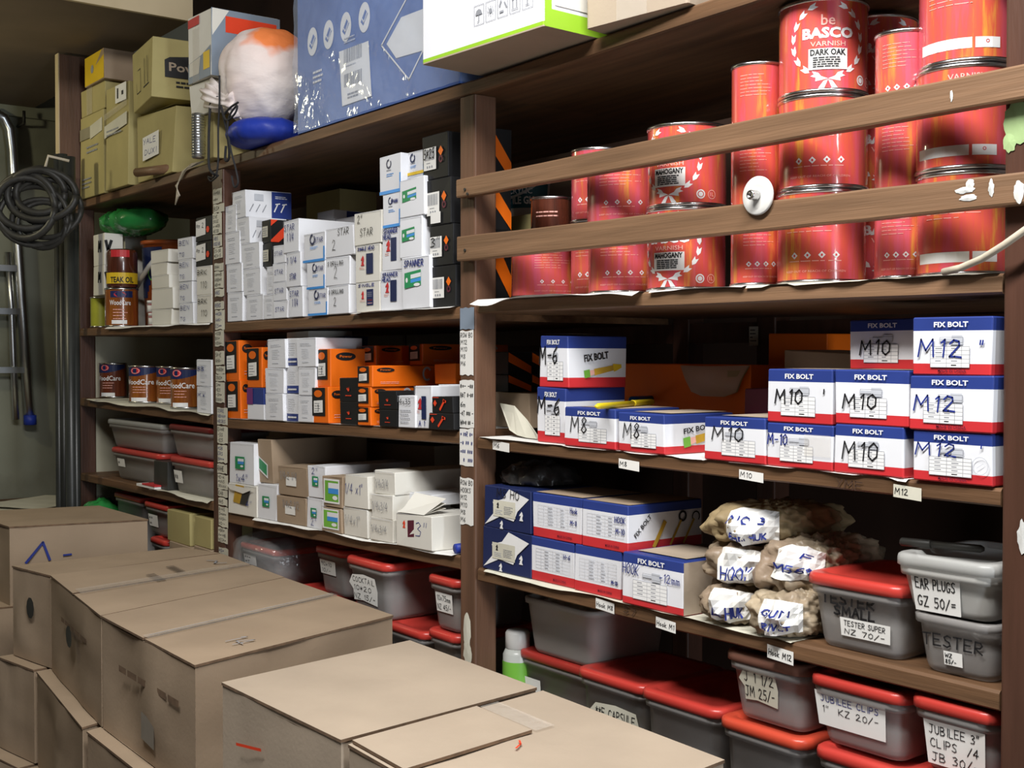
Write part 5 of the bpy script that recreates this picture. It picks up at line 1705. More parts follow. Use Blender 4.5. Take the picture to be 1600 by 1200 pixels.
r8 = kraft_box('upper white box marked 2 inch with teal label, long lid', 482, 507, 726, r7, 'green', [('2"', .28, .72, .2, .4, INKBL)], y=-.002, body=WHITE, d=.19)
r9 = kraft_box('lower kraft box with big bright green label', 503, 534, 790, 'MC', 'greenbig', y=-.006)
r10 = kraft_box('upper kraft box with big bright green label', 505, 535, 743, r9, 'greenbig', y=-.006, d=.13)
r11 = kraft_box('lower white box marked 1/4 x 1', 537, 575, 791, 'MC', None, [('1/4x1"', .08, .42, .30, .66, INKG)], y=-.006, body=WHITE2)
r12 = kraft_box('upper white box marked 1/4 x 1 inch', 539, 576, 740, r11, None, [('1/4 x1"', .04, .42, .30, .78, INKBL)], y=-.006, body=WHITE2, d=.13)
r13 = kraft_box('bottom of three white boxes marked 1/4 x 3/4', 579, 613, 808, 'MC', None, [('1/4x3/4', .08, .40, .30, .72, INKG)], y=-.006, body=WHITE2)
r14 = kraft_box('middle of three white boxes marked 1/4 x 3/4', 580, 613, 771, r13, None, [('1/4x3/4', .10, .36, .34, .74, INKG)], y=-.006, body=WHITE2, d=.12)
r15 = kraft_box('top of three white boxes marked 1/4 x 3/4, long lid', 585, 616, 735, r14, None, [('1/4x3/4', .10, .28, .36, .66, INKG)], y=-.002, body=WHITE2, d=.20)
r16 = kraft_box('crumpled white box marked 3 inch with torn open flaps', 620, 676, 800, 'MC', None, [('3"', .56, .36, .42, .36, INKBL)], y=-.010, body=WHITE2, d=.10)
i = r16.front(.001); horse(i, r16.w * .20, r16.h * .56, r16.h * .24, REDOR); i.build('horse_mark', r16.root)
i = r16.front(.001); i.rect(r16.w * .34, r16.h * .30, r16.w * .52, r16.h * .80, MAROON, 1, None, .1); i.build('maroon_panel', r16.root)
for k, (zz, aa) in enumerate(((.004, .02), (.012, -.03), (.020, .05))):
    g = G()
    W, D, H = r16.w, r16.d, r16.h
    g.add([(-W * .46 + k * .006, -D * .52, H + .001), (W * .3, -D * .52, H + .0015), (W * .34, -D * .1, H + zz + .006), (-W * .40, -D * .2, H + zz + .012)], [(0, 1, 2, 3)], WHITE2); g.build('torn_flap', r16.root)
r17 = kraft_box('small white box lying on the crumpled 3 inch box', 641, 675, 768, r16.ztop + .010, None, y=.030, body=WHITE, d=.10)
i = r17.front(); i.lines(r17.w * .15, r17.h * .85, r17.w * .7, 7, r17.h * .10, INKLG, r17.h * .02); i.build('front_print', r17.root)
Box('dim_carton', 'dim carton in the gloom behind the long lidded boxes', 560, 680, 690, 'MC', y=.28, d=.1, body=CARD, vmid=760)
tpz = shelf_z('MC', XM1 - .02)
p = PY(712, 858, -.002)
g = G(); g.tube([(0, 0, 0), (0, .05, 0)], [.008, .008], BBAG, 12)
o = g.build('blue_tape_roll', None, True); o.location = (p.x - .006, .002, shelf_z('MC', p.x) + .0095); tag(o, 'blue plastic tube end lying at the shelf corner by the post', 'tube')
curled('liner_sheet', 'ragged white liner paper hanging under the bolt boxes', 400, 712, 'MC', 840, -.008, PAPER, .004, 51)

# --- tubs under that shelf
ZM = .93
def mid_tub(label, u0, u1, vlid, y, zb=None, vb=None, **k):
    vm = vlid + 25
    x0, x1 = PY(u0, vm, y).x, PY(u1, vm, y).x
    zt = PY(u0, vlid, y).z
    z0 = zb if zb is not None else (PY(u0, vb, y).z if vb else ZM + .001)
    return tub('plastic_tub', label, (x0 + x1) / 2, y, z0, x1 - x0, k.pop('d', .16), zt - z0, k.pop('lid', LIDR), **k)


mlo0 = mid_tub('lower red-lidded tub below the bag-wrapped one', 385, 448, 908, .02, d=.17)
mlo4 = mid_tub('lower red-lidded tub showing a red strip above the taped carton', 458, 518, 914, .03, d=.17)
ma = mid_tub('red-lidded tub in a clear bag under the torn white boxes', 372, 430, 845, .03, zb=top_of(mlo0), lid=LIDO)
bgl, rad = lump('poly_bag', ma, .115, .12, .075, BAGFILM, 3.2, .05, 4, 2.2, 40, 24, None, .04, lambda p: Vector((p.x + .02, p.y, p.z * .72 + .052)))
tubnote(ma, ma['tub_dims'][0] * .08, ma['tub_dims'][2] * .40, ma['tub_dims'][0] * .42, ma['tub_dims'][2] * .68, ['**=', '*T'])
mlo1 = mid_tub('red-lidded tub mostly hidden by the big taped carton', 522, 598, 944, .01, d=.17)
mb_ = mid_tub('red-lidded tub with white label behind the bag-wrapped one', 489, 536, 851, .03, zb=top_of(mlo4), content=PALEBITS)
tubnote(mb_, mb_['tub_dims'][0] * .14, mb_['tub_dims'][2] * .42, mb_['tub_dims'][0] * .66, mb_['tub_dims'][2] * .72, ['90x10', '10/-'])
mc_ = mid_tub('red-lidded tub with torn three-line label in the middle', 537, 602, 867, -.004, zb=top_of(mlo1), content=METALBITS, d=.18)
tubnote(mc_, mc_['tub_dims'][0] * .08, mc_['tub_dims'][2] * .22, mc_['tub_dims'][0] * .74, mc_['tub_dims'][2] * .70, ['COCKTAIL', '10*20', 'NZ 15/-'], torn=True)
mlo2 = mid_tub('lower red-lidded tub beside the M20x200 tub', 600, 662, 970, .012, d=.17)
tubnote(mlo2, mlo2['tub_dims'][0] * .12, mlo2['tub_dims'][2] * .10, mlo2['tub_dims'][0] * .5, mlo2['tub_dims'][2] * .5, ['12x'])
mlo3 = mid_tub('lower red-lidded tub labelled M20x200 at the middle post', 664, 713, 980, .004, d=.17)
tubnote(mlo3, mlo3['tub_dims'][0] * .14, mlo3['tub_dims'][2] * .0 + .03, mlo3['tub_dims'][0] * .96, mlo3['tub_dims'][2] * .52, ['M20x200'], hk=.62)
md_ = mid_tub('upper red-lidded tub with white label at the middle post', 664, 713, 896, .004, zb=top_of(mlo3), content=BRASSBITS)
tubnote(md_, md_['tub_dims'][0] * .24, md_['tub_dims'][2] * .34, md_['tub_dims'][0] * .78, md_['tub_dims'][2] * .70, ['10x75mm', 'NZ 45/-'])


# ================================================================== farther bay
# --- upper shelf: labelled boxes, oil tins, a bucket, stacked small boxes
SHELF['LT'] = SHELF['LT']
lt1 = tin('oil_tin', 'small yellow-green tin at the foot of the two lettered boxes', PY(157, 490, .035).x, .035, shelf_z('LA', PY(157, 490, .035).x) + .001, .055, PY(157, 465, .035).z - shelf_z('LA', PY(157, 490, .035).x), mat('tin_yellow_green', (.30, .30, .03), .4, .2))
ztt = lt1.location.z + lt1['tin_dims'][1] + .001
e1 = Box('lettered_box', 'lower grey and white box with black letter beside the end post', 146, 163, 417, ztt, y=.005, d=.05, body=WHITE2, group='boxes with black letters')
e2 = Box('lettered_box', 'upper grey and white box with black letter beside the end post', 146, 163, 368, e1, y=.005, d=.05, body=WHITE2, group='boxes with black letters')
for b in (e1, e2):
    i = b.front(); i.hand('M', b.w * .5, b.h * .45, b.h * .3, INKB, t=.008); i.build('black_letter', b.root)
    i = b.side(); i.hand('V', b.d * .05, b.h * .45, b.h * .3, INKB, t=.008); i.build('side_letter', b.root)
z0 = shelf_z('LA', PY(190, 480, .045).x) + .001
w1_ = tin('wood_tin', 'reddish wood care tin under the teak oil bottle', PY(190, 480, .045).x, .045, z0, .088, PY(190, 451, .045).z - z0, WOODTIN)
i = tin_ink(w1_, 70); i.rect(-.03, .078, .03, .095, NAVY, 6); i.disc(-.004, .086, .016, .007, RED, 16); i.build('blue_band', w1_)
i = tin_ink(w1_, 70, .0008); i.text('WoodCare', -.004, .058, .013, INKW, .01, .056, 'c'); i.lines(-.022, .045, .04, 4, .008, INKP, .002); i.rect(-.026, .008, .014, .018, INKW, 3); i.build('label_print', w1_)
z1 = w1_.location.z + w1_['tin_dims'][1] + .001
tk = thing('teak_oil_bottle', 'dark bottle with yellow TEAK OIL label and red top band', 'bottle', (w1_.location.x + .005, .045, z1))
hh = PY(190, 390, .045).z - z1
g = G(); g.loft([rg(.036, 0), rg(.040, .003), rg(.040, hh * .9), rg(.037, hh * .97), rg(.030, hh)], BROWNTIN); g.build('bottle_body', tk, True)
mp = lambda a, b, l: Vector(((.0402 + l) * math.sin(math.radians(70) + a / .040), -(.0402 + l) * math.cos(math.radians(70) + a / .040), b))
i = Ink(mp, .0004); i.rect(-.055, hh * .10, .055, hh * .38, YELLOW, 12); i.build('yellow_label', tk)
i = Ink(mp, .0004); i.rect(-.03, hh * .78, .02, hh * .96, RED, 6); i.build('red_band', tk)
i = Ink(mp, .0008); i.text('TEAK OIL', 0, hh * .13, .014, INKB, .03, .062, 'c'); i.build('label_print', tk)
Box('dim_carton', 'pale carton behind the teak oil bottle', 174, 196, 371, 'LA', y=.10, d=.06, body=WHITE2, vmid=440)
# bucket
c = PY(258, 480, .16)
z0 = shelf_z('LA', c.x) + .001
hh = PY(242, 377, .13).z - z0
bk = thing('paint_bucket', 'orange and blue round bucket with white handle behind the small boxes', 'bucket', (c.x, .185, z0))
g = G(); g.loft([rg(.072, 0), rg(.075, .003), rg(.083, hh - .01), rg(.088, hh - .01), rg(.088, hh), rg(.084, hh)], mat('bucket_orange', (.40, .09, .02), .35, .2)); g.build('bucket_body', bk, True)
mp = lambda a, b, l: Vector(((.0755 + .008 * b / hh + l) * math.sin(math.radians(68) + a / .08), -(.0755 + .008 * b / hh + l) * math.cos(math.radians(68) + a / .08), b))
i = Ink(mp, .0006)
for q in range(12):
    a_ = -.12 + .09 * q / 12
    i.rect(a_, hh * (.34 + .58 * max(0, (a_ + .09) / .06)), a_ + .0078, hh * .92, NAVY)
i.build('blue_panel', bk)
i = Ink(mp, .0006); i.rect(-.08, hh * .02, .03, hh * .30, RED, 8); i.build('red_panel', bk)
i = Ink(mp, .0009); i.disc(-.06, hh * .62, .016, .02, LEAFG, 14); i.build('green_spot', bk)
b0 = Vector(bk.location)
g = G(); g.tube([PY(214, 448, .098) - b0, PY(222, 433, .09) - b0, PY(233, 416, .09) - b0, PY(244, 403, .098) - b0], .0065, NYLON, 8); g.build('handle', bk, True)
# small white boxes, one stack in front of the bucket
sm = stack([('bottom small white box in front of the bucket', 238, 268, 484, {'d': .05}), ('second small white box in front of the bucket', 237, 270, 452, {'d': .055}), ('third small white box in front of the bucket', 237, 264, 432, {}),
            ('fourth small white box in front of the bucket', 236, 261, 413, {}), ('topmost small white box in front of the bucket', 236, 263, 393, {})], 'LA', print_=None, d=.045, y=.004, body=WHITE2)
sm2 = stack([('bottom narrow handwritten box near the note-covered post', 280, 302, 474, {}), ('second narrow handwritten box near the note-covered post', 280, 300, 441, {}), ('third narrow handwritten box near the note-covered post', 279, 300, 407, {}),
             ('topmost narrow handwritten box near the note-covered post', 278, 301, 373, {})], 'LA', print_=None, hand='BEN', hand2=('TG', .12, .14, .18, .4), hx=.12, hy=.66, hh=.2, d=.03, y=.002, body=WHITE)
sm3 = stack([('lower white box under the black labelled pair', 308, 330, 462, {}), ('upper white box under the black labelled pair', 307, 330, 417, {})], 'LA', print_=None, hand='BRK', hand2=('110', .3, .24, .22, .5), hx=.1, hy=.70, hh=.16, d=.06, y=.000, body=WHITE2, ink=INKB)
prev = sm3[1]
for lab, vt in (('lower black box with white label near the note-covered post', 379), ('upper black box with white label near the note-covered post', 341)):
    b = Box('black_screw_box', lab, 306, 330, vt, prev, y=.000, d=.06, body=BLACK, group='black screw boxes')
    i = b.front(.001); i.rect(b.w * .05, b.h * .2, b.w * .68, b.h * .85, PAPER, 1, None, .06); i.build('label', b.root)
    i = b.front(.0014); i.hand('*m 2', b.w * .1, b.h * .55, b.h * .2, INKB, width=b.w * .5); i.build('label_writing', b.root)
    i = b.front(.001); i.disc(b.w * .82, b.h * .45, b.w * .11, b.h * .14, REDOR, 6); i.build('red_mark', b.root)
    prev = b
for k, (u, v, lab) in enumerate(((228, 492, 'lower small clear jar in front of the white boxes'), (226, 474, 'upper small clear jar in front of the white boxes'))):
    p = PY(u, v + 16, -.002)
    zb = shelf_z('LA', p.x) + .001 + k * .031
    o = thing('clear_jar', lab, 'jar', (p.x, .018, zb))
    g = G(); g.loft([rg(.013, 0), rg(.0145, .002), rg(.0145, .022), rg(.012, .024)], BAGFILM); g.build('glass', o, True)
    g = G(); g.loft([rg(.012, .003), rg(.0125, .018)], WHITE2); g.build('filling', o, True)
    g = G(); g.loft([rg(.0135, .024), rg(.0135, .030), rg(.012, .0305)], NYLON); g.build('cap', o, True)
# green plastic wrapped bundle lying on the tins
p = PY(185, 352, .06)
gb_ = thing('green_bundle', 'shiny green plastic bundle lying over the lettered boxes', 'bag', (p.x + .03, .09, e2.ztop + .001))
lump('wrapping', gb_, .15, .07, .035, GBAG, 2.3, .14, 4, 5.5, 48, 24, None, .05, lambda q: q + Vector((0, 0, .034)))
curled('liner_sheet', 'white liner paper under the small white boxes', 170, 331, 'LA', 510, -.010, PAPER, .004, 61)

# --- second shelf: wood care tins
def wood_tin(label, u0, u1, vt, y, body=WOODTIN):
    u = (u0 + u1) / 2
    p0, p1 = PY(u0, vt + 30, y), PY(u1, vt + 30, y)
    dia = (p1 - CAM).dot(FW) / FPX * (u1 - u0) * 1.12
    x = PY(u, vt + 30, y + dia / 2).x
    zb = shelf_z('LB', x) + .001
    h = PY(u, vt, y + dia / 2).z - zb
    t = tin('wood_tin', label, x, y + dia / 2, zb, dia, h, body, group='wood care tins')
    beta = math.degrees(math.atan2(-x, y + 1.15))
    s = h
    i = tin_ink(t, beta - 12)
    for q in range(14):
        a_ = -dia * .62 + dia * 1.2 * q / 14
        i.rect(a_, s * (.72 + .20 * max(0, (a_ / dia + .2)) ** 1.3), a_ + dia * 1.2 / 14 + .0003, s * .95, NAVY)
    i.build('blue_band', t)
    i = tin_ink(t, beta - 8, .0009); i.disc(-dia * .25, s * .86, dia * .17, s * .085, RED, 18); i.disc(-dia * .25, s * .86, dia * .15, s * .07, INKP, 18, hole=.86); i.build('oval_mark', t)
    i = tin_ink(t, beta - 8, .0009); i.text('WoodCare', -dia * .16, s * .50, s * .13, INKW, .012, dia * .98, 'c'); i.lines(-dia * .34, s * .42, dia * .5, 3, s * .07, INKP, s * .016); i.build('lettering', t)
    i = tin_ink(t, beta - 8, .0006); i.rect(-dia * .42, s * .05, dia * .12, s * .15, INKW, 5); i.build('white_panel', t)
    return t


wood_tin('darker reddish wood care tin nearest the end post', 157, 197, 567, .04, can_mat('woodcare_dark', [(.09, .02, .01), (.13, .03, .012), (.17, .05, .02)]))
wood_tin('golden wood care tin standing forward, second from the end post', 203, 251, 571, .012)
wood_tin('wood care tin set back between the golden tin and its neighbour', 246, 290, 572, .055)
wood_tin('wood care tin standing forward beside the two white boxes', 268, 314, 574, .004)
wood_tin('wood care tin mostly hidden behind the two white boxes', 294, 336, 575, .075)
lb1 = white_box('lower white box beside the wood care tins', 308, 330, 603, 'LB', 'M *', y=-.002, d=.06, hx=.1, hy=.6, hh=.14, hw=.5)
lb2 = white_box('upper white box beside the wood care tins', 307, 330, 562, lb1, 'BB', y=-.002, d=.06, hx=.1, hy=.6, hh=.14, hw=.5)
curled('liner_sheet', 'ragged liner paper under the wood care tins', 140, 331, 'LB', 640, -.010, OLDPAPER, .005, 71)

# --- third shelf: tubs
def left_tub(label, u0, u1, vt, y, zb, **k):
    vm = vt + 20
    x0, x1 = PY(u0, vm, y).x, PY(u1, vm, y).x
    zt = PY(u0, vt, y).z
    return tub('plastic_tub', label, (x0 + x1) / 2, y, zb, x1 - x0, k.pop('d', .15), zt - zb, k.pop('lid', LIDR), **k)


zc_ = shelf_z('LC', -3.0) + .0015
la = left_tub('lower red-lidded tub nearest the end post', 172, 248, 698, .012, zc_)
tubnote(la, la['tub_dims'][0] * .10, la['tub_dims'][2] * .40, la['tub_dims'][0] * .26, la['tub_dims'][2] * .66, ['*'])
lb_ = left_tub('upper clear tub on the red lid nearest the end post', 166, 254, 654, .012, top_of(la), lid=LIDC, body=TUB, content=BRASSBITS, fill=.7)
lc = left_tub('lower red-lidded tub with two labels near the note-covered post', 263, 330, 712, .000, zc_, content=PALEBITS)
tubnote(lc, lc['tub_dims'][0] * .06, lc['tub_dims'][2] * .28, lc['tub_dims'][0] * .26, lc['tub_dims'][2] * .62, ['**'])
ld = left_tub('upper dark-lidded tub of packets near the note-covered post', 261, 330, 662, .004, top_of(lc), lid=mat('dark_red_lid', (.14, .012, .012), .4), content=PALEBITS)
Box('dark_box', 'small dark box between the two tub stacks', 240, 262, 719, 'LC', y=.004, d=.05, body=RUBBER)
bkz = shelf_z('LC', PY(222, 750, .0).x) + .0015
bo = thing('booklet', 'red and white booklet lying before the first tub', 'booklet', (PY(222, 752, -.02).x, -.012, bkz))
g = G(); g.box((-.06, 0, 0), (.06, .03, .006), INKW); g.build('pages', bo)
g = G(); g.box((-.02, -.001, .006), (.062, .03, .0095), RED); g.build('cover', bo)
curled('liner_sheet', 'ragged liner paper under the tubs near the note-covered post', 240, 331, 'LC', 770, -.010, OLDPAPER, .005, 81)
# --- tubs below that shelf
SHELF['LD'] = ((XL0, .96, XL1, .96), .022); boards['LD'] = board('LD', XL0, XL1)
zd = .961
le0 = left_tub('lowest red-lidded tub showing behind the far carton', 232, 258, 838, -.002, zd, lid=LIDR)
le = left_tub('red-lidded tub beside the green bag, under the third shelf', 176, 222, 768, .02, zd)
lf_ = left_tub('red-lidded tub with white label, under the third shelf', 223, 262, 782, .01, top_of(le0))
tubnote(lf_, lf_['tub_dims'][0] * .12, lf_['tub_dims'][2] * .25, lf_['tub_dims'][0] * .5, lf_['tub_dims'][2] * .62, ['**', '*'])
lw = Box('kraft_carton', 'low kraft carton beneath the yellowed carton near the post', 264, 300, 845, zd, y=-.004, d=.12, body=CARD)
Box('kraft_carton', 'yellowed carton below the third shelf, beside the white-labelled tub', 262, 297, 795, lw, y=.000, d=.11, body=CARDY)
lw2 = Box('kraft_carton', 'kraft carton beneath the narrow yellowed carton by the post', 303, 330, 852, zd, y=-.004, d=.10, body=CARD)
Box('kraft_carton', 'narrow yellowed carton by the note-covered post', 304, 330, 806, lw2, y=.000, d=.1, body=CARDY)
p = PY(148, 790, .0)
lg = thing('green_bag', 'green plastic bag bulging out beside the end post', 'bag', (PY(150, 790, .01).x, .03, zd + .002))
lump('bag_body', lg, .07, .06, .08, GBAG, 2.3, .14, 3, 8.8, 40, 24, 0.0, .06, lambda q: q + Vector((0, 0, .075)))

# ================================================================== the top shelf
# --- cartons under the loft, yellow light put into their colour
def top_box(name, label, u0, u1, vt, on='LT', **k):
    return Box(name, label, u0, u1, vt, on, **k)


ZLT = shelf_z('LT', -3.0)
y1_ = Box('yellow_lit_carton', 'tall yellow-lit carton with faded print beside the end panel', 125, 162, 187, 'LT', y=-.005, d=.16, body=CARDY, jit=.003, vmid=250)
i = y1_.front(); i.rect(y1_.w * .02, y1_.h * .72, y1_.w * .5, y1_.h * .86, mat('faded_print', (.28, .25, .17), .7)); i.build('faded_panel', y1_.root)
i = y1_.front(.0009); i.rect(y1_.w * .46, y1_.h * .70, y1_.w * .96, y1_.h * .86, OLDPAPER, 1, None, .12); i.build('white_label', y1_.root)
i = y1_.front(); i.lines(y1_.w * .3, y1_.h * .6, y1_.w * .5, 2, y1_.h * .06, INKG, y1_.h * .02); i.build('faded_lines', y1_.root); i = y1_.front(); i.lines(y1_.w * .1, y1_.h * .22, y1_.w * .4, 3, y1_.h * .05, INKG, y1_.h * .018); i.build('faded_lines', y1_.root)
y2_ = Box('yellow_lit_carton', 'small yellow-lit carton on top of the tall faded one', 127, 163, 144, y1_.ztop + .003, y=-.003, d=.15, body=CARDY, jit=.002, vmid=165)
i = y2_.front(); i.rect(y2_.w * .26, 0, y2_.w * .50, y2_.h, TAPE); i.build('tape', y2_.root)
y3_ = Box('yellow_lit_carton', 'tall taped carton with white bands next to the faded one', 164, 199, 142, 'LT', y=-.012, d=.16, body=CARDY, jit=.003, vmid=220)
for nm, (a, b) in (('white_tape', (.26 + .26, .66 - .02)), ('clear_tape', (.70, .76))):
    i = y3_.front(.001); i.rect(-.001, y3_.h * a, y3_.w, y3_.h * b, OLDPAPER if nm == 'white_tape' else TAPE, 1, None, .10); i.build(nm, y3_.root)
i = y3_.front(.0015); i.lines(y3_.w * .1, y3_.h * .57, y3_.w * .7, 2, y3_.h * .04, INKG, y3_.h * .015); i.build('tape_writing', y3_.root)
i = y3_.front(.001); i.rect(y3_.w * .5, y3_.h * .82, y3_.w * .98, y3_.h * .99, PAPER); i.build('label', y3_.root)
i = y3_.front(.0014); i.rect(y3_.w * .58, y3_.h * .86, y3_.w * .64, y3_.h * .96, INKB); i.rect(y3_.w * .78, y3_.h * .88, y3_.w * .86, y3_.h * .92, INKB); i.build('label_print', y3_.root)
y4_ = Box('open_carton', 'torn brown carton with white note at the loft end', 214, 272, 186, 'LT', y=-.004, d=.18, body=CARDY, jit=.004, vmid=240)
i = y4_.front(.001); i.rect(y4_.w * .18, y4_.h * .30, y4_.w * .62, y4_.h * .66, PAPER, 1, None, .06); i.build('white_note', y4_.root)
i = y4_.front(.0014); i.hand('YALE', y4_.w * .20, y4_.h * .55, y4_.h * .08, INKBL, width=y4_.w * .36); i.hand('DUXI', y4_.w * .24, y4_.h * .38, y4_.h * .08, INKBL, width=y4_.w * .34); i.build('note_writing', y4_.root)
g = G(); g.add([(-y4_.w * .45, -y4_.d * .5, y4_.h + .001), (y4_.w * .5, -y4_.d * .5, y4_.h + .001), (y4_.w * .55, -y4_.d * .2, y4_.h + .011), (-y4_.w * .3, -y4_.d * .1, y4_.h + .007)], [(0, 1, 2, 3)], CARDY); g.build('torn_flap', y4_.root)
y5_ = Box('tool_carton', 'brown carton with arrows and glass symbols tilted on the torn one', 207, 246, 80, y4_.ztop + .014, y=-.03, d=.20, body=CARDY, jit=.003, rz=-6, vmid=130)
y5_.root.rotation_euler = (0, math.radians(-4), math.radians(-6))
i = y5_.front(); W, H = y5_.w, y5_.h
i.stroke([(W * .62, H * .32), (W * .62, H * .75)], .003, INKB); i.build('arrow', y5_.root)
i = y5_.front(); i.stroke([(W * .78, H * .32), (W * .78, H * .75)], .003, INKB); i.build('second_arrow', y5_.root)
i = y5_.front(); i.stroke([(W * .56, H * .28), (W * .84, H * .28)], .003, INKB); i.build('arrow_base', y5_.root)
i = y5_.front(); i.frame(W * .18, H * .26, W * .40, H * .66, .002, INKB); i.build('handling_symbol', y5_.root)
i = y5_.side(); i.poly([(y5_.d * .15, y5_.h * .35), (y5_.d * .95, y5_.h * .35), (y5_.d * .95, y5_.h * .72), (y5_.d * .60, y5_.h * .76), (y5_.d * .15, y5_.h * .68)], INKB); i.build('black_panel', y5_.root)
i = y5_.side(.001); i.text('Power', y5_.d * .2, y5_.h * .46, y5_.h * .14, CARD2, .02, y5_.d * .5); i.build('side_lettering', y5_.root)
i = y5_.side(); i.lines(y5_.d * .28, y5_.h * .26, y5_.d * .4, 2, y5_.h * .07, INKB, y5_.h * .03); i.build('side_print', y5_.root)
yb_ = Box('yellow_box', 'small box with bright yellow end above the taped carton', 133, 163, 92, y2_, y=-.01, d=.15, body=CARD, vmid=110)
i = yb_.front(.0003); i.rect(.001, .002, yb_.w - .001, yb_.h - .001, YELLOW); i.build('yellow_end', yb_.root)
i = yb_.front(.0008); i.disc(yb_.w * .4, yb_.h * .5, .012, .012, INKG, 6); i.build('end_print', yb_.root)
stk = thing('wooden_stick', 'short brown wooden stick lying at the top shelf edge', 'stick', PZ(226, 271, ZLT + .012) + Vector((0, -.020, 0)))
g = G(); a = Vector(stk.location)
g.tube([Vector((0, 0, 0)), PZ(292, 263, ZLT + .012) + Vector((0, -.022, 0)) - a], .0105, WOODL, 10); g.build('shaft', stk, True)

# --- boxes by the sack
z_l = shelf_z('LT', -2.7)
cb = Box('cream_carton', 'scuffed cream carton under the blue and white box', 298, 328, 103, z_l + .14, y=-.025, d=.14, body=WHITE2, vmid=140, jit=.003)
cb_l = Box('pale_carton', 'pale narrow carton beneath the cream carton', 318, 333, 181, 'LT', y=-.02, d=.14, body=CARDY, vmid=220)
cb.root.location.z = cb_l.ztop + .001
cb.ztop = cb_l.ztop + .001 + cb.h
ct = Box('blue_white_box', 'blue and white box with orange panels and clear tape', 295, 330, 30, cb, y=-.03, d=.16, body=WHITE2, vmid=70, jit=.002)
W, H, D = ct.w, ct.h, ct.d
i = ct.front(); i.poly([(0, 0), (W, 0), (W, H * .45), (W * .6, H * .36), (0, H * .30)], SLATEST); i.build('blue_band', ct.root)
i = ct.front(.001); i.poly([(W * .05, H * .10), (W * .48, H * .10), (W * .55, H * .34), (W * .05, H * .30)], WHITE2); i.build('white_panel', ct.root)
i = ct.front(.001); i.rect(0, H * .84, W * .5, H * .97, RED); i.build('red_corner', ct.root)
i = ct.front(.001); i.rect(W * .68, H * .12, W * .96, H * .38, YELLOW); i.build('orange_panel', ct.root)
i = ct.front(.0016); i.rect(W * .22, -.002, W * .52, H * .8, TAPE); i.build('clear_tape', ct.root)
i = ct.side(); i.rect(0, 0, D, H - .001, SLATEST); i.build('blue_side', ct.root)
i = ct.side(.001); i.rect(D * .2, H * .66, D * .95, H * .90, REDOR); i.rect(D * .3, H * .32, D * .7, H * .52, ORANGE); i.build('red_panel', ct.root)
p = PZ(318, 262, z_l)
fr = thing('foil_roll', 'crinkled silver foil tube standing beside the pale carton', 'tube', (PY(315, 240, -.03).x - .004, -.036, z_l + .001))
g = G(); hh = PY(317, 183, -.015).z - z_l
rings = []
for k in range(33):
    rings.append([q * 1 for q in rg(.012 + .0022 * (k % 2) + R.uniform(0, .001), hh * k / 32)])
g.loft(rings, ALU); g.build('foil', fr)

# --- sacks
bl = thing('blue_sack', 'deep blue nylon drawstring sack squashed under the pale sack', 'bag', (PY(425, 205, .03).x, .045, ZTOP + .001))
lump('sack_body', bl, .085, .075, .030, BBAG, 2.3, .06, 2.2, 2.7, 64, 36, 0.0, .06, lambda q: q + Vector((0, -.03, .026)))
sk = thing('pale_sack', 'pink and white tie-dye fabric sack with black drawstrings', 'bag', (PY(415, 120, .05).x, .05, ZTOP + .060))


def sackshape(q):
    # gathered into a neck on its far side, with soft folds across the middle
    t = min(1, max(0, (-q.x - .035) / .075))
    k = 1 - .72 * t ** 1.1
    q = Vector((q.x * 1.05, q.y * k, (q.z + .03) * k - .03 - .02 * t))
    a = math.atan2(q.z + .02, q.y)
    q *= 1 + .05 * t * math.sin(a * 9)
    q.z += .006 * math.sin(46 * (q.z * .9 - q.x * .55)) * math.exp(-abs(q.z + .02) * 22)
    return q + Vector((0, 0, .098))


lump('sack_body', sk, .100, .095, .105, SACK, 2.15, .05, 1.6, 6.3, 96, 64, 0.0, .03, sackshape)
nk0 = Vector(sk.location)
NP = [(PY(385, 158, .0), .040), (PY(372, 160, -.015), .027), (PY(360, 160, -.025), .016), (PY(351, 158, -.028), .019), (PY(340, 152, -.03), .027), (PY(332, 148, -.03), .030)]
ax = (NP[-1][0] - NP[0][0]).normalized()
e1_ = ax.cross(Vector((0, 0, 1))).normalized(); e2_ = e1_.cross(ax)
rings = []
for k, (c_, r_) in enumerate(NP):
    rings.append([c_ - nk0 + (e1_ * math.cos(math.tau * q / 48) + e2_ * math.sin(math.tau * q / 48)) * r_ * (1 + .16 * math.sin(11 * math.tau * q / 48) + .08 * math.sin(5 * math.tau * q / 48 + k)) for q in range(48)])
g = G(); g.loft(rings, SACK, True, True); g.build('gathered_neck', sk, True)


def cord(parent, uv, y, r=.0022, mt=STRING, name='drawstring'):
    a = Vector(parent.location)
    pts = [PY(u, v, y) - a for u, v in uv]
    sm_ = []
    for k in range(len(pts) - 1):
        p0, p1, p2, p3 = pts[max(0, k - 1)], pts[k], pts[k + 1], pts[min(len(pts) - 1, k + 2)]
        for t in (0, .25, .5, .75):
            sm_.append(.5 * ((2 * p1) + (p2 - p0) * t + (2 * p0 - 5 * p1 + 4 * p2 - p3) * t * t + (3 * p1 - p0 - 3 * p2 + p3) * t ** 3))
    sm_.append(pts[-1])
    g = G(); g.tube(sm_, r, mt, 6)
    return g.build(name, parent, True)


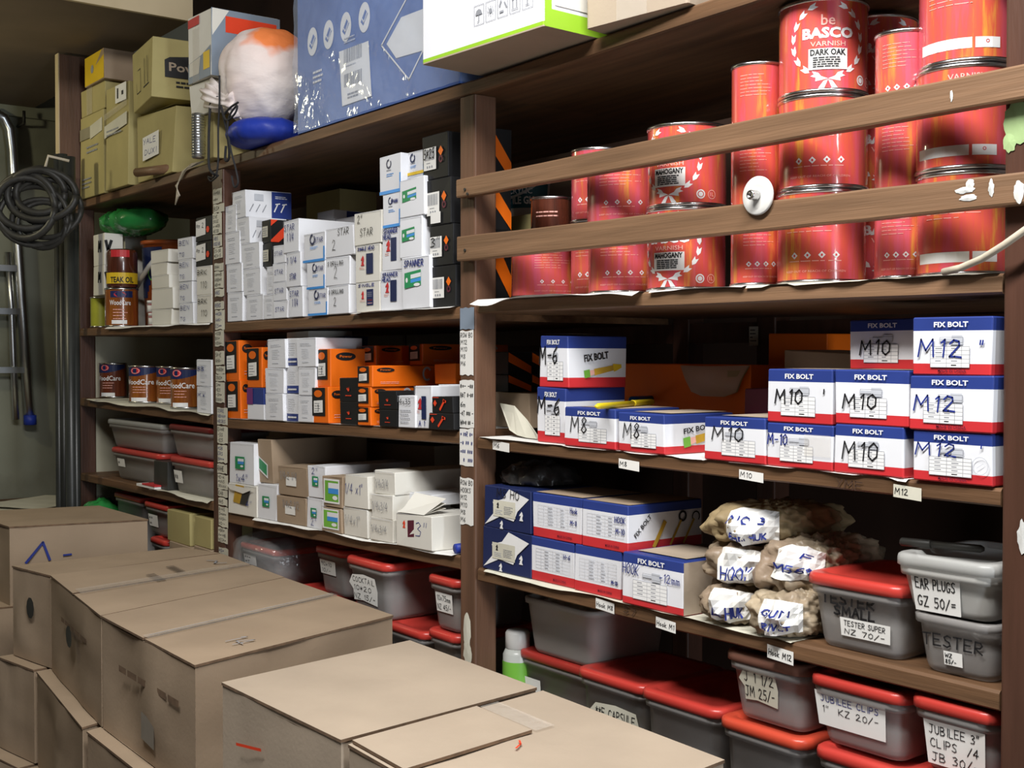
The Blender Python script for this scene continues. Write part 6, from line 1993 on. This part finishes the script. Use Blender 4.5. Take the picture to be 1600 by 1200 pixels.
cord(sk, [(343, 118), (343, 160), (341, 200), (341, 250), (338, 275)], -.05)
cord(sk, [(340, 152), (330, 158), (327, 190), (326, 230), (327, 262), (334, 272)], -.045, .003)
cord(sk, [(372, 160), (360, 168), (350, 180), (356, 188), (368, 176), (370, 165), (358, 182), (356, 205), (362, 240), (368, 262), (372, 285), (366, 292), (362, 275)], -.055)
cord(sk, [(345, 165), (350, 185), (356, 215), (358, 246), (352, 250), (353, 228)], -.05, .0028)
cord(sk, [(338, 270), (332, 278), (325, 276), (330, 283), (341, 274)], -.02, .002)

# --- blue carton in shrink film
x0, x1 = PZ(457, 210, ZTOP).x, PZ(722, 131, ZTOP).x
fb = thing('film_wrapped_carton', 'big blue carton wrapped in shiny clear film', 'box', ((x0 + x1) / 2, .0, ZTOP + .001))
W, H, D = x1 - x0, .40, .30
BLUEC = mat('carton_blue', (.035, .095, .34), .45, .25, 3, col2=(.06, .15, .46))
g = G(); g.loft([rrect(W, D, .004, 0, 3, 0, D / 2), rrect(W, D, .004, H, 3, 0, D / 2)], BLUEC); g.build('carton_body', fb)
FI = lambda l=.0006: Ink(lambda a, b, q: Vector((a - W / 2, -q - .0005, b)), l)
for k, (u, v) in enumerate(((489, 66), (514, 55), (541, 43), (570, 28))):
    p = PY(u, v, .0); a, b = p.x - x0, p.z - ZTOP
    i = FI(); i.disc(a, b, .0195, .0265, INKW, 26); i.build('round_symbol', fb)
    i = FI(.001); i.poly([(a - .012, b - .006), (a - .003, b - .014), (a + .013, b + .004), (a + .004, b + .013)], BLUEC); i.stroke([(a - .006, b - .002), (a - .001, b - .009), (a + .010, b + .006)], .0025, INKW); i.build('symbol_mark', fb)
p = PY(536, 167, .0); a, b = p.x - x0, p.z - ZTOP
i = FI(.0012); q_ = PY(578, 64, 0)
i.poly([(a, b), (PY(582, 151, 0).x - x0, PY(582, 151, 0).z - ZTOP), (PY(577, 65, 0).x - x0, PY(577, 65, 0).z - ZTOP), (PY(531, 82, 0).x - x0, PY(531, 82, 0).z - ZTOP)], INKW); i.build('shipping_label', fb)
i = FI(.0018)
for (t0, t1) in ((.60, .80), (.26, .44)):
    lw_ = .085; lh = .125
    i.bars(a + .008, b + lh * t0, a + .072, b + lh * t1, INKG)
i.lines(a + .008, b + .118, .05, 2, .007, INKLG, .002); i.lines(a + .01, b + .068, .05, 1, .007, INKLG, .002); i.lines(a + .02, b + .016, .05, 2, .006, INKG, .003); i.build('label_print', fb)
def FP(u, v):
    q = PY(u, v, 0); return (q.x - x0, q.z - ZTOP)
i = FI(.0008); i.poly([FP(605, 70), FP(628, 28), FP(662, 15), FP(662, 80), FP(620, 92)], INKW); i.build('white_diamond', fb)
i = FI(.001); i.stroke([FP(640, -8), FP(597, 72), FP(640, 125), FP(662, 80)], .003, INKW); i.build('diamond_outline', fb)
i = FI(.001); i.lines(FP(490, 117)[0], FP(490, 117)[1], .045, 3, .009, INKW, .004); i.build('small_lettering', fb)
# the film: a wrinkled skin just off the carton
vs, fs = [], []
nx, nz = 70, 44
def film(u, t):
    x = -W / 2 - .004 + (W + .008) * u; z = .002 + (H + .006) * t
    e = .0045 + .004 * noise.noise(Vector((x * 16 + z * 22, z * 6 - x * 5, 1.5))) + .002 * noise.noise(Vector((x * 50 - z * 40, z * 20, 3)))
    return Vector((x, -max(.0026, e), z))
for j in range(nz + 1):
    for k in range(nx + 1):
        vs.append(film(k / nx, j / nz))
for j in range(nz):
    for k in range(nx):
        fs.append((j * (nx + 1) + k, j * (nx + 1) + k + 1, (j + 1) * (nx + 1) + k + 1, (j + 1) * (nx + 1) + k))
n0 = len(vs)
for j in range(nz + 1):
    for k in range(13):
        y = -.003 + (D + .004) * k / 12; z = .002 + (H + .006) * j / nz
        vs.append(Vector((W / 2 + .003 + .0025 * noise.noise(Vector((y * 18 + z * 15, z * 9, 7))), y, z)))
for j in range(nz):
    for k in range(12):
        fs.append((n0 + j * 13 + k, n0 + j * 13 + k + 1, n0 + (j + 1) * 13 + k + 1, n0 + (j + 1) * 13 + k))
link('shrink_film', mesh('shrink_film', vs, fs, [FILM], None, True), fb)

# --- white and green adhesive carton
a, b = PZ(665, 107, ZTOP), PZ(856, 47, ZTOP)
ad = thing('adhesive_carton', 'white adhesive carton with lime green edges overhanging the shelf', 'box', ((a.x + b.x) / 2, a.y, shelf_z('RT', -1.25) + .0012), (0, 0, math.atan2(b.y - a.y, b.x - a.x)))
W, H, D = (b - a).length, .26, .20
g = G(); g.loft([rrect(W, D, .003, 0, 3, 0, D / 2), rrect(W, D, .003, .002, 3, 0, D / 2), rrect(W, D, .003, .007, 3, 0, D / 2), rrect(W, D, .003, H, 3, 0, D / 2)], WHITE, mts=[CARD2, LIME, WHITE]); g.build('carton_body', ad)
AI = lambda l=.0006: Ink(lambda s, t, q: Vector((s - W / 2, -q - .0005, t)), l)
AS = lambda l=.0006: Ink(lambda s, t, q: Vector((W / 2 + q + .0005, s, t)), l)
i = AS(); i.rect(0, 0, D, .024, LIME); i.build('green_foot', ad)
i = AS(); i.rect(0, .024, .012, H, LIME); i.build('green_corner', ad)
i = AS(.0008); i.rect(.018, .03, D, H, WHITE2); i.build('cream_side', ad)
i = AI(); i.text('ANHUI BOLI ADHESIVES', W * .44, .088, .009, INKLG, .005, W * .44); i.build('maker_lettering', ad)
i = AI(); i.lines(W * .44, .079, W * .3, 2, .007, INKLG, .002); i.build('small_lettering', ad)
i = AI(.001); i.hand('EPOXY', W * .04, .112, .030, INKBL, t=.002, width=W * .30, rise=.25); i.build('handwriting', ad)
for k in range(5):
    x0_ = W * (.46 + k * .095); z0_ = .030 + .0
    i = AI(); i.frame(x0_, z0_, x0_ + .022, z0_ + .028, .0007, INKG); i.build('symbol_frame', ad)
    i = AI(.0009)
    cx, cz = x0_ + .011, z0_ + .014
    if k == 0:
        i.poly([(cx - .008, cz), (cx - .005, cz + .006), (cx, cz + .008), (cx + .005, cz + .006), (cx + .008, cz)], INKG); i.stroke([(cx, cz), (cx, cz - .009), (cx - .003, cz - .010)], .0012, INKG)
    elif k == 1:
        i.disc(cx, cz, .0035, .0035, INKG, 12)
        for q in range(8):
            an = math.tau * q / 8
            i.stroke([(cx + .005 * math.cos(an), cz + .005 * math.sin(an)), (cx + .0075 * math.cos(an), cz + .0075 * math.sin(an))], .0009, INKG)
    elif k == 2:
        for q in range(3):
            an = math.radians(90 + 120 * q)
            i.stroke([(cx + .0085 * math.cos(an + .35), cz + .0085 * math.sin(an + .35)), (cx + .0065 * math.cos(an + 1.3), cz + .0065 * math.sin(an + 1.3))], .0026, INKG)
    elif k == 3:
        for q in (-.004, .004):
            i.stroke([(cx + q, cz - .007), (cx + q, cz + .005)], .0014, INKG); i.poly([(cx + q - .003, cz + .004), (cx + q + .003, cz + .004), (cx + q, cz + .009)], INKG)
        i.stroke([(cx - .007, cz - .009), (cx + .007, cz - .009)], .001, INKG)
    else:
        i.poly([(cx - .006, cz + .009), (cx + .006, cz + .009), (cx + .004, cz + .001), (cx, cz - .002), (cx - .004, cz + .001)], INKG); i.stroke([(cx, cz - .002), (cx, cz - .009)], .0013, INKG); i.stroke([(cx - .004, cz - .009), (cx + .004, cz - .009)], .001, INKG)
    i.build('handling_symbol', ad)

# --- plain carton beyond it
a, b = PZ(925, 52, ZTOP + .003), PZ(1084, 11, ZTOP + .003)
pc = thing('plain_carton', 'plain pale brown carton with tape beside the adhesive carton', 'box', ((a.x + b.x) / 2, a.y, shelf_z('RT', -1.1) + .0015), (0, 0, math.atan2(b.y - a.y, b.x - a.x)))
W2 = (b - a).length
g = G(); g.loft([rrect(W2, .2, .004, 0, 3, 0, .1), rrect(W2, .2, .004, .003, 3, 0, .1), rrect(W2, .2, .004, .22, 3, 0, .1)], CARD2); g.build('carton_body', pc)
i = Ink(lambda s, t, q: Vector((s - W2 / 2, -q - .0005, t)), .0008); i.rect(W2 * .32, 0, W2 * .62, .22, TAPE); i.build('tape', pc)


# ================================================================== cartons stacked in the aisle
def big_carton(label, px, z1, h, flaps='x', tape=True, dent=.004, seed=0.0, off=(0, 0), body=CARD, grow=0.0, name='shipping_carton', world=None, gap=.004):
    """px: picture positions of the four top corners (front-left, front-right, back-right, back-left) on the level z1"""
    C = world or [PZ(u, v, z1).xy for u, v in px]
    C = [Vector((c[0] + off[0], c[1] + off[1])) for c in C]
    m = sum(C, Vector((0, 0))) / 4
    C = [m + (c - m) * (1 + grow) for c in C]
    root = thing(name, label, 'carton', (m.x, m.y, z1 - h), group='brown shipping cartons')
    def P(a, b, c):
        q = (C[0] * (1 - a) + C[1] * a) * (1 - b) + (C[3] * (1 - a) + C[2] * a) * b - m
        return Vector((q.x, q.y, h * c))
    def D(p, n):
        s = Vector((p.x * 7 + seed, p.y * 7 - seed, p.z * 9 + seed * 2))
        return p + n * (dent * (noise.noise(s) + .5 * noise.noise(s * 2.4)))
    g = G()
    n = 9
    faces = [(lambda s, t: P(s, 0, t), Vector((0, -1, 0))), (lambda s, t: P(1, s, t), Vector((1, 0, 0))), (lambda s, t: P(1 - s, 1, t), Vector((0, 1, 0))), (lambda s, t: P(0, 1 - s, t), Vector((-1, 0, 0)))]
    for f, nn in faces:
        vs, fs = [], []
        for j in range(n + 1):
            for k in range(n + 1):
                s, t = k / n, j / n
                e = min(1, 4.5 * min(s, 1 - s)) * (min(1, .35 + 3 * min(t, 1 - t)))
                vs.append(D(f(s, t), nn * 1.4 * e))
        for j in range(n):
            for k in range(n):
                fs.append((j * (n + 1) + k, j * (n + 1) + k + 1, (j + 1) * (n + 1) + k + 1, (j + 1) * (n + 1) + k))
        g.add(vs, fs, body)
    g.add([P(0, 0, 0), P(1, 0, 0), P(1, 1, 0), P(0, 1, 0)], [(3, 2, 1, 0)], body)
    g.add([P(0, 0, .985), P(1, 0, .985), P(1, 1, .985), P(0, 1, .985)], [(0, 1, 2, 3)], CARDE)
    o = g.build('carton_body', root)
    # weld the corners so the walls read as one sheet
    bm = bmesh.new(); bm.from_mesh(o.data); bmesh.ops.remove_doubles(bm, verts=bm.verts, dist=.0015); bm.to_mesh(o.data); bm.free()
    o.data.shade_smooth(); o.data.set_sharp_from_angle(angle=math.radians(38))
    th = .0035
    def flap(a0, a1, b0, b1, nm='flap', lift=0.0, warp=.004, mt=body, zoff=0.0):
        vs, fs = [], []
        k_ = 8
        for layer in (0, 1):
            for j in range(k_ + 1):
                for i_ in range(k_ + 1):
                    a = a0 + (a1 - a0) * i_ / k_; b = b0 + (b1 - b0) * j / k_
                    p = P(a, b, 1)
                    e = min(i_, k_ - i_, j, k_ - j) / (k_ / 2)
                    p.z += zoff + .0005 + layer * th + warp * (.5 * noise.noise(Vector((a * 3 + seed, b * 3, seed))) - .25) * min(1, e * 1.6) + lift * ((i_ / k_) if flaps == 'y' else (j / k_))
                    vs.append(p)
        N = (k_ + 1) ** 2
        for j in range(k_):
            for i_ in range(k_):
                q = j * (k_ + 1) + i_
                fs.append((N + q, N + q + 1, N + q + k_ + 2, N + q + k_ + 1)); fs.append((q + k_ + 1, q + k_ + 2, q + 1, q))
        top_n = len(fs)
        rim = [i_ for i_ in range(k_ + 1)] + [(j + 1) * (k_ + 1) + k_ for j in range(k_)] + [k_ * (k_ + 1) + k_ - 1 - i_ for i_ in range(k_)] + [(k_ - 1 - j) * (k_ + 1) for j in range(k_ - 1)]
        g = G(); g.add(vs, fs, mt)
        base = list(g.v)
        g.add(vs, [(rim[q], rim[(q + 1) % len(rim)], N + rim[(q + 1) % len(rim)], N + rim[q]) for q in range(len(rim))], CARDE)
        return g.build(nm, root)
    e = gap / max(.1, (C[1] - C[0]).length)
    if flaps == 'x':                                # seam runs front to back
        flap(-.004, .5 - e, -.004, 1.004); flap(.5 + e, 1.004, -.004, 1.004)
    elif flaps == 'y':                              # seam runs along the aisle
        flap(-.004, 1.004, -.004, .5 - e); flap(-.004, 1.004, .5 + e, 1.004)
    elif flaps == 'one':
        flap(-.004, 1.004, -.004, 1.004)
    root['carton_h'] = h
    return root, P, flap


def top_ink(P, h, lift=.0065):
    return Ink(lambda a, b, l: P(a, b, 1) + Vector((0, 0, l)), lift)


ZB, HB_ = 1.08, .18
b3, P3, _ = big_carton('big brown carton with tape along its middle, nearest in its row', [(160, 966), (305, 1043), (613, 965), (444, 906)], ZB, HB_, 'y' if 0 else 'x', seed=1.2, dent=.007)
b2, P2, _ = big_carton('brown carton with overlapping flaps and black print, middle of its row', [(80, 902), (158, 965), (443, 905), (345, 868)], ZB, HB_, 'x', seed=3.4, dent=.007, gap=.006)
b1, P1, _ = big_carton('narrow brown carton at the far end of the taped row', [(20, 887), (79, 902), (343, 867), (285, 858)], ZB - .002, HB_ - .002, 'one', seed=5.1, dent=.006)
i = top_ink(P3, HB_); n = 14
for k in range(n):
    i.poly([(.475, k / n), (.535, k / n), (.535, (k + 1) / n), (.475, (k + 1) / n)], TAPE)
i.build('tape', b3)
i = top_ink(P3, HB_, .0075); i.stroke([(.505, .02), (.50, .3), (.497, .6), (.50, .98)], .004, SLATEST); i.build('seam_line', b3)
i = top_ink(P3, HB_); i.hand('14', .80, .22, .10, INKG, t=.006); i.build('pen_mark', b3)
i = top_ink(P2, HB_)
for k in range(2):
    i.text('FRAGILE' if 0 else 'IIIIIII', .22 + .14 * k, .58 - .16 * k, .05, INKB, 0, .20, 'l', 0); 
i.build('faded_print', b2)
i = top_ink(P2, HB_); i.stroke([(.20, .84), (.26, .88), (.32, .84), (.36, .90)], .012, INKG); i.build('pen_mark', b2)
i = top_ink(P2, HB_, .007); i.poly([(.44, .02), (.56, .02), (.56, .98), (.44, .98)], TAPE); i.build('tape', b2)


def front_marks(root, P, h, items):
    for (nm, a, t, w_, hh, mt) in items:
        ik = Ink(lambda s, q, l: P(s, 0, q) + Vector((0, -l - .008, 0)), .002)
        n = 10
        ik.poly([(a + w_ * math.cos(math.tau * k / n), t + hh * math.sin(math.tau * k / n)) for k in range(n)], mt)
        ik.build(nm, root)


ik = Ink(lambda s, q, l: P3(s / .4, 0, q / HB_) + Vector((0, -l - .0055, 0)), .001)
ik.lines(.10, .115, .26, 1, .02, CARDE, .010, .0); ik.build('faded_print', b3)
ik = Ink(lambda s, q, l: P3(s / .4, 0, q / HB_) + Vector((0, -l - .0055, 0)), .001)
ik.rect(.20, .035, .255, .075, mat('dull_label', (.24, .21, .17), .7), 1, None, -.1); ik.build('grey_label', b3)
ik = Ink(lambda s, q, l: P2(s / .4, 0, q / HB_) + Vector((0, -l - .0055, 0)), .001)
ik.lines(.12, .12, .2, 1, .02, CARDE, .008, .0); ik.build('faded_lines', b2)
front_marks(b1, P1, HB_, [('hand_hole', .6, .62, .10, .12, RUBBER)])
front_marks(b2, P2, HB_, [('hand_hole', .5, .60, .06, .11, RUBBER)])
# lower layers of the same row
LAY = [(b3, [(160, 966), (305, 1043), (613, 965), (444, 906)], 'carton under the nearest taped carton'), (b2, [(80, 902), (158, 965), (443, 905), (345, 868)], 'carton under the flap-topped carton'),
       (b1, [(20, 887), (79, 902), (343, 867), (285, 858)], 'carton under the narrow far carton')]
for q, (rt, px, lab) in enumerate(LAY):
    C0 = [PZ(u, v, ZB).xy for u, v in px]
    for lv in (1, 2):
        big_carton(('dented brown ' if lv == 1 else 'lowest visible brown ') + lab, None, ZB - HB_ * lv - .006 * lv, HB_, 'one', world=C0, off=(-.01 - .008 * q, -.030 * lv), seed=8 + q * 3 + lv, dent=.008, grow=-.035)
Cb = [PZ(u, v, ZB).xy for u, v in ((20, 887), (305, 1043), (613, 965), (285, 858))]
big_carton('wide low carton on the floor carrying the taped row', None, ZB - HB_ * 3 - .020, ZB - HB_ * 3 - .020, 'one', world=Cb, off=(-.01, -.06), seed=30, dent=.006, name='base_carton')
# the far carton with a pen arrow
WA = [(-3.2, -.36), (-2.856, -.343), (-2.79, -.05), (-3.13, -.05)]
a1_, PA, _ = big_carton('far brown carton with blue arrow mark, before the farther bay', None, 1.122, .175, 'one', world=WA, seed=41, dent=.006)
ik = Ink(lambda s, q, l: PA(1, s / .30, q / .175) + Vector((l + .007, 0, 0)), .001)
ik.stroke([(.032, .096), (.068, .140), (.082, .100)], .0055, INKBL); ik.build('arrow_mark', a1_)
ik = Ink(lambda s, q, l: PA(1, s / .30, q / .175) + Vector((l + .007, 0, 0)), .001); ik.stroke([(.112, .108), (.128, .109)], .004, INKBL); ik.build('dash_mark', a1_)
big_carton('brown carton beneath the far arrow-marked one', None, 1.122 - .179, .175, 'one', world=WA, off=(0, -.03), seed=44, dent=.01)
big_carton('lower brown carton in the far arrow-marked stack', None, 1.122 - .358, .175, 'one', world=WA, off=(0, -.05), seed=47, dent=.01)
big_carton('deep floor carton carrying the far arrow-marked stack', None, 1.122 - .537, 1.122 - .537, 'one', world=WA, off=(0, -.05), seed=49, dent=.006, name='base_carton')

# nearest pair
ZC = 1.09
q1_, PC1, fl1 = big_carton('nearest brown carton with red pen strokes on its end', [(348, 1071), (533, 1161), (837, 1079), (640, 1005)], ZC, .30, 'one', seed=52, dent=.006, body=CARD2)
frp = PZ(1130, 1190, ZC)
fl_ = PZ(546, 1166, ZC); bl_ = PZ(848, 1082, ZC)
fr_ = Vector((frp.x, frp.y)) + (Vector((fl_.x, fl_.y)) - Vector((bl_.x, bl_.y)))
q2_, PC2, fl2 = big_carton('nearest brown carton with a cut flap lying on top', None, ZC - .002, .30, 'one', world=[(fl_.x, fl_.y), (fr_.x, fr_.y), (frp.x, frp.y), (bl_.x, bl_.y)], seed=57, dent=.006, body=CARD2)
fl2(.005, .36, .01, .62, 'cut_flap', 0.0, .003, CARD2, .0045)
i = top_ink(PC2, .3, .0062); i.poly([(.0, .64), (.36, .64), (.36, .74), (.0, .74)], TAPE); i.build('tape', q2_)
i = top_ink(PC2, .3, .0065); i.stroke([(.40, .52), (.43, .50), (.45, .46)], .008, REDOR); i.build('orange_scuff', q2_)
for k, (a, t, s) in enumerate(((.18, .80, .03), (.2, .60, .04))):
    ik = Ink(lambda s_, q, l: PC1(s_, 0, q) + Vector((0, -l - .005, 0)), .0015)
    ik.stroke([(a, t), (a + .22, t + s)], .012, REDOR); ik.build('red_stroke', q1_)
front_marks(q1_, PC1, .3, [('hand_hole', .22, .42, .05, .05, RUBBER)])
C0 = [PZ(u, v, ZC).xy for u, v in ((348, 1071), (533, 1161), (837, 1079), (640, 1005))]
big_carton('carton beneath the nearest red-marked carton', None, ZC - .304, .38, 'one', world=C0, off=(0, -.01), seed=61, grow=-.02)
C1 = [(fl_.x, fl_.y), (fr_.x, fr_.y), (frp.x, frp.y), (bl_.x, bl_.y)]
big_carton('carton beneath the nearest flap-topped carton', None, ZC - .306, .38, 'one', world=C1, off=(0, -.01), seed=63, grow=-.02)
big_carton('floor carton carrying the red-marked carton stack', None, ZC - .688, ZC - .688, 'one', world=C0, off=(0, -.01), seed=65, grow=-.03, name='base_carton')
big_carton('floor carton carrying the flap-topped carton stack', None, ZC - .690, ZC - .690, 'one', world=C1, off=(0, -.01), seed=67, grow=-.03, name='base_carton')

# ================================================================== the far corner: ladder, cable coil, pipes, papers
LXW = WALLX + .045
lad = thing('ladder', 'silver aluminium ladder hung against the plaster wall', 'ladder', (LXW, 0, 1.28))
def LP(u, v):
    return PX(u, v, LXW) - Vector((LXW, 0, 1.28))
def railtube(pts, r, nm, mt=ALU):
    g = G(); g.tube(pts, r, mt, 10); return g.build(nm, lad, True)
A = [LP(u, v) for u, v in ((-30, 178), (-8, 176), (6, 184), (15, 202), (19, 235), (24, 330), (34, 480), (46, 655))]
railtube(A, .017, 'side_rail')
sh = Vector((0, -.30, 0))
railtube([p + sh for p in A[3:]], .017, 'side_rail')
A2 = [LP(u, v) for u, v in ((30, 395), (35, 480), (38, 560), (42, 655))]
railtube([p + Vector((0, -.035, 0)) for p in A2], .011, 'brace_rail')
for (u, v) in ((22, 300), (29, 420), (34, 487), (40, 578)):
    c = LP(u, v)
    g = G(); g.box((c.x - .012, c.y - .30, c.z - .010), (c.x + .014, c.y, c.z + .010), ALU); g.build('rung', lad)
g = G(); c = LP(47, 658); g.tube([c + Vector((0, 0, -.012)), c + Vector((0, 0, .02))], .021, BBAG, 10); g.build('foot_cap', lad, True)
g = G(); g.tube([Vector((-.045, c.y - .02, 1.0)), Vector((0.03, c.y - .02, 1.0)), Vector((.03, c.y - .02, 1.04))], .005, RUBBER, 6); g.build('wall_hook', lad, True)

yc_ = -.17
cc = PY(62, 312, yc_)
coil = thing('cable_coil', 'coil of dusty black cable hanging from the end panel', 'cable', cc)
sc = (cc - CAM).dot(FW) / FPX
ang = Vector((RT.x, RT.y, 0))
for k in range(9):
    rx, rz_ = (46 + 9 * math.sin(k * 2.1)) * sc, (40 + 7 * math.cos(k * 1.7)) * sc
    ox, oz = (10 * math.sin(k * 1.3)) * sc - (12 * sc if k % 3 == 0 else 0), (-14 + 26 * math.sin(k * .9)) * sc
    pts = []
    for q in range(29):
        a = math.tau * q / 28
        pts.append(ang * (ox + rx * math.cos(a)) + Vector((0, .004 * (k - 4) , oz + rz_ * math.sin(a))) + FW * (.006 * math.sin(a * 2 + k)))
    g = G(); g.tube(pts, .0095 if k < 4 else .007, RUBBER, 7); g.build('cable_loop', coil, True)
g = G(); g.tube([ang * (8 * sc) + Vector((0, 0, 46 * sc)), ang * (14 * sc) + Vector((0, 0, 68 * sc)), ang * (28 * sc) + Vector((0, .03, 62 * sc))], .004, CORD, 6); g.build('hanging_tie', coil, True)

pr = thing('pipe_bundle', 'dark vertical pipes standing between wall and end post', 'pipes', (PY(104, 600, -.07).x, -.07, 0))
for k, (u, top, r) in enumerate(((92, 240, .010), (100, 236, .013), (111, 244, .015), (119, 330, .010))):
    p = PY(u, 600, -.07 + .012 * (k % 2))
    g = G(); h_ = PY(u, top, -.07).z
    loc = Vector((p.x, p.y, 0)) - Vector((pr.location.x, -.07, 0))
    g.tube([loc, loc + Vector((0, 0, h_))], r, PIPE, 14); g.build('pipe', pr, True)
# pile of papers at the far wall, on a low chest
ch = thing('low_chest', 'dusty low chest against the far plaster wall', 'chest', (-4.02, -.02, 0))
g = G(); g.box((-.19, -.35, 0), (.28, .35, 1.02), DARKW); g.build('chest_body', ch)
g = G(); g.box((-.20, -.36, 1.02), (.29, .36, 1.04), WOOD); g.build('chest_top', ch)
for k in range(4):
    o = thing('paper_stack', ['lowest loose paper sheet on the dusty chest', 'second loose paper sheet on the dusty chest', 'third loose paper sheet on the dusty chest', 'topmost loose paper sheet on the dusty chest'][k], 'paper', (-3.95 + .02 * k, -.12 + .05 * k, 1.0405 + .006 * k), (0, 0, .2 * k))
    g = G(); vs = []
    for j in range(5):
        for q in range(5):
            vs.append((-.12 + .06 * q, -.16 + .08 * j, .001 + .003 * abs(noise.noise(Vector((q * .7, j * .7, k * 3.0))))))
    g.add(vs, [(j * 5 + q, j * 5 + q + 1, (j + 1) * 5 + q + 1, (j + 1) * 5 + q) for j in range(4) for q in range(4)], OLDPAPER); g.build('sheet', o)
# frayed twine hanging over the top shelf edge
tw = thing('twine', 'frayed pale twine hanging over the top shelf edge', 'twine', PY(300, 262, -.004))
for k in range(6):
    a = Vector(tw.location)
    pts = [PY(u, v, -.006) - a for u, v in ((318 - k * 2, 252 + k), (300 - k * 2, 256 + 2 * k), (285 - k, 268 + 3 * k), (277 - k * .5, 290), (276 + k, 306), (278 + k * 1.2 - 4, 320 - 3 * k))]
    g = G(); g.tube(pts, .0016, CORD, 5); g.build('strand', tw, True)
